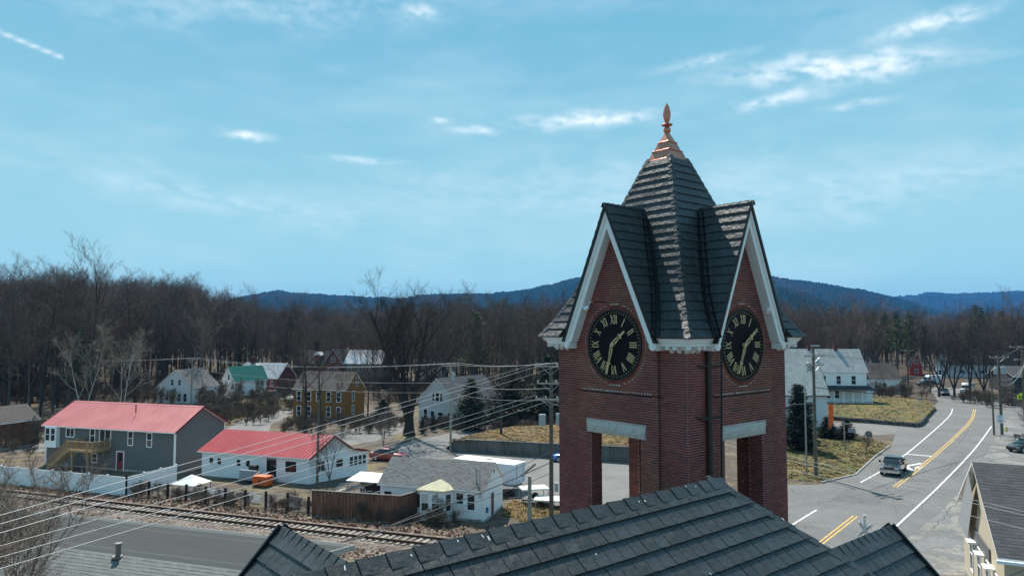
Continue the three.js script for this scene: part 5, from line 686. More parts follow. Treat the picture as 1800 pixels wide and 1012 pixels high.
// ---------------------------------------------------------------- trees
const mTree = new THREE.MeshPhysicalMaterial({ vertexColors: true, roughness: 0.95, specularIntensity: 0.25, side: THREE.DoubleSide });
const mNeedle = new THREE.MeshStandardMaterial({ vertexColors: true, roughness: 0.85, side: THREE.DoubleSide });
// leafless broadleaf tree: tapered trunk and limbs, then a haze of fine twigs
function bareTree(seed, o) {
  const { H = 18, r = 0.26, clear = 0.3, spread = 1, twig = 0.026, twigLen = 0.95, nTwig = 8, bark = [0.098, 0.086, 0.076], tip = [0.125, 0.09, 0.074], forks = 0, n1 = [8, 10], n2 = 5, n3 = 4, lean = 0 } = o, R = rng(seed), wood = new GB(), crown = new GB();
  const tw = (p, d, L, w) => { const a = v3(R() - 0.5, R() - 0.5, R() - 0.5).cross(d).normalize().multiplyScalar(w / 2), k = 0.7 + R() * 0.6; crown.col = tip.map(x => x * k); crown.tri([p.x - a.x, p.y - a.y, p.z - a.z], [p.x + a.x, p.y + a.y, p.z + a.z], [p.x + d.x * L, p.y + d.y * L, p.z + d.z * L]); };
  const away = (d, ang) => { let x = Math.abs(d.y) < 0.9 ? d.clone().cross(v3(0, 1, 0)) : d.clone().cross(v3(1, 0, 0)); x.normalize(); const y = d.clone().cross(x), a = R() * 6.2832; return d.clone().multiplyScalar(Math.cos(ang)).addScaledVector(x, Math.sin(ang) * Math.cos(a)).addScaledVector(y, Math.sin(ang) * Math.sin(a)).normalize(); };
  function branch(p, d, L, rad, lvl) {
    const n = lvl === 0 ? 7 : lvl === 1 ? 5 : 3, pts = [[p.x, p.y, p.z]], rr = [rad], dirs = [d.clone()], P = p.clone(); const wob = lvl === 0 ? 0.10 : lvl === 1 ? 0.22 : 0.34;
    for (let i = 0; i < n; i++) { d = d.clone().add(v3((R() - 0.5) * wob, (R() - 0.3) * wob + (lvl > 0 ? 0.07 : 0), (R() - 0.5) * wob)).normalize(); P.addScaledVector(d, L / n); pts.push([P.x, P.y, P.z]); rr.push(rad * mix(1, lvl === 0 ? 0.22 : 0.25, (i + 1) / n)); dirs.push(d.clone()); }
    const G = lvl === 0 ? wood : crown; G.col = lvl < 2 ? bark : bark.map((x, i) => (x + tip[i]) / 2); if (lvl < 3) G.tube(pts, rr, lvl === 0 ? 7 : lvl === 1 ? 4 : 3, false); else for (let i = 0; i < n; i++) { const a = v3(...pts[i]); tw(a, dirs[i], L / n * 1.2, Math.max(rr[i] * 2, 0.03)); }
    const at = t => { const f = clamp(t) * n, i = Math.min(n - 1, Math.floor(f)), u = f - i; return [v3(...pts[i]).lerp(v3(...pts[i + 1]), u), dirs[Math.min(n, i + 1)], mix(rr[i], rr[i + 1], u)]; };
    if (lvl === 0) { const c = n1[0] + Math.floor(R() * (n1[1] - n1[0] + 1)); for (let i = 0; i < c; i++) { const t = mix(clear, 0.97, (i + R() * 0.7) / c), [q, dd, w] = at(t); branch(q, away(dd, (0.45 + R() * 0.55) * spread), L * (0.50 - 0.24 * t) * (0.8 + R() * 0.5) * spread, w * 0.55, 1); } }
    else if (lvl === 1) { for (let i = 0; i < n2; i++) { const t = 0.3 + 0.7 * (i + R()) / n2, [q, dd, w] = at(t); branch(q, away(dd, 0.4 + R() * 0.6), L * (0.62 - 0.25 * t) * (0.8 + R() * 0.4), Math.max(w * 0.6, 0.02), 2); } }
    else if (lvl === 2) { for (let i = 0; i < n3; i++) { const t = 0.25 + 0.75 * (i + R()) / n3, [q, dd, w] = at(t); branch(q, away(dd, 0.4 + R() * 0.6), L * (0.7 - 0.25 * t) * (0.8 + R() * 0.4), Math.max(w * 0.6, 0.014), 3); } }
    if (lvl >= 2) { const c = lvl === 3 ? nTwig : Math.ceil(nTwig * 0.7); for (let i = 0; i < c; i++) { const [q, dd] = at(0.15 + 0.85 * (i + R()) / c); tw(q, away(dd, 0.35 + R() * 0.7), twigLen * (0.5 + R() * 0.8), twig); } }
  }
  if (forks) for (let i = 0; i < forks; i++) { const a = i / forks * 6.28 + R(); branch(v3(0, H * 0.10, 0), v3(Math.cos(a) * 0.34, 1, Math.sin(a) * 0.34).normalize(), H * 0.86 * (0.85 + R() * 0.2), r * 0.72, 0); }
  if (forks) { wood.col = bark; wood.tube([[0, -0.3, 0], [0, H * 0.06, 0], [0, H * 0.13, 0]], [r * 1.5, r * 1.05, r * 0.95], 9, false); } else { wood.col = bark; wood.tube([[0, -0.3, 0], [0, 0.5, 0]], [r * 1.5, r], 7, false); branch(v3(0, 0.4, 0), v3(lean, 1, (R() - 0.5) * 0.06).normalize(), H * 0.92, r, 0); }
  return { wood: wood.build(), crown: crown.build(), both: (() => { const g = new GB(); g.p = wood.p.concat(crown.p); g.uv = wood.uv.concat(crown.uv); g.c = wood.c.concat(crown.c); return g.build(); })() };
}
// evergreen: boughs of needle sprays round a trunk
function pineTree(seed, o) {
  const { H = 18, rad = 3.4, base = 0.18, col = [0.032, 0.055, 0.028], tuft = 0.75, n = 26, irregular = 0.4, spray = 22 } = o, R = rng(seed), wood = new GB(), crown = new GB(); wood.col = [0.07, 0.055, 0.045]; wood.tube([[0, -0.3, 0], [0, H * 0.5, 0], [0, H * 0.98, 0]], [H * 0.016, H * 0.010, 0.02], 6, false);
  for (let k = 0; k < n; k++) { const t = base + (1 - base) * (k + R() * 0.8) / n, y = H * t, prof = Math.pow(1 - (t - base) / (1 - base), 0.75) * Math.min(1, (t - base) * 9 + 0.35), m = 5 + Math.floor(R() * 3);
    for (let b = 0; b < m; b++) { const a = R() * 6.2832, L = Math.max(0.35, rad * prof * (1 - irregular * R())), dy = 0.10 + 0.25 * R(); wood.tube([[0, y, 0], [Math.cos(a) * L * 0.8, y + L * dy * 0.6, Math.sin(a) * L * 0.8]], [0.05, 0.015], 3, false);
      for (let i = 0; i < spray; i++) { const u = 0.22 + 0.8 * R(), s = tuft * (0.5 + 0.6 * R()) * (0.5 + L / rad * 0.6), px = Math.cos(a) * L * u + (R() - 0.5) * s * 1.5, py = y + L * u * dy + (R() - 0.5) * s * 0.7, pz = Math.sin(a) * L * u + (R() - 0.5) * s * 1.5, k2 = 0.55 + R() * 0.9; crown.col = [col[0] * k2, col[1] * k2, col[2] * k2]; const d1 = [(R() - 0.5) * s, (R() - 0.2) * s * 0.6, (R() - 0.5) * s], d2 = [(R() - 0.5) * s, (R() - 0.5) * s * 0.7, (R() - 0.5) * s]; crown.tri([px, py, pz], [px + d1[0], py + d1[1], pz + d1[2]], [px + d2[0], py + d2[1], pz + d2[2]]); } } }
  return { wood: wood.build(), crown: crown.build(), both: (() => { const g = new GB(); g.p = wood.p.concat(crown.p); g.uv = wood.uv.concat(crown.uv); g.c = wood.c.concat(crown.c); return g.build(); })() };
}
function treeThing(name, label, kit, X, Z, o = {}) { const T = thing(name, label, o.category || 'tree', X, Z, o.turn || 0, o.group, o.y || 0); mesh('trunk', kit.wood, o.mat || mTree, T); mesh('crown', kit.crown, o.mat || mTree, T); T.scale.set((o.s || 1) * (o.fat || 1), o.s || 1, (o.s || 1) * (o.fat || 1)); return T; }
const kits = [1, 2, 3, 4, 5, 6].map(i => bareTree(100 + i * 7, { H: 17.5 + (i % 3) * 1.3, r: 0.20 + 0.03 * (i % 3), clear: 0.20 + 0.05 * (i % 4), spread: 0.9 + 0.06 * (i % 3), n1: [10, 12], nTwig: 9, bark: i % 2 ? [0.075, 0.066, 0.06] : [0.10, 0.088, 0.079], tip: [[0.152, 0.112, 0.092], [0.126, 0.104, 0.088], [0.165, 0.108, 0.088]][i % 3] }));
const pines = [1, 2, 3].map(i => pineTree(300 + i, { H: 21, rad: 5.6, base: 0.34, irregular: 0.5, tuft: 1.35, n: 18, spray: 30, col: [[0.052, 0.082, 0.030], [0.075, 0.098, 0.034], [0.034, 0.060, 0.030]][i - 1] }));
{ // the wood: front rank as single trees, the mass behind as one
  const R = rng(2024), mats = kits.map(() => []), pm = pines.map(() => []), front = [], q = new THREE.Object3D();
  const zone = (X, Z) => { const a = X / Z; if (a < 0.14) { const z0 = a < -0.58 ? 122 : a < -0.44 ? 163 : a < -0.20 ? 188 : a < -0.09 ? 158 : 140; return Z > z0; } if (a < 0.36) return Z > 165; return Z > (a < 0.48 ? 186 : 205) && !(a > 0.52 && Z < 262 && a < 0.66); };
  for (let Z = 120; Z < 470; Z += Z < 230 ? 5.6 : 7.4) for (let X = -0.92 * Z; X < 0.95 * Z; X += Z < 230 ? 5.6 : 7.4) {
    const x = X + (R() - 0.5) * 5, z = Z + (R() - 0.5) * 5; const k = Math.floor(R() * kits.length), s = 0.74 + R() * 0.52, t = R() * 6.28, pine = R(), tint = (0.55 + R() * 0.85) * (R() < 0.07 ? 1.7 : 1), r2 = R(); if (!zone(x, z)) continue; const a = x / z, h = hgt(x, z) - 0.2;
    const pineP = a > 0.36 ? 0.07 + (z > 300 ? 0.16 : 0) : z > 330 ? 0.10 : 0.022;
    if (pine < pineP) { q.position.set(x, h, -z); q.rotation.set(0, t, 0); q.scale.setScalar((a > 0.36 ? 0.78 : 0.84) * (0.8 + r2 * 0.35)); q.updateMatrix(); pm[k % 3].push([q.matrix.clone(), tint]); continue; }
    const sc = s * (a > 0.36 ? 0.88 : a < -0.45 ? 1.06 : a < -0.36 ? 0.96 : 0.86);
    if (z < 172 && front.length < 70 && a > -0.76 && a < 0.06 && r2 < 0.6) { front.push([k, x, z, t, sc, h]); continue; }
    q.position.set(x, h, -z); q.rotation.set((R() - 0.5) * 0.06, t, (R() - 0.5) * 0.06); q.scale.set(sc, sc * (0.92 + R() * 0.18), sc); q.updateMatrix(); mats[k].push([q.matrix.clone(), tint]);
  }
  const add = (list, geo, mat, name, label) => { if (!list.length) return; const im = new THREE.InstancedMesh(geo, mat, list.length), c = new THREE.Color(); list.forEach(([m, t], i) => { im.setMatrixAt(i, m); im.setColorAt(i, c.setRGB(t, t * 0.98, t * 0.96)); }); im.name = numbered(name); im.castShadow = im.receiveShadow = true; scene.add(im); tag(im, label, 'wood', null, 'stuff'); };
  const what = ['grey-brown', 'reddish-brown', 'tan', 'dark', 'pale-barked', 'dense']; mats.forEach((l, i) => add(l, kits[i].both, mTree, 'bare_wood', 'leafless ' + what[i] + ' trees massed in the wood behind the houses')); pm.forEach((l, i) => add(l, pines[i].both, mNeedle, 'pine_wood', ['dark green', 'olive green', 'blackish green'][i] + ' pines scattered through the leafless wood'));
  front.sort((p, q) => p[1] / p[2] - q[1] / q[2]); const ord = ['first', 'second', 'third', 'fourth', 'fifth', 'sixth', 'seventh', 'eighth', 'ninth', 'tenth', 'eleventh', 'twelfth', 'thirteenth', 'fourteenth', 'fifteenth', 'sixteenth', 'seventeenth', 'eighteenth', 'nineteenth', 'twentieth'], seen = {}; const place = a => a < -0.67 ? 'at the left picture edge' : a < -0.58 ? 'above the left end of the grey house roof' : a < -0.49 ? 'above the right half of the grey house roof' : a < -0.40 ? 'behind the white cape house' : a < -0.30 ? 'behind the maroon house' : a < -0.19 ? 'behind the mustard house' : a < -0.12 ? 'behind the big oak' : a < -0.03 ? 'behind the slate-blue roofed house' : 'left of the tower edge';
  for (const [k, x, z, t, s, h] of front) treeThing('bare_tree', (() => { const p = place(x / z), n = seen[p] = (seen[p] || 0) + 1; return ord[Math.min(n - 1, 19)] + ' front-rank bare tree from left ' + p; })(), kits[k], x, z, { turn: t, s, y: h, group: 'trees in the front rank of the wood' });
}
// single trees one can point at
const oak = bareTree(9001, { H: 19.8, r: 0.72, forks: 3, clear: 0.25, spread: 1.12, n1: [8, 10], n2: 6, n3: 5, nTwig: 8, twig: 0.03, bark: [0.045, 0.039, 0.035], tip: [0.062, 0.05, 0.043] });
treeThing('oak_tree', 'huge dark spreading oak with forked trunk in front of the wood', oak, -15.5, 107);
const mid = bareTree(611, { H: 11, r: 0.20, clear: 0.22, spread: 1.05, nTwig: 8, twig: 0.024, twigLen: 0.7, bark: [0.075, 0.065, 0.058] }), mid2 = bareTree(613, { H: 10, r: 0.16, clear: 0.2, spread: 1.0, nTwig: 8, twig: 0.022, twigLen: 0.7, bark: [0.085, 0.07, 0.06], tip: [0.14, 0.10, 0.075] });
treeThing('lawn_tree', 'small bare tree standing on the yellow lawn above the retaining wall', mid, -1.5, 97.5, { y: 1.55, s: 0.9 });
treeThing('yard_tree', 'dark bare tree in front of the left half of the mustard house', mid, -33.2, 114.5, { s: 1.25, turn: 1 });
treeThing('yard_tree', 'slender bare tree against the middle of the mustard house', mid2, -30.2, 112, { s: 1.15, fat: 1.3, turn: 2 });
treeThing('yard_tree', 'bare tree at the right end of the mustard house', mid2, -24.6, 121, { s: 1.1, turn: 4 });
const birch = bareTree(701, { H: 15, r: 0.16, clear: 0.3, forks: 2, spread: 0.95, nTwig: 9, twig: 0.024, twigLen: 0.8, bark: [0.40, 0.37, 0.33], tip: [0.27, 0.225, 0.175], n1: [6, 8] });
treeThing('birch_tree', 'pale birch with forked white trunk behind the left end of the red roof', birch, -67.5, 112, { s: 1.0 });
treeThing('birch_tree', 'pale birch behind the middle of the red roof, nearer the cape house', birch, -62.5, 113.5, { s: 0.96, turn: 2.2 });
treeThing('house_tree', 'bare spreading tree leaning over the left gable of the cape house', mid, -77.5, 146, { s: 1.05, turn: 3 });
const white1 = bareTree(801, { H: 5.5, r: 0.09, clear: 0.15, forks: 3, spread: 1, nTwig: 6, twig: 0.018, twigLen: 0.5, bark: [0.17, 0.15, 0.135], tip: [0.20, 0.17, 0.15], n1: [5, 6], n2: 4, n3: 3 });
treeThing('small_tree', 'small multi-stemmed bare tree by the window of the red-roofed white house', white1, -18.7, 73.2, { s: 1.0 });
treeThing('small_tree', 'low bare shrub tree beside the driveway behind the red-roofed house', white1, -17.5, 97, { s: 0.8, turn: 2 });
for (const [x, z, s, t, l] of [[100.5, 167, 0.9, 0, 'leftmost of the bare roadside trees by the bend'], [103.5, 166, 0.98, 1, 'second bare roadside tree from the left by the bend'], [106.5, 165, 1.08, 2, 'tallest bare roadside tree in the clump by the bend'], [110.5, 166, 0.95, 3, 'bare roadside tree just left of the twin poles'], [104.5, 172, 1.0, 4, 'bare tree at the back of the roadside clump']]) treeThing('roadside_tree', l, bareTree(900 + t, { H: 16, r: 0.27, clear: 0.2, forks: t % 2 ? 3 : 2, spread: 0.85, nTwig: 8, bark: [0.055, 0.048, 0.043], tip: [0.085, 0.07, 0.06] }), x, z, { s, turn: t, group: 'bare trees at the bend in the road' });
treeThing('roadside_bush', 'bare bush at the right edge above the parked dark car', white1, 70.5, 95, { s: 1.15, category: 'bush' });
const ever = pineTree(501, { H: 8.4, rad: 2.0, base: 0.0, col: [0.014, 0.026, 0.014], n: 40, irregular: 0.25, tuft: 0.75, spray: 44 });
treeThing('arborvitae', 'tall dark evergreen close behind the right edge of the tower', ever, 37.9, 94, { mat: mNeedle, fat: 1.45 });
treeThing('arborvitae', 'dark evergreen bush below the shingle-roofed house', ever, 46.3, 104.5, { mat: mNeedle, s: 0.36, fat: 2.6, category: 'bush' }); treeThing('arborvitae', 'rounded evergreen bush beside the orange flag', ever, 48.6, 103.4, { mat: mNeedle, s: 0.34, fat: 2.4, turn: 1, category: 'bush' });
const hem = pineTree(503, { H: 10, rad: 4.2, base: 0.0, col: [0.024, 0.042, 0.020], n: 30, irregular: 0.4, tuft: 1.0, spray: 40 });
treeThing('hemlock', 'dark evergreen in front of the slate-blue roofed house', hem, -6.5, 112.5, { mat: mNeedle, s: 0.80, fat: 1.3 }); treeThing('hemlock', 'broad dark evergreen left of the big utility pole', hem, -0.5, 118, { mat: mNeedle, s: 1.0, fat: 1.35, turn: 1 }); treeThing('hemlock', 'dark evergreen seen past the tower left edge behind the pole', hem, 6.0, 119, { mat: mNeedle, s: 1.15, fat: 1.3, turn: 2 }); treeThing('hemlock', 'low sprawling yew at the right end of the mustard house', hem, -22.0, 121, { mat: mNeedle, s: 0.4, fat: 1.8, turn: 2, category: 'bush' });
const cone = pineTree(505, { H: 2.6, rad: 1.0, base: 0.0, col: [0.020, 0.034, 0.018], n: 22, irregular: 0.08, tuft: 0.32, spray: 16 });
treeThing('cone_shrub', 'clipped cone-shaped evergreen nearest the oak trunk', cone, -13.6, 108.5, { mat: mNeedle, category: 'shrub' }); treeThing('cone_shrub', 'clipped cone-shaped evergreen right of its twin', cone, -12.3, 111, { mat: mNeedle, category: 'shrub', s: 0.95, turn: 1 });
for (const [x, z, s, i] of [[28.5, 250, 0.9, 0], [112, 235, 1.0, 1], [163, 245, 1.1, 2], [175, 252, 1.05, 0], [168, 256, 1.15, 1], [-66, 330, 1.05, 2], [-60, 335, 0.95, 0]]) treeThing('pine_tree', ['green pine rising over the wood behind the tower', 'green pine rising over the trees behind the farmhouse', 'broad dark pine crown at right above the bend', 'right-hand pine of the dark group above the bend', 'tallest pine of the dark group above the bend', 'dark pine standing out of the wood above the maroon house', 'smaller pine beside the dark one above the maroon house'][[28.5, 112, 163, 175, 168, -66, -60].indexOf(x)], pines[i], x, z, { mat: mNeedle, s, y: hgt(x, z) });
for (const [x, z, s, k, l] of [[121, 236, 1.02, 0, 'second green pine from the left behind the farmhouse roof'], [127, 240, 1.0, 1, 'third green pine from the left above the garage roof'], [135, 248, 1.04, 1, 'olive pine standing above the red gable'], [141, 250, 1.0, 0, 'olive pine right of the one above the red gable'], [96, 215, 0.9, 1, 'green pine close to the right of the tower eaves'], [-92, 330, 1.0, 1, 'green pine on the skyline above the cape house'], [-30, 300, 0.98, 0, 'green pine rising behind the oak crown'], [-18, 310, 1.0, 2, 'dark pine on the skyline left of the tower'], [-40, 320, 0.95, 2, 'dark pine left of the oak crown'], [-8, 290, 0.95, 1, 'olive pine just left of the tower gable']]) treeThing('pine_tree', l, pines[k], x, z, { mat: mNeedle, s, turn: x, y: hgt(x, z) });
// near tree at the lower left, full of buds
const near = bareTree(1203, { H: 10.6, r: 0.14, clear: 0.28, forks: 4, spread: 0.95, n1: [7, 9], n2: 7, n3: 5, nTwig: 12, twig: 0.012, twigLen: 0.42, bark: [0.10, 0.082, 0.07], tip: [0.27, 0.205, 0.165] });
treeThing('budding_tree', 'fine-twigged budding tree reaching up at the lower left corner', near, -18.6, 24.5); treeThing('budding_tree', 'second budding tree behind the corner tree, over the tracks', near, -22.3, 28.5, { turn: 2.1, s: 0.95 });
// brush along banks and fences
const brush = bareTree(1301, { H: 1.6, r: 0.03, clear: 0.1, forks: 5, spread: 1.2, n1: [4, 5], n2: 3, n3: 2, nTwig: 5, twig: 0.014, twigLen: 0.3, bark: [0.10, 0.08, 0.065], tip: [0.15, 0.115, 0.09] });
{ const R = rng(66), list = []; const q = new THREE.Object3D(), put = (x, z, s) => { q.position.set(x, hgt(x, z), -z); q.rotation.set(0, R() * 6.28, 0); q.scale.set(s, s * (0.7 + R() * 0.5), s); q.updateMatrix(); list.push(q.matrix.clone()); };
  for (let i = 0; i < 150; i++) put(mix(-60, -42, R()), mix(118, 142, R()), 0.6 + R() * 0.9); for (let i = 0; i < 110; i++) { const t = R(); put(mix(-37, -5, t) + R(), mix(69.5, 58.5, t) + (R() - 0.5) * 2 - 0.3, 0.3 + R() * 0.5); } for (let i = 0; i < 90; i++) put(mix(-36, -18, R()), mix(108, 120, R()), 0.5 + R() * 0.8); for (let i = 0; i < 140; i++) put(mix(-14, 14, R()), mix(109, 122, R()), 0.5 + R() * 0.6); for (let i = 0; i < 60; i++) put(mix(96, 112, R()), mix(143, 156, R()), 0.7 + R()); for (let i = 0; i < 26; i++) put(mix(80, 94, R()), mix(160, 168, R()), 1 + R()); for (let i = 0; i < 420; i++) { const a = mix(-0.75, 0.12, R()), z = mix(140, 200, R()); put(a * z, z, 1.0 + R() * 1.6); } for (let i = 0; i < 60; i++) put(mix(-90, -58, R()), mix(84, 112, R()), 0.8 + R() * 1.2); for (let i = 0; i < 12; i++) put(mix(72, 80, R()), mix(98, 106, R()), 0.3 + R() * 0.3);
  const im = new THREE.InstancedMesh(brush.both, mTree, list.length); list.forEach((m, i) => im.setMatrixAt(i, m)); im.name = 'brushwood'; im.castShadow = im.receiveShadow = true; scene.add(im); tag(im, 'leafless brushwood and dead weeds along banks and fences', 'brush', null, 'stuff'); }
for (const [x, z, s, l] of [[84.5, 163.5, 1.9, 'twiggy mounded bush right of the garage window'], [79.8, 160, 1.6, 'brown bush between farmhouse steps and garage'], [-6.0, 59.6, 1.0, 'thin bare bush in front of the cottage bay'], [46.0, 92.5, 1.0, 'leafless shrub on the mossy lawn beside the near pole']]) treeThing('bare_bush', l, brush, x, z, { category: 'bush', s: s * 1.2 });
// ---------------------------------------------------------------- fences, walls
{ // white vinyl fence round the grey house's yard
  const T = thing('vinyl_fence', 'tall white vinyl panel fence round the yard of the grey house', 'fence'); const line = (a, b, n) => { for (let i = 0; i <= n; i++) { const t = i / n, x = mix(a[0], b[0], t), z = mix(a[1], b[1], t); mesh('post', new GB().cbox(x, 0.93, -z, 0.13, 1.86, 0.13), M.white, T); mesh('post_cap', new GB().cbox(x, 1.885, -z, 0.17, 0.05, 0.17), M.white, T); if (i < n) { const x1 = mix(a[0], b[0], (i + 1) / n), z1 = mix(a[1], b[1], (i + 1) / n); const p = mesh('panel', new GB().bar([x, 0.93, -z], [x1, 0.93, -z1], 0.035, 1.6), M.white, T); mesh('rail', new GB().bar([x, 1.74, -z], [x1, 1.74, -z1], 0.06, 0.12).bar([x, 0.12, -z], [x1, 0.12, -z1], 0.06, 0.14).bar([x, 1.12, -z], [x1, 1.12, -z1], 0.05, 0.05), M.white, p); } } };
  line([-36.9, 68.4], [-64.3, 77.8], 12); line([-36.9, 68.4], [-35.0, 74.4], 3);
}
{ // chain-link fence on dark posts
  const T = thing('chain_link_fence', 'chain-link fence on dark timber posts along the railway', 'fence'); const mp = std([0.028, 0.02, 0.017], 0.9);
  FPOST.forEach(([x, z], i) => { mesh('post', new GB().cbox(x, 0.72, -z, 0.2, 1.44, 0.2), mp, T); if (i < FPOST.length - 1) { const [x1, z1] = FPOST[i + 1], g = new GB(), n = 18; for (let k = -9; k < n; k++) for (const s of [0, 1]) { let a = k / n, b = (k + 9) / n, ya = s ? 1.25 : 0.05, yb = s ? 0.05 : 1.25; if (a < 0) { ya = mix(ya, yb, -a / (b - a)); a = 0; } if (b > 1) { yb = mix(yb, ya, (b - 1) / (b - a)); b = 1; } if (b > a) g.bar([mix(x, x1, a), ya, -mix(z, z1, a)], [mix(x, x1, b), yb, -mix(z, z1, b)], 0.008); } g.bar([x, 1.26, -z], [x1, 1.26, -z1], 0.03); mesh('wire_mesh', g, M.galv, T).userData.kind = 'stuff'; } });
}
{ // rusty brown board fence
  const T = thing('board_fence', 'tall rust-brown board fence round the cottage junk yard', 'fence'), R = rng(8); for (let i = 0; i < 2; i++) { const a = BFENCE[i], b = BFENCE[i + 1], L = Math.hypot(b[0] - a[0], b[1] - a[1]), n = Math.round(L / 0.32); for (let k = 0; k < n; k++) { const t0 = k / n + 0.0015, t1 = (k + 1) / n - 0.0015, h = 2.12 + (R() - 0.5) * 0.03, o = (R() - 0.5) * 0.02; mesh('board', new GB().bar([mix(a[0], b[0], t0), h / 2, -mix(a[1], b[1], t0) + o], [mix(a[0], b[0], t1), h / 2, -mix(a[1], b[1], t1) + o], 0.025, h), M.rustWood, T); } mesh('cap_rail', new GB().bar([a[0], 2.17, -a[1]], [b[0], 2.17, -b[1]], 0.12, 0.06), M.paleWood, T); }
}
{ // retaining wall of the lawn terrace
  const T = thing('retaining_wall', 'dark stained concrete retaining wall below the yellow lawn', 'wall'), R = rng(3); for (let i = 0; i < 2; i++) { const a = RWALL[i], b = RWALL[i + 1], n = i ? 4 : 6; for (let k = 0; k < n; k++) { const p = t => [mix(a[0], b[0], t), mix(a[1], b[1], t)], q0 = p(k / n + 0.002), q1 = p((k + 1) / n - 0.002), h0 = mix(1.5, 1.85, (k / n + i) / 2), o = R() * 0.03; mesh('wall_block', new GB().bar([q0[0], h0 / 2, -q0[1] + o], [q1[0], h0 / 2, -q1[1] + o], 0.3, h0), M.wallStone, T); } mesh('coping', new GB().bar([a[0], mix(1.5, 1.85, i / 2) + 0.07, -a[1]], [b[0], mix(1.5, 1.85, (i + 1) / 2) + 0.07, -b[1]], 0.42, 0.14), M.wallStone, T); }
  structure('lawn', (() => { const g = new GB(), P = TERR.map(p => [p[0], 1.55, -p[1]]); g.poly([P[6], P[0], P[1], P[5]]); g.poly([P[1], P[2], P[3], P[4], P[5]]); const edge = [P[3], P[4], P[5], P[6], P[0]], out = edge.map(p => [p[0] - 0.3 + (p === P[0] ? -1 : 0), 0, p[2] - 3]); for (let i = 0; i < 4; i++) g.quad(edge[i], edge[i + 1], out[i + 1], out[i]); return g; })(), mLawnTan);
}
{ // low stone wall and lawn by the farmhouse
  const T = thing('stone_wall', 'low dark fieldstone wall below the farmhouse lawn', 'wall'), R = rng(31); const st = [0, 1, 2].map(i => new THREE.MeshStandardMaterial({ map: blotch([[0.11, 0.105, 0.098], [0.085, 0.08, 0.073], [0.15, 0.14, 0.13]][i], 0.5, 1, 64, i + 60, 0.5), roughness: 0.95 })); const sg = new THREE.DodecahedronGeometry(0.24, 0);
  const SW = [LAWN2[0], LAWN2[1], LAWN2[2], [72.5, 124.5]]; for (let i = 0; i < SW.length - 1; i++) { const a = SW[i], b = SW[i + 1], L = Math.hypot(b[0] - a[0], b[1] - a[1]), n = Math.round(L / 0.42); for (let k = 0; k < n; k++) for (let r = 0; r < 2; r++) { const t = (k + 0.5 * (r % 2) + R() * 0.2) / n, m = mesh('stone', sg, st[Math.floor(R() * 3)], T); m.position.set(mix(a[0], b[0], t), 0.18 + r * 0.36, -mix(a[1], b[1], t) + 0.12); m.rotation.set(R() * 3, R() * 3, R() * 3); m.scale.set(1.1 + R() * 0.3, 0.85 + R() * 0.3, 1.0); } }
  structure('lawn', (() => { const g = sheet(LAWN2, 0.66); const P = LAWN2; for (let i = 0; i < P.length; i++) { const a = P[i], b = P[(i + 1) % P.length]; g.quad([a[0], 0.66, -a[1]], [b[0], 0.66, -b[1]], [b[0], 0, -b[1]], [a[0], 0, -a[1]]); } return g; })(), mLawnGreen);
}
// ---------------------------------------------------------------- utility poles and wires
function pole(label, X, Z, H, o = {}) {
  const T = thing('utility_pole', label, 'pole', X, Z, o.turn || 0, 'utility poles'), R0 = o.r || 0.17, lean = o.lean || 0; const pg = new GB().tube([[0, -0.3, 0], [lean * H * 0.5, H * 0.5, 0], [lean * H, H, 0]], [R0, R0 * 0.85, R0 * 0.7], 10); pg.crease = 0.7; mesh('shaft', pg, o.mat || M.pole, T);
  for (const [y, w, tw] of o.arms || []) { const a = mesh('crossarm', new GB().bar([-w / 2 + lean * y, y, 0.16], [w / 2 + lean * y, y, 0.16], 0.11, 0.13), o.armMat || M.paleWood, T); for (const s of [-0.46, -0.16, 0.2, 0.46].slice(0, tw || 4)) { const g = new GB().tube([[s * w + lean * y, y + 0.06, 0.16], [s * w + lean * y, y + 0.2, 0.16], [s * w + lean * y, y + 0.3, 0.16]], [0.03, 0.075, 0.05], 8); mesh('insulator', g, M.porcelain, a); } mesh('arm_brace', new GB().bar([-w * 0.3 + lean * y, y - 0.05, 0.16], [lean * y, y - 0.7, 0.14], 0.04, 0.03).bar([w * 0.3 + lean * y, y - 0.05, 0.16], [lean * y, y - 0.7, 0.14], 0.04, 0.03), M.galv, a); }
  for (const [x, y, z] of o.cans || []) { const g = new GB().tube([[x, y - 0.5, z], [x, y + 0.45, z], [x, y + 0.52, z]], [0.26, 0.26, 0.18], 14); g.crease = 0.6; const c = mesh('transformer', g, M.transformer, T); for (const d of [-0.1, 0.1]) mesh('bushing', new GB().tube([[x + d, y + 0.5, z], [x + d, y + 0.8, z]], [0.05, 0.03], 8), M.porcelain, c); mesh('mount', new GB().bar([x * 0.1, y, z * 0.1], [x, y, z], 0.1, 0.12), M.galv, c); }
  for (const [x, y, z, w, h] of o.boxes || []) mesh('equipment_box', new GB().cbox(x, y, z, w, h, 0.4), M.transformer, T);
  for (const [y, w] of o.lamps || []) { mesh('lamp_arm', new GB().tube([[0, y, 0], [w * 0.6, y + 0.35, 0.1], [w, y + 0.3, 0.1]], 0.035, 6), M.galv, T); mesh('lamp_head', new GB().cbox(w + Math.sign(w) * 0.25, y + 0.26, 0.1, 0.6, 0.14, 0.26), M.galv, T); }
  return T;
}
pole('tall weathered pole with double crossarms and grey boxes left of the tower', 3.35, 60.8, 13.0, { r: 0.2, turn: -0.2, arms: [[12.75, 2.7], [11.3, 2.4], [9.95, 2.7]], boxes: [[-0.75, 8.2, 0.1, 0.55, 0.95], [0.7, 8.3, 0.1, 0.5, 0.95], [0.45, 2.6, 0.1, 0.3, 0.7]], armMat: M.paleWood });
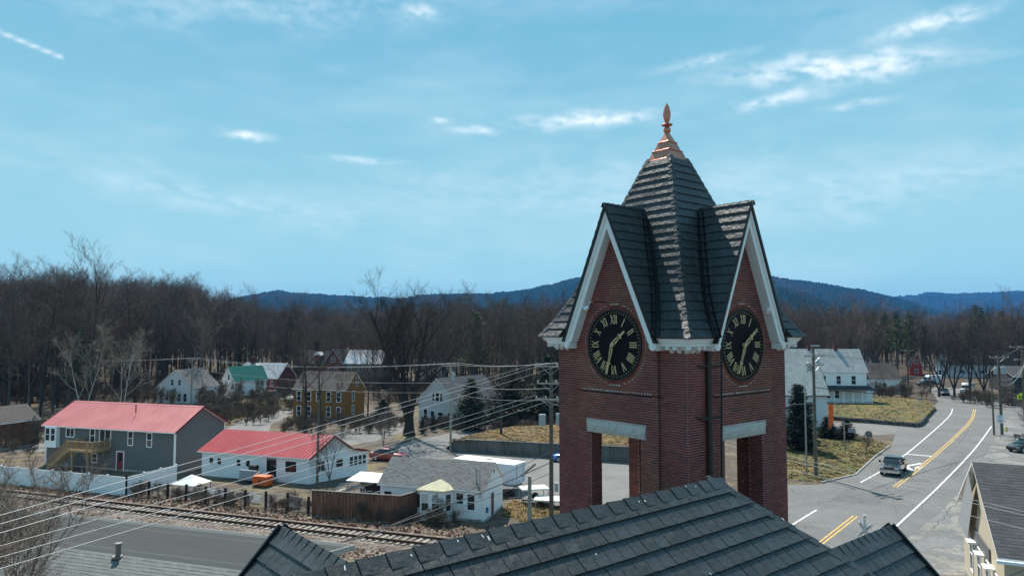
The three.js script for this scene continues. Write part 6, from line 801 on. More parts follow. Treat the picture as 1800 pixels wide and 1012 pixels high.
pole('short pale stub pole in front of the tall pole left of the tower', 1.45, 58.7, 3.9, { r: 0.21, mat: M.paleWood });
pole('grey pole at the end of the retaining wall', -8.0, 93, 11.3, { r: 0.17, turn: -0.3, arms: [[11.1, 2.4]], cans: [[0.35, 9.7, 0.2]], mat: M.paleWood, boxes: [] });
pole('grey pole in front of the white cape house', -66.4, 147, 9.7, { r: 0.2, turn: -0.3, arms: [[9.5, 2.4]], mat: M.paleWood });
pole('dark leaning pole in front of the red-roofed white house', -19.3, 70.8, 8.9, { r: 0.13, lean: 0.004, mat: M.pole });
pole('near roadside pole with two crossarms and service drop right of the tower', 33.0, 77.5, 14.2, { r: 0.2, arms: [[13.0, 2.9], [12.0, 2.6]], cans: [[-0.3, 11.8, -0.3]] , turn: 0.4, boxes: [[0.2, 14.1, 0.1, 1.0, 0.12]] });
pole('thin pale pole close beside the near roadside pole', 32.2, 78.0, 9.2, { r: 0.10, mat: M.paleWood });
pole('dark pole with a lone crossarm beside the garage', 100.6, 180, 10.6, { r: 0.24, arms: [[10.4, 3.2]] });
pole('short dark pole by the dark parked wagon', 103.8, 176, 8.4, { r: 0.17 });
pole('roadside pole with transformers beside the speed sign', 74.0, 107.5, 11.8, { r: 0.22, lean: -0.012, turn: 0.15, arms: [[11.6, 3.4]], cans: [[-0.75, 9.6, 0.1], [0.75, 9.6, 0.1], [0.0, 9.7, 0.6]] });
pole('thin grey pole leaning against the transformer pole', 72.6, 107.2, 9.4, { r: 0.14, mat: M.pole, lean: -0.01 });
pole('dark pole at the right edge with crossarm and street lamp', 88.0, 122, 13.0, { r: 0.2, arms: [[12.8, 4.6]], lamps: [[10.4, -1.0]] });
let wireN = 0;
function wire(label, a, b, sag, r = 0.014, mat = M.wire, group) { const pts = []; for (let i = 0; i <= 24; i++) { const t = i / 24; pts.push([mix(a[0], b[0], t), mix(a[1], b[1], t) - sag * 4 * t * (1 - t), -mix(a[2], b[2], t)]); } wireN++; const g = new GB().tube(pts, r, 5); g.crease = 1; return single('overhead_wire', g, mat, label, 'wire', group); }
const ordL = ['top left', 'top middle', 'top right', 'lower left', 'lower middle', 'lower right'];
{ const U = [[2.05, 12.98, 60.8], [3.05, 13.05, 60.8], [4.2, 12.9, 60.6], [2.0, 10.3, 60.8], [2.75, 10.2, 60.7], [4.2, 10.2, 60.6]], E = [[-10.37, 14.52], [-9.96, 13.96], [-9.58, 13.43], [-12.37, 17.36], [-11.81, 16.59], [-11.29, 15.88]];
  // the six conductors run from the tall pole past the camera's left; end heights follow the next pole of the line
  U.forEach((a, i) => { const h = i < 3 ? 12.3 : 10.9, [X, Z] = E[i], k = 1.32, b = [a[0] + (X - a[0]) * k, h + (h - a[1]) * (k - 1), a[2] + (Z - a[2]) * k]; wire('bright conductor sagging from the ' + ordL[i] + ' insulator of the tall pole towards the lower left', a, b, 0.1 + 0.03 * i, 0.0085, M.wire, 'six conductors crossing the lower left'); });
  const V = [[4.4, 10.1, 60.9], [3.1, 10.0, 61], [2.3, 9.9, 61.1]], F = [[18.68, 9.5, 26.15], [18.33, 9.5, 25.66], [17.05, 9.5, 23.9]];
  V.forEach((a, i) => wire(['upper', 'middle', 'lowest'][i] + ' of three bright wires passing behind the tower to the right edge', a, F[i].map((v, k) => a[k] + (v - a[k]) * 1.25), 0.25, 0.010, M.wire, 'three wires running right of the tower')); }
for (const [i, dy] of [[0, 0], [1, 0.12]]) { wire(['front', 'rear'][i] + ' wire between the cape house pole and the wall pole', [-66.4 + i, 9.85 + dy, 147], [-8.0 + i, 11.4 + dy, 93], 1.1, 0.03); wire(['front', 'rear'][i] + ' wire between the wall pole and the tall pole', [-8.0 + i, 11.4 + dy, 93], [3.3 + i * 0.5, 13.05, 60.9], 0.35, 0.02); wire(['front', 'rear'][i] + ' wire running left from the cape house pole', [-66.4 + i, 9.85 + dy, 147], [-125, 9.0 + dy, 176], 0.8, 0.03); wire(['front', 'rear'][i] + ' lower telephone line left of the wall pole', [-66.4, 7.6 - i * 1.6, 147], [-8.0, 8.9 - i * 1.3, 93], 0.9, 0.024); wire(['front', 'rear'][i] + ' lower telephone line right of the wall pole', [-8.0, 8.9 - i * 1.3, 93], [3.3, 10.9 - i * 1.0, 60.9], 0.4, 0.018); }
for (let i = 0; i < 3; i++) { const nm = ['upper', 'middle', 'lower'][i]; wire(nm + ' black service cable draped past the cottage to the tall pole', [3.35, 5.6 - i * 0.9, 60.6], [-14 - i * 2, 3.4 + i * 0.2, 34], 0.3 + i * 0.25, i === 1 ? 0.04 : 0.022, M.blackWire, 'black cables below the tower'); }
wire('thick black splice tube hanging on the cable beside the tall pole', [1.9, 4.82, 59.0], [0.75, 4.25, 57.3], 0, 0.10, M.blackWire);
wire('dark heavy cable crossing the road at the bend', [33.0, 9.6, 77.5], [74.0, 8.6, 107.5], 1.4, 0.045, M.blackWire); wire('upper conductor between the near pole and the transformer pole', [33.6, 13.2, 77.5], [73.5, 11.9, 107.5], 0.7, 0.016, M.blackWire); wire('second conductor between the near pole and the transformer pole', [32.2, 13.2, 77.5], [72.6, 11.9, 107.5], 0.8, 0.016, M.blackWire); wire('conductor from the transformer pole to the right edge pole', [74.5, 11.9, 107.5], [88.0, 13.1, 122], 0.3, 0.018); wire('sagging pale service cable left of the right edge pole', [74.0, 8.4, 107.5], [87.8, 10.4, 121], 1.2, 0.03); wire('lower sagging pale service cable left of the right edge pole', [74.0, 7.7, 107.5], [87.8, 10.2, 121], 1.5, 0.03);
wire('white service loop from the near pole top to the tower', [33.0, 13.4, 77.5], [7.6, 14.6, 21.0], 0.6, 0.008); wire('thin black cable low in front of the crossing sign', [8.3, 9.7, 16.2], [26, 7.2, 32], 0.5, 0.016, M.blackWire);
for (let i = 0; i < 3; i++) wire(['upper', 'middle', 'lower'][i] + ' conductor from behind the tower to the near pole', [33.0, 13.1 - i * 2.6, 77.5], [3.4, 13.0 - i * 1.6, 61], 0.5, 0.011, M.wire, 'wires between the tall pole and the near pole');
// ---------------------------------------------------------------- signs
const textPlane = (w, h, draw, res = 256) => { const c = document.createElement('canvas'); c.width = res; c.height = Math.round(res * h / w); const x = c.getContext('2d'); draw(x, c.width, c.height); const t = new THREE.CanvasTexture(c); t.colorSpace = THREE.SRGBColorSpace; const g = new THREE.PlaneGeometry(w, h), m = new THREE.MeshStandardMaterial({ map: t, roughness: 0.5 }); return [g, m]; };
{ // railway crossbuck
  const T = thing('crossbuck_sign', 'railroad crossing crossbuck on a white post behind the slate gable', 'sign', 24.4, 49.6, -0.25); mesh('post', new GB().cbox(0, 1.55, -0.08, 0.2, 3.1, 0.12), new THREE.MeshStandardMaterial({ map: blotch([0.62, 0.61, 0.58], 0.6, 0.8, 128, 3, 0.6), roughness: 0.8 }), T);
  const bl = (txt, ang, z) => { const [g, m] = textPlane(1.3, 0.22, (x, w, h) => { x.fillStyle = '#dfe2e6'; x.fillRect(0, 0, w, h); x.fillStyle = '#1c2440'; x.font = 'bold ' + Math.round(h * 0.86) + 'px sans-serif'; x.textAlign = 'center'; x.textBaseline = 'middle'; if (txt === 'CROSSING') x.fillText(txt, w / 2, h / 2, w * 0.94); else { x.fillText('RAIL', w * 0.25, h / 2, w * 0.42); x.fillText('ROAD', w * 0.75, h / 2, w * 0.42); } }, 512); const b = mesh('blade', new GB().cbox(0, 0, 0, 1.3, 0.22, 0.02), M.white, T); b.position.set(0, 2.1, z); b.rotation.z = ang; const f = mesh('lettering', g, m, b); f.position.z = 0.014; };
  bl('RAIL ROAD', -0.95, 0.02); bl('CROSSING', 0.72, 0.06);
}
{ const T = thing('speed_sign', 'white speed limit sign reading 20 on the pole at the roadside', 'sign', 71.6, 104.3, -0.5); mesh('post', new GB().cbox(0, 1.6, -0.04, 0.07, 3.2, 0.05), M.galv, T); const [g, m] = textPlane(0.9, 1.15, (x, w, h) => { x.fillStyle = '#e6e8ea'; x.fillRect(0, 0, w, h); x.fillStyle = '#20242c'; x.textAlign = 'center'; x.font = 'bold ' + Math.round(h * 0.17) + 'px sans-serif'; x.fillText('SPEED', w / 2, h * 0.22); x.fillText('LIMIT', w / 2, h * 0.40); x.font = 'bold ' + Math.round(h * 0.46) + 'px sans-serif'; x.fillText('20', w / 2, h * 0.88); }); mesh('plate', new GB().cbox(0, 2.75, -0.01, 0.9, 1.15, 0.015), M.galv, T); const f = mesh('lettering', g, m, T); f.position.set(0, 2.75, 0.006); mesh('reflector', new GB().cbox(0.75, 1.3, 0, 0.25, 0.7, 0.05), std([0.7, 0.55, 0.03], 0.5), T); }
{ const T = thing('school_sign', 'fluorescent yellow-green five-sided school crossing sign at the right edge', 'sign', 98.6, 137.5, -0.5); mesh('post', new GB().cbox(0, 1.5, -0.05, 0.08, 3.0, 0.06), M.pole, T); const sh = [[-0.55, -0.55], [0.55, -0.55], [0.55, 0.1], [0, 0.62], [-0.55, 0.1]], s = 1.15, g = new GB().hex(sh.map(p => [p[0] * s, 2.9 + p[1] * s, -0.02]), sh.map(p => [p[0] * s, 2.9 + p[1] * s, 0.0])); mesh('plate', g, std([0.56, 0.72, 0.02], 0.5), T); for (const x of [-0.2, 0.18]) { const f = new GB().cbox(x, 2.75, 0.006, 0.2, 0.5, 0.008).cbox(x, 3.07, 0.006, 0.14, 0.14, 0.008).cbox(x - 0.06, 2.42, 0.006, 0.08, 0.25, 0.008).cbox(x + 0.08, 2.42, 0.006, 0.08, 0.25, 0.008); mesh('walking_figure', f, M.black, T); } }
{ const T = thing('stop_sign', 'octagonal sign seen from its grey back on the mossy lawn', 'sign', 46.4, 92.6, -0.4); mesh('post', new GB().cbox(0, 1.3, 0.03, 0.06, 2.6, 0.05), M.galv, T); const g = new GB(), a = [], b = []; for (let i = 0; i < 8; i++) { const t = (i + 0.5) / 8 * 6.28318; a.push([Math.cos(t) * 0.45, 2.3 + Math.sin(t) * 0.45, 0]); b.push([Math.cos(t) * 0.45, 2.3 + Math.sin(t) * 0.45, -0.012]); } g.hex(b, a); mesh('plate', g, std([0.16, 0.155, 0.145], 0.7), T); }
{ const T = thing('street_name_post', 'pale wooden street-name post with finger board on the lawn', 'sign', 43.9, 94.0, -0.3); mesh('post', new GB().cbox(0, 1.9, 0, 0.13, 3.8, 0.13), M.paleWood, T); mesh('finger_board', new GB().cbox(0.45, 3.45, 0, 1.2, 0.22, 0.04), M.paleWood, T); const [g, m] = [new GB().cbox(0.9, 2.6, 0, 0.9, 0.55, 0.04), std([0.25, 0.26, 0.30], 0.6)]; mesh('board', g, m, T); }
{ const T = thing('feather_flag', 'tall orange feather flag beside the driveway', 'flag', 46.0, 103.5, 0); mesh('pole', new GB().tube([[0, 0, 0], [0, 3.4, 0], [0.12, 5.0, 0]], 0.025, 6), M.galv, T); const g = new GB(), n = 10; for (let i = 0; i < n; i++) { const w = t => 0.62 * Math.sin(Math.PI * Math.min(0.98, 0.12 + t * 0.55)) + 0.12, P = (t, s) => [0.05 + t * 0.10 + s * w(t), 1.4 + t * 3.6, s * 0.16 * Math.sin(t * 6)]; g.quad(P(i / n, 0), P(i / n, 1), P((i + 1) / n, 1), P((i + 1) / n, 0)); } mesh('cloth', g, std([0.78, 0.13, 0.02], 0.8), T); }
{ const T = thing('notice_board', 'small red-brown notice board on the shaded lawn', 'sign', 41.6, 98.5, 0.2); mesh('board', new GB().cbox(0, 0.95, 0, 1.0, 0.85, 0.08), std([0.30, 0.13, 0.10], 0.8), T); for (const x of [-0.4, 0.4]) mesh('leg', new GB().cbox(x, 0.28, 0, 0.08, 0.56, 0.06), M.paleWood, T); }
{ const T = thing('hydrant', 'dark red fire hydrant at the corner of the farmhouse lawn', 'hydrant', 80.5, 142.5, 0); const g = new GB().tube([[0, 0, 0], [0, 0.6, 0], [0, 0.75, 0], [0, 0.85, 0]], [0.16, 0.14, 0.2, 0.05], 10); g.crease = 0.6; mesh('barrel', g, std([0.16, 0.03, 0.02], 0.5), T); mesh('nozzle', new GB().tube([[-0.28, 0.55, 0], [0.28, 0.55, 0]], 0.07, 8), std([0.16, 0.03, 0.02], 0.5), T); }
{ const T = thing('blue_street_sign', 'thin post with a small blue sign on the farmhouse lawn', 'sign', 70.0, 122, 0); mesh('post', new GB().cbox(0, 2.0, 0, 0.08, 4.0, 0.06), M.galv, T); mesh('plate', new GB().cbox(0.1, 3.9, 0.05, 0.9, 0.22, 0.03), std([0.08, 0.16, 0.32], 0.5), T); }
// ---------------------------------------------------------------- vehicles (local x forward, z to the vehicle's right)
function wheelSet(T, xs, tr, r, w) { const wg = new GB().geo(new THREE.CylinderGeometry(r, r, w, 20).rotateX(Math.PI / 2)); wg.crease = 0.6; const tyre = wg.build(0.6), rg = new GB().geo(new THREE.CylinderGeometry(r * 0.62, r * 0.62, w + 0.02, 14).rotateX(Math.PI / 2)).build(0.6); for (const x of xs) for (const s of [-1, 1]) { const t = mesh('wheel', tyre, M.rubber, T); t.position.set(x, r, s * tr); mesh('rim', rg, M.galv, t); } }
// lofted shell: sections along x, each [x, yBottom, yTop, halfWidthBottom, halfWidthTop]
function shell(sec, round = 0.06) { const g = new GB(), rings = sec.map(([x, y0, y1, w0, w1]) => { const r = Math.min(round, (y1 - y0) * 0.3); return [[x, y0, -w0 * 0.96], [x, y0 + r, -w0], [x, y1 - r, -w1], [x, y1, -w1 + r * 1.4], [x, y1, w1 - r * 1.4], [x, y1 - r, w1], [x, y0 + r, w0], [x, y0, w0 * 0.96]]; }); g.poly(rings[0]); g.poly([...rings[rings.length - 1]].reverse()); for (let i = 0; i < rings.length - 1; i++) for (let k = 0; k < 8; k++) { const j = (k + 1) % 8; g.quad(rings[i][k], rings[i][j], rings[i + 1][j], rings[i + 1][k]); } g.crease = 0.7; return g; }
function car(name, label, X, Z, turn, rgb, kind, extra = {}) {
  const T = thing(name, label, extra.category || 'car', X, Z, turn, extra.group), P = paint(rgb); let hw = 0.9;
  if (kind === 'sedan') { mesh('body', shell([[-2.3, 0.42, 0.80, 0.78, 0.72], [-2.2, 0.28, 0.98, 0.86, 0.80], [-1.3, 0.22, 1.02, 0.9, 0.84], [0.6, 0.22, 0.98, 0.9, 0.84], [1.7, 0.24, 0.86, 0.88, 0.80], [2.25, 0.30, 0.70, 0.80, 0.70], [2.35, 0.40, 0.60, 0.7, 0.6]]), P, T); mesh('cabin_glass', shell([[-1.75, 0.95, 1.02, 0.8, 0.76], [-1.0, 0.95, 1.38, 0.82, 0.62], [0.1, 0.95, 1.42, 0.82, 0.62], [0.9, 0.95, 1.02, 0.8, 0.74]]), M.carGlass, T); mesh('roof', shell([[-1.05, 1.36, 1.415, 0.64, 0.6], [-0.9, 1.37, 1.45, 0.66, 0.62], [0.0, 1.38, 1.465, 0.66, 0.62], [0.2, 1.36, 1.44, 0.64, 0.6]], 0.02), P, T); wheelSet(T, [-1.4, 1.45], 0.80, 0.32, 0.2); }
  if (kind === 'wagon') { hw = 0.93; mesh('body', shell([[-2.3, 0.45, 1.0, 0.82, 0.8], [-2.2, 0.30, 1.10, 0.9, 0.86], [0.8, 0.26, 1.06, 0.93, 0.88], [1.8, 0.28, 0.98, 0.9, 0.82], [2.3, 0.38, 0.75, 0.8, 0.7]]), P, T); mesh('cabin_glass', shell([[-2.2, 1.02, 1.12, 0.84, 0.8], [-1.95, 1.02, 1.58, 0.85, 0.7], [0.1, 1.02, 1.62, 0.85, 0.7], [1.0, 1.02, 1.1, 0.84, 0.78]]), M.carGlass, T); mesh('roof', shell([[-2.05, 1.57, 1.64, 0.72, 0.68], [0.0, 1.59, 1.68, 0.73, 0.69], [0.25, 1.57, 1.64, 0.7, 0.66]], 0.02), P, T); for (const x of [-1.0, 0.15]) mesh('pillar', new GB().cbox(x, 1.3, 0, 0.09, 0.56, 1.56), P, T); wheelSet(T, [-1.4, 1.45], 0.83, 0.36, 0.22); }
  if (kind === 'van') { hw = 1.0; mesh('body', shell([[-2.9, 0.45, 2.5, 0.98, 0.88], [-2.8, 0.35, 2.6, 1.0, 0.9], [1.0, 0.32, 2.6, 1.0, 0.9], [1.5, 0.32, 2.1, 1.0, 0.84], [2.0, 0.34, 1.35, 0.97, 0.85], [2.7, 0.4, 1.1, 0.92, 0.8]], 0.1), P, T); mesh('windscreen', new GB().hex([[1.53, 2.05, -0.74], [1.53, 2.05, 0.74], [2.06, 1.36, 0.8], [2.06, 1.36, -0.8]], [[1.57, 2.08, -0.74], [1.57, 2.08, 0.74], [2.1, 1.39, 0.8], [2.1, 1.39, -0.8]]), M.carGlass, T); for (const s of [-1, 1]) mesh('side_window', new GB().cbox(1.15, 1.72, s * 0.955, 0.8, 0.6, 0.06), M.carGlass, T); wheelSet(T, [-1.8, 1.75], 0.88, 0.36, 0.24); }
  if (kind === 'pickup') { hw = 1.0;
    mesh('body', shell([[-0.62, 0.45, 1.16, 0.95, 0.95], [0.9, 0.42, 1.16, 0.98, 0.95], [1.15, 0.42, 1.22, 0.98, 0.94], [2.2, 0.45, 1.16, 0.98, 0.90], [2.72, 0.52, 1.04, 0.94, 0.84], [2.8, 0.58, 0.95, 0.9, 0.8]], 0.08), P, T);
    mesh('bed', (() => { const g = new GB(); for (const s of [-1, 1]) g.box(-2.95, 0.55, s > 0 ? 0.86 : -0.98, -0.66, 1.24, s > 0 ? 0.98 : -0.86); g.box(-2.97, 0.55, -0.86, -2.86, 1.22, 0.86); g.box(-0.8, 0.55, -0.86, -0.66, 1.22, 0.86); g.box(-2.86, 0.6, -0.86, -0.8, 0.7, 0.86); return g; })(), P, T);
    mesh('cabin_glass', shell([[-0.62, 1.12, 1.75, 0.86, 0.74], [0.7, 1.12, 1.80, 0.88, 0.74], [1.55, 1.12, 1.2, 0.88, 0.80]], 0.06), M.carGlass, T); mesh('roof', shell([[-0.66, 1.73, 1.82, 0.78, 0.72], [0.55, 1.76, 1.86, 0.79, 0.73], [0.8, 1.74, 1.82, 0.76, 0.7]], 0.03), P, T); for (const x of [-0.58, 0.12]) mesh('pillar', new GB().bar([x, 1.15, 0.885], [x, 1.76, 0.77], 0.10, 0.06).bar([x, 1.15, -0.885], [x, 1.76, -0.77], 0.10, 0.06), P, T); for (const s of [-1, 1]) mesh('pillar', new GB().bar([1.5, 1.16, s * 0.87], [0.75, 1.79, s * 0.745], 0.07, 0.06), P, T);
    for (const s of [-1, 1]) { mesh('mirror', new GB().cbox(1.15, 1.34, s * 1.17, 0.14, 0.26, 0.18).bar([1.15, 1.24, s * 0.93], [1.15, 1.26, s * 1.1], 0.06), M.black, T); mesh('headlight', new GB().cbox(2.77, 0.93, s * 0.70, 0.10, 0.20, 0.34), M.lamp, T); mesh('tail_light', new GB().cbox(-2.97, 0.98, s * 0.92, 0.05, 0.4, 0.12), M.redLamp, T); mesh('wheel_arch', new GB().cbox(1.85, 0.62, s * 0.985, 0.95, 0.30, 0.03).cbox(-1.75, 0.62, s * 0.985, 0.95, 0.30, 0.03), M.black, T); mesh('hood_scoop', new GB().cbox(1.95, 1.2, s * 0.36, 0.5, 0.05, 0.2), M.black, T); }
    mesh('grille', new GB().cbox(2.81, 0.90, 0, 0.05, 0.26, 1.02), M.black, T); mesh('grille_trim', new GB().cbox(2.83, 1.04, 0, 0.05, 0.04, 1.06).cbox(2.83, 0.76, 0, 0.05, 0.04, 1.06), M.chrome, T); mesh('bumper', shell([[2.62, 0.42, 0.72, 1.0, 0.98], [2.9, 0.45, 0.70, 0.92, 0.9]], 0.04), M.chrome, T); mesh('number_plate', new GB().cbox(2.915, 0.56, 0, 0.02, 0.15, 0.31), M.white, T); mesh('wiper', new GB().bar([1.5, 1.24, -0.5], [1.3, 1.36, 0.1], 0.02), M.black, T); wheelSet(T, [-1.75, 1.85], 0.86, 0.40, 0.27); }
  else { for (const s of [-1, 1]) { const fx = kind === 'van' ? 2.66 : 2.2; mesh('headlight', new GB().cbox(fx, kind === 'van' ? 0.85 : 0.68, s * hw * 0.72, 0.16, 0.14, 0.3), M.lamp, T); mesh('tail_light', new GB().cbox(kind === 'van' ? -2.88 : -2.27, 0.85, s * hw * 0.8, 0.08, 0.2, 0.2), M.redLamp, T); mesh('mirror', new GB().cbox(kind === 'van' ? 1.6 : 0.75, kind === 'van' ? 1.45 : 1.05, s * (hw + 0.08), 0.12, 0.14, 0.16), kind === 'van' ? M.black : P, T); } mesh('bumper', new GB().cbox(kind === 'van' ? 2.72 : 2.28, 0.45, 0, 0.1, 0.2, hw * 1.6), M.black, T); }
  return T;
}
const rt = Math.atan2(-0.795, -0.606);                       // heading of a vehicle driving down the road towards the camera
car('pickup_truck', 'dark grey pickup truck driving towards the camera over the crossing marking', 42.5, 79.5, rt, [0.018, 0.020, 0.023], 'pickup', { category: 'truck' });
car('parked_sedan', 'faded red sedan with pinkish sunlit hood beside the red-roofed house', -15.0, 87.0, -0.25, [0.22, 0.035, 0.035], 'sedan');
car('parked_sedan', 'dark grey sedan parked below the maroon house', -58.5, 161.5, Math.PI - 0.2, [0.035, 0.037, 0.04], 'sedan'); car('parked_suv', 'silver-topped grey wagon behind the dark sedan', -55.2, 165.5, 0.5, [0.16, 0.165, 0.17], 'wagon');
car('blue_car', 'bright blue car peeping out left of the tower', 7.1, 86.3, Math.PI - 0.1, [0.01, 0.15, 0.55], 'sedan');
car('parked_van', 'tall white van parked in the yard beyond the garage', 121.2, 205, Math.PI + 0.12, [0.70, 0.71, 0.72], 'van', { category: 'van' }); car('parked_wagon', 'black wagon parked in front of the white van', 116.0, 199, Math.PI - 0.1, [0.012, 0.014, 0.02], 'wagon'); car('parked_sedan', 'dark car half hidden behind the white van', 116.5, 214, Math.PI, [0.05, 0.055, 0.06], 'sedan');
car('parked_wagon', 'dark wagon facing the road beside the short pole', 103.9, 170.5, -2.0, [0.03, 0.033, 0.035], 'wagon'); car('camper_van', 'old white camper van under the roadside trees', 113.0, 176, -2.4, [0.62, 0.62, 0.60], 'van', { category: 'van' });
car('silver_suv', 'silver wagon at the junction behind the school sign', 105.5, 148.5, 0.05, [0.30, 0.30, 0.29], 'wagon'); car('dark_car', 'dark car under the bush at the right edge', 67.0, 93.0, Math.PI + 0.25, [0.025, 0.03, 0.032], 'wagon');
// ---------------------------------------------------------------- yard clutter
{ const T = thing('box_trailer', 'long white box trailer parked behind the cottage', 'trailer', 1.35, 71.6, rot(-0.86, 0.5)), w = 2.3, L = 7.2, g = new GB().box(0, 0.75, -w, L, 2.65, 0); mesh('box', g, std([0.66, 0.69, 0.73], 0.45), T); mesh('roof', new GB().box(-0.03, 2.655, -w - 0.03, L + 0.03, 2.72, 0.03), std([0.78, 0.77, 0.72], 0.6), T); mesh('chassis', new GB().box(0.2, 0.5, -w + 0.3, L + 1.2, 0.74, -0.3), M.black, T); const wg = new GB().geo(new THREE.CylinderGeometry(0.36, 0.36, 0.22, 16).rotateX(Math.PI / 2)).build(0.6); for (const x of [2.6, 3.5]) for (const z of [-0.12, -w + 0.12]) { const m = mesh('wheel', wg, M.rubber, T); m.position.set(x, 0.36, z); } for (let i = 0; i < 7; i++) mesh('side_rib', new GB().box(0.5 + i, 0.8, 0.002, 0.53 + i, 2.6, 0.02), std([0.6, 0.63, 0.67], 0.45), T); mesh('roof_hatch', new GB().cbox(3.6, 2.76, -1.1, 0.5, 0.07, 0.4), M.grey, T); mesh('door_bar', new GB().box(-0.04, 0.8, -0.5, -0.015, 2.6, -0.46).box(-0.04, 0.8, -1.8, -0.015, 2.6, -1.76), M.galv, T); }
for (const [x, z, t, l, s, hh] of [[2.0, 66.2, 0.25, 'flat-topped white utility trailer behind the stub pole', [2.6, 1.7], 1.3], [4.8, 64.2, -0.2, 'pale flatbed trailer in front of the tower left edge', [5.6, 1.9], 0.7], [-0.6, 68.5, 0.15, 'small dark trailer with pipe rails beside the cottage gable', [2.6, 1.6], 0.8]]) { const T = thing('flat_trailer', l, 'trailer', x, z, t, 'small trailers behind the cottage'); mesh('deck', new GB().cbox(0, hh, 0, s[0], 0.12, s[1]), std(hh > 0.75 && hh < 0.9 ? [0.06, 0.06, 0.06] : [0.62, 0.6, 0.55], 0.7), T); const wg = new GB().geo(new THREE.CylinderGeometry(0.34, 0.34, 0.2, 16).rotateX(Math.PI / 2)).build(0.6); for (const k of [-1, 1]) { const m = mesh('wheel', wg, M.rubber, T); m.position.set(0.4, 0.34, k * (s[1] / 2 + 0.02)); } for (const a of [-1, 1]) for (const b of [-1, 1]) mesh('leg', new GB().box(a * s[0] * 0.46 - 0.03, 0.02, b * s[1] * 0.44 - 0.03, a * s[0] * 0.46 + 0.03, hh - 0.06, b * s[1] * 0.44 + 0.03), M.galv, T); mesh('drawbar', new GB().bar([-s[0] / 2, 0.5, 0], [-s[0] / 2 - 1.2, 0.45, 0], 0.1), M.black, T); if (hh > 0.75 && hh < 0.9) for (let i = 0; i < 5; i++) mesh('rail_post', new GB().box(-1.2 + i * 0.6, hh, 0.7, -1.15 + i * 0.6, hh + 0.9, 0.75), M.galv, T); }
{ const T = thing('orange_generator', 'bright orange equipment box in front of the white house porch', 'box', -25.4, 72.8, rot(...TX)); mesh('case', new GB().box(-0.85, 0.15, -0.5, 0.85, 1.0, 0.5), M.orange, T); mesh('skid', new GB().box(-0.8, 0, -0.45, 0.8, 0.14, 0.45), M.black, T); mesh('badge', new GB().box(-0.15, 0.45, 0.5, 0.15, 0.7, 0.51), M.black, T); mesh('lid', new GB().box(-0.88, 1.0, -0.53, 0.88, 1.06, 0.53), M.orange, T); }
{ const T = thing('barbecue', 'black barbecue grill on the grey porch', 'grill', -27.0, 74.6, rot(...TX)); mesh('hood', new GB().tube([[-0.45, 1.55, 0], [0.45, 1.55, 0]], 0.28, 10), M.black, T); mesh('cart', new GB().box(-0.4, 0.6, -0.25, 0.4, 1.35, 0.25), M.black, T); }
{ // scrap of pale pipe frames behind the board fence
  const R = rng(123); for (let i = 0; i < 9; i++) { const T = thing('pipe_frame', ['leaning', 'bent', 'tall', 'short', 'doubled', 'rusty', 'narrow', 'wide', 'stacked'][i] + ' pale pipe frame, ' + ['first', 'second', 'third', 'fourth', 'fifth', 'sixth', 'seventh', 'eighth', 'ninth'][i] + ' from the left behind the board fence', 'frame', -15.4 + i * 0.62, 63.6 - i * 0.12 + R(), R() * 0.6, 'pipe frames in the junk yard'); const h = 1.3 + R() * 1.0, w = 0.8 + R() * 0.7; mesh('frame', new GB().tube([[-w / 2, 0, 0], [-w / 2, h * 0.85, -0.1], [-w / 2 + 0.12, h, -0.12], [w / 2 - 0.12, h, -0.12], [w / 2, h * 0.85, -0.1], [w / 2, 0, 0]], 0.035, 6), M.galv, T); mesh('cross_tube', new GB().tube([[-w / 2, h * 0.5, -0.05], [w / 2, h * 0.5, -0.05]], 0.03, 6), M.galv, T); }
  for (let i = 0; i < 8; i++) { const T = single('leaning_plank', new GB().bar([-11.0 + i * 0.2, 0, -(62.2 + R() * 0.5)], [-10.7 + i * 0.22, 2.2 + R() * 0.5, -(63.3 + R() * 0.3)], 0.14, 0.04), i % 3 ? M.white : M.paleWood, ['first', 'second', 'third', 'fourth', 'fifth', 'sixth', 'seventh', 'eighth'][i] + ' pale plank from the left leaning on the cottage wall', 'plank', 'planks leaning on the cottage'); void T; }
  const T = thing('lean_to_shelter', 'low white lean-to shelter at the left end of the cottage', 'shelter', -13.4, 66.5, rot(...TX)); mesh('roof', new GB().hex([[-1.6, 2.0, 1.2], [2.2, 2.0, 1.2], [2.2, 2.3, -1.4], [-1.6, 2.3, -1.4]], [[-1.6, 2.06, 1.2], [2.2, 2.06, 1.2], [2.2, 2.36, -1.4], [-1.6, 2.36, -1.4]]), M.white, T); for (const [x, z] of [[-1.5, 1.1], [2.1, 1.1], [-1.5, -1.3], [2.1, -1.3]]) mesh('post', new GB().box(x - 0.05, 0, z - 0.05, x + 0.05, 2.0, z + 0.05), M.paleWood, T); mesh('back_wall', new GB().box(-1.5, 0, -1.36, 2.1, 2.25, -1.31), M.dark, T); }
single('stacked_lumber', new GB().bar([-17.2, 0.9, -64.2], [-12.2, 1.8, -67.6], 0.5, 0.25), M.paleWood, 'long pale lumber stack slanting behind the board fence', 'lumber');
{ const T = thing('white_canopy', 'small white pitched canopy behind the chain-link fence', 'canopy', -31.3, 69.8, rot(...TX)); mesh('cover', new GB().hex([[-1.4, 1.0, 1.2], [1.4, 1.0, 1.2], [1.4, 1.0, -1.2], [-1.4, 1.0, -1.2]], [[-0.06, 1.75, 0.06], [0.06, 1.75, 0.06], [0.06, 1.75, -0.06], [-0.06, 1.75, -0.06]]), M.white, T); for (const [x, z] of [[-1.3, 1.1], [1.3, 1.1], [-1.3, -1.1], [1.3, -1.1]]) mesh('leg', new GB().box(x - 0.03, 0, z - 0.03, x + 0.03, 1.0, z + 0.03), M.galv, T); }
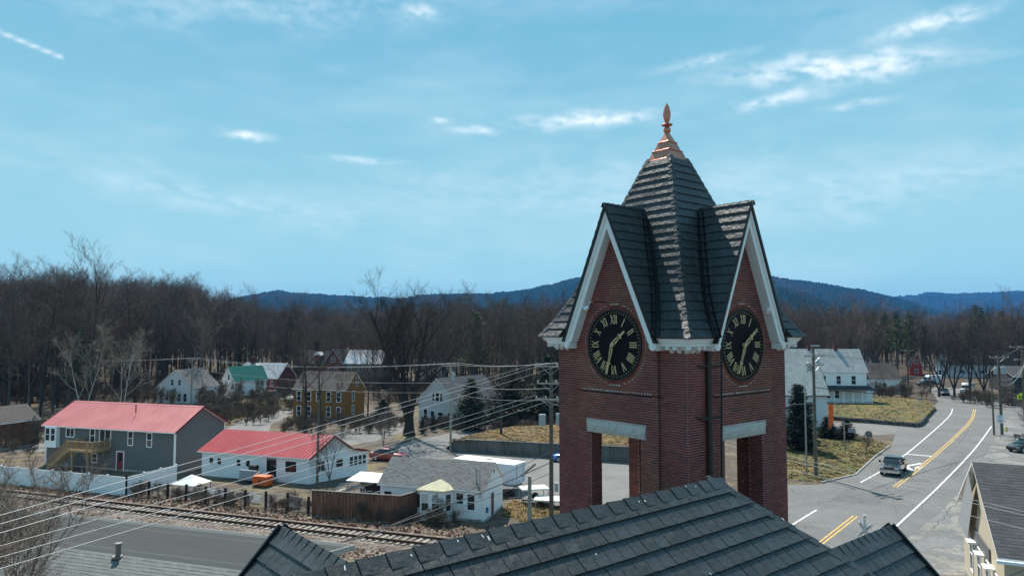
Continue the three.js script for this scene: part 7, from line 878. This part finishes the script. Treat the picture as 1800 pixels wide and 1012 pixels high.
for (const [x, z, l] of [[-29.0, 68.2, 'white lattice panel leaning at the canopy'], [-24.8, 66.2, 'white lattice panel in the middle of the chain-link fence'], [-20.8, 64.6, 'white lattice panel nearest the board fence']]) { const g = new GB(), u = TX; for (let k = 0; k < 16; k++) for (const s of [0, 1]) { const a = k / 16 * 1.7; g.bar([x + u[0] * a, s ? 0.75 : 0.08, -(z + u[1] * a)], [x + u[0] * (a + 0.35), s ? 0.08 : 0.75, -(z + u[1] * (a + 0.35))], 0.06, 0.02); } single('lattice_panel', g, M.white, l, 'lattice', 'lattice panels along the chain-link fence'); }

// ragged tufts of grass and moss on the lawns
{ const R = rng(515), inside = (p, P) => { let c = false; for (let i = 0, j = P.length - 1; i < P.length; j = i++) if ((P[i][1] > p[1]) !== (P[j][1] > p[1]) && p[0] < (P[j][0] - P[i][0]) * (p[1] - P[i][1]) / (P[j][1] - P[i][1]) + P[i][0]) c = !c; return c; };
  const g = new GB(); for (let i = 0; i < 7; i++) { const a = i / 7 * 6.28, r = 0.10 + 0.05 * (i % 3), c = Math.cos(a), n = Math.sin(a); g.tri([c * 0.05 - n * 0.05, 0, n * 0.05 + c * 0.05], [c * 0.05 + n * 0.05, 0, n * 0.05 - c * 0.05], [c * r * 1.6, 0.10 + 0.05 * (i % 2), n * r * 1.6]); } const geo = g.build();
  const list = [], q = new THREE.Object3D(); for (const [P, y, n, e] of [[LAWN1, 0.016, 3000, 0.4], [LAWN2, 0.66, 1500, 0], [LAWN3, 0.008, 1800, 0.5], [TERR, 1.55, 1800, 0], [RYARD, 0.016, 500, 0.2]]) { const xs = P.map(p => p[0]), zs = P.map(p => p[1]); for (let i = 0; i < n; i++) { const p = [mix(Math.min(...xs) - e, Math.max(...xs) + e, R()), mix(Math.min(...zs) - e, Math.max(...zs) + e, R())]; if (!inside(p, P)) continue; const s = 0.6 + R() * 1.3; q.position.set(p[0], y, -p[1]); q.rotation.y = R() * 6.28; q.scale.set(s, s * (0.4 + R() * 0.7), s); q.updateMatrix(); list.push([q.matrix.clone(), P === TERR || P === RYARD ? [0.26, 0.17, 0.065] : R() < 0.45 ? [0.12, 0.125, 0.035] : R() < 0.6 ? [0.22, 0.155, 0.05] : [0.09, 0.062, 0.035]]); } }
  const im = new THREE.InstancedMesh(geo, std([1, 1, 1], 0.95), list.length), c = new THREE.Color(); list.forEach(([m, k], i) => { im.setMatrixAt(i, m); im.setColorAt(i, c.setRGB(...k)); }); im.name = 'grass_tufts'; im.castShadow = im.receiveShadow = true; scene.add(im); tag(im, 'ragged tufts of dormant grass and moss on the lawns', 'grass', null, 'stuff'); }
{ // tar-filled cracks and old patches in the road
  const R = rng(99), tar = std([0.05, 0.048, 0.046], 0.8), crack = (a, b, n, w, y) => { const pts = []; for (let i = 0; i <= n; i++) { const t = i / n; pts.push([mix(a[0], b[0], t) + (R() - 0.5) * 0.35, mix(a[1], b[1], t) + (R() - 0.5) * 0.35]); } structure('road_crack', ribbon(pts, w, y), tar); };
  crack([31.5, 58.5], [41, 69.5], 26, 0.05, 0.0165); crack([33.6, 57.5], [44.5, 70], 30, 0.06, 0.0085); crack([38, 63], [43, 61], 14, 0.05, 0.0085); crack([36, 75], [44, 70.5], 20, 0.04, 0.0165); crack([29, 68], [36.5, 63.5], 18, 0.04, 0.0165); crack([48.5, 80], [58.5, 92], 26, 0.045, 0.0165); crack([62, 99], [72, 112], 24, 0.05, 0.0165); crack([52.5, 92.5], [58, 88], 12, 0.05, 0.0165);
  const patch = (P, k) => structure('road_patch', sheet(P, 0.0145), new THREE.MeshStandardMaterial({ map: mAsphalt.map, color: new THREE.Color().setScalar(k), roughness: 0.92, bumpMap: grain, bumpScale: 0.008, side: THREE.DoubleSide }));
  patch([[29.5, 66.5], [33.2, 65.2], [37.6, 70.6], [34.0, 72.4]], 0.84); patch([[46.5, 78.5], [48.3, 77.6], [60, 92], [58.4, 93.1]], 0.9); patch([[40.2, 75.5], [43.6, 74.3], [44.2, 76], [41, 77]], 0.8); patch([[27.2, 55.5], [29.4, 54.6], [31.4, 57.6], [29, 58.4]], 1.18); }
renderer.render(scene, camera);
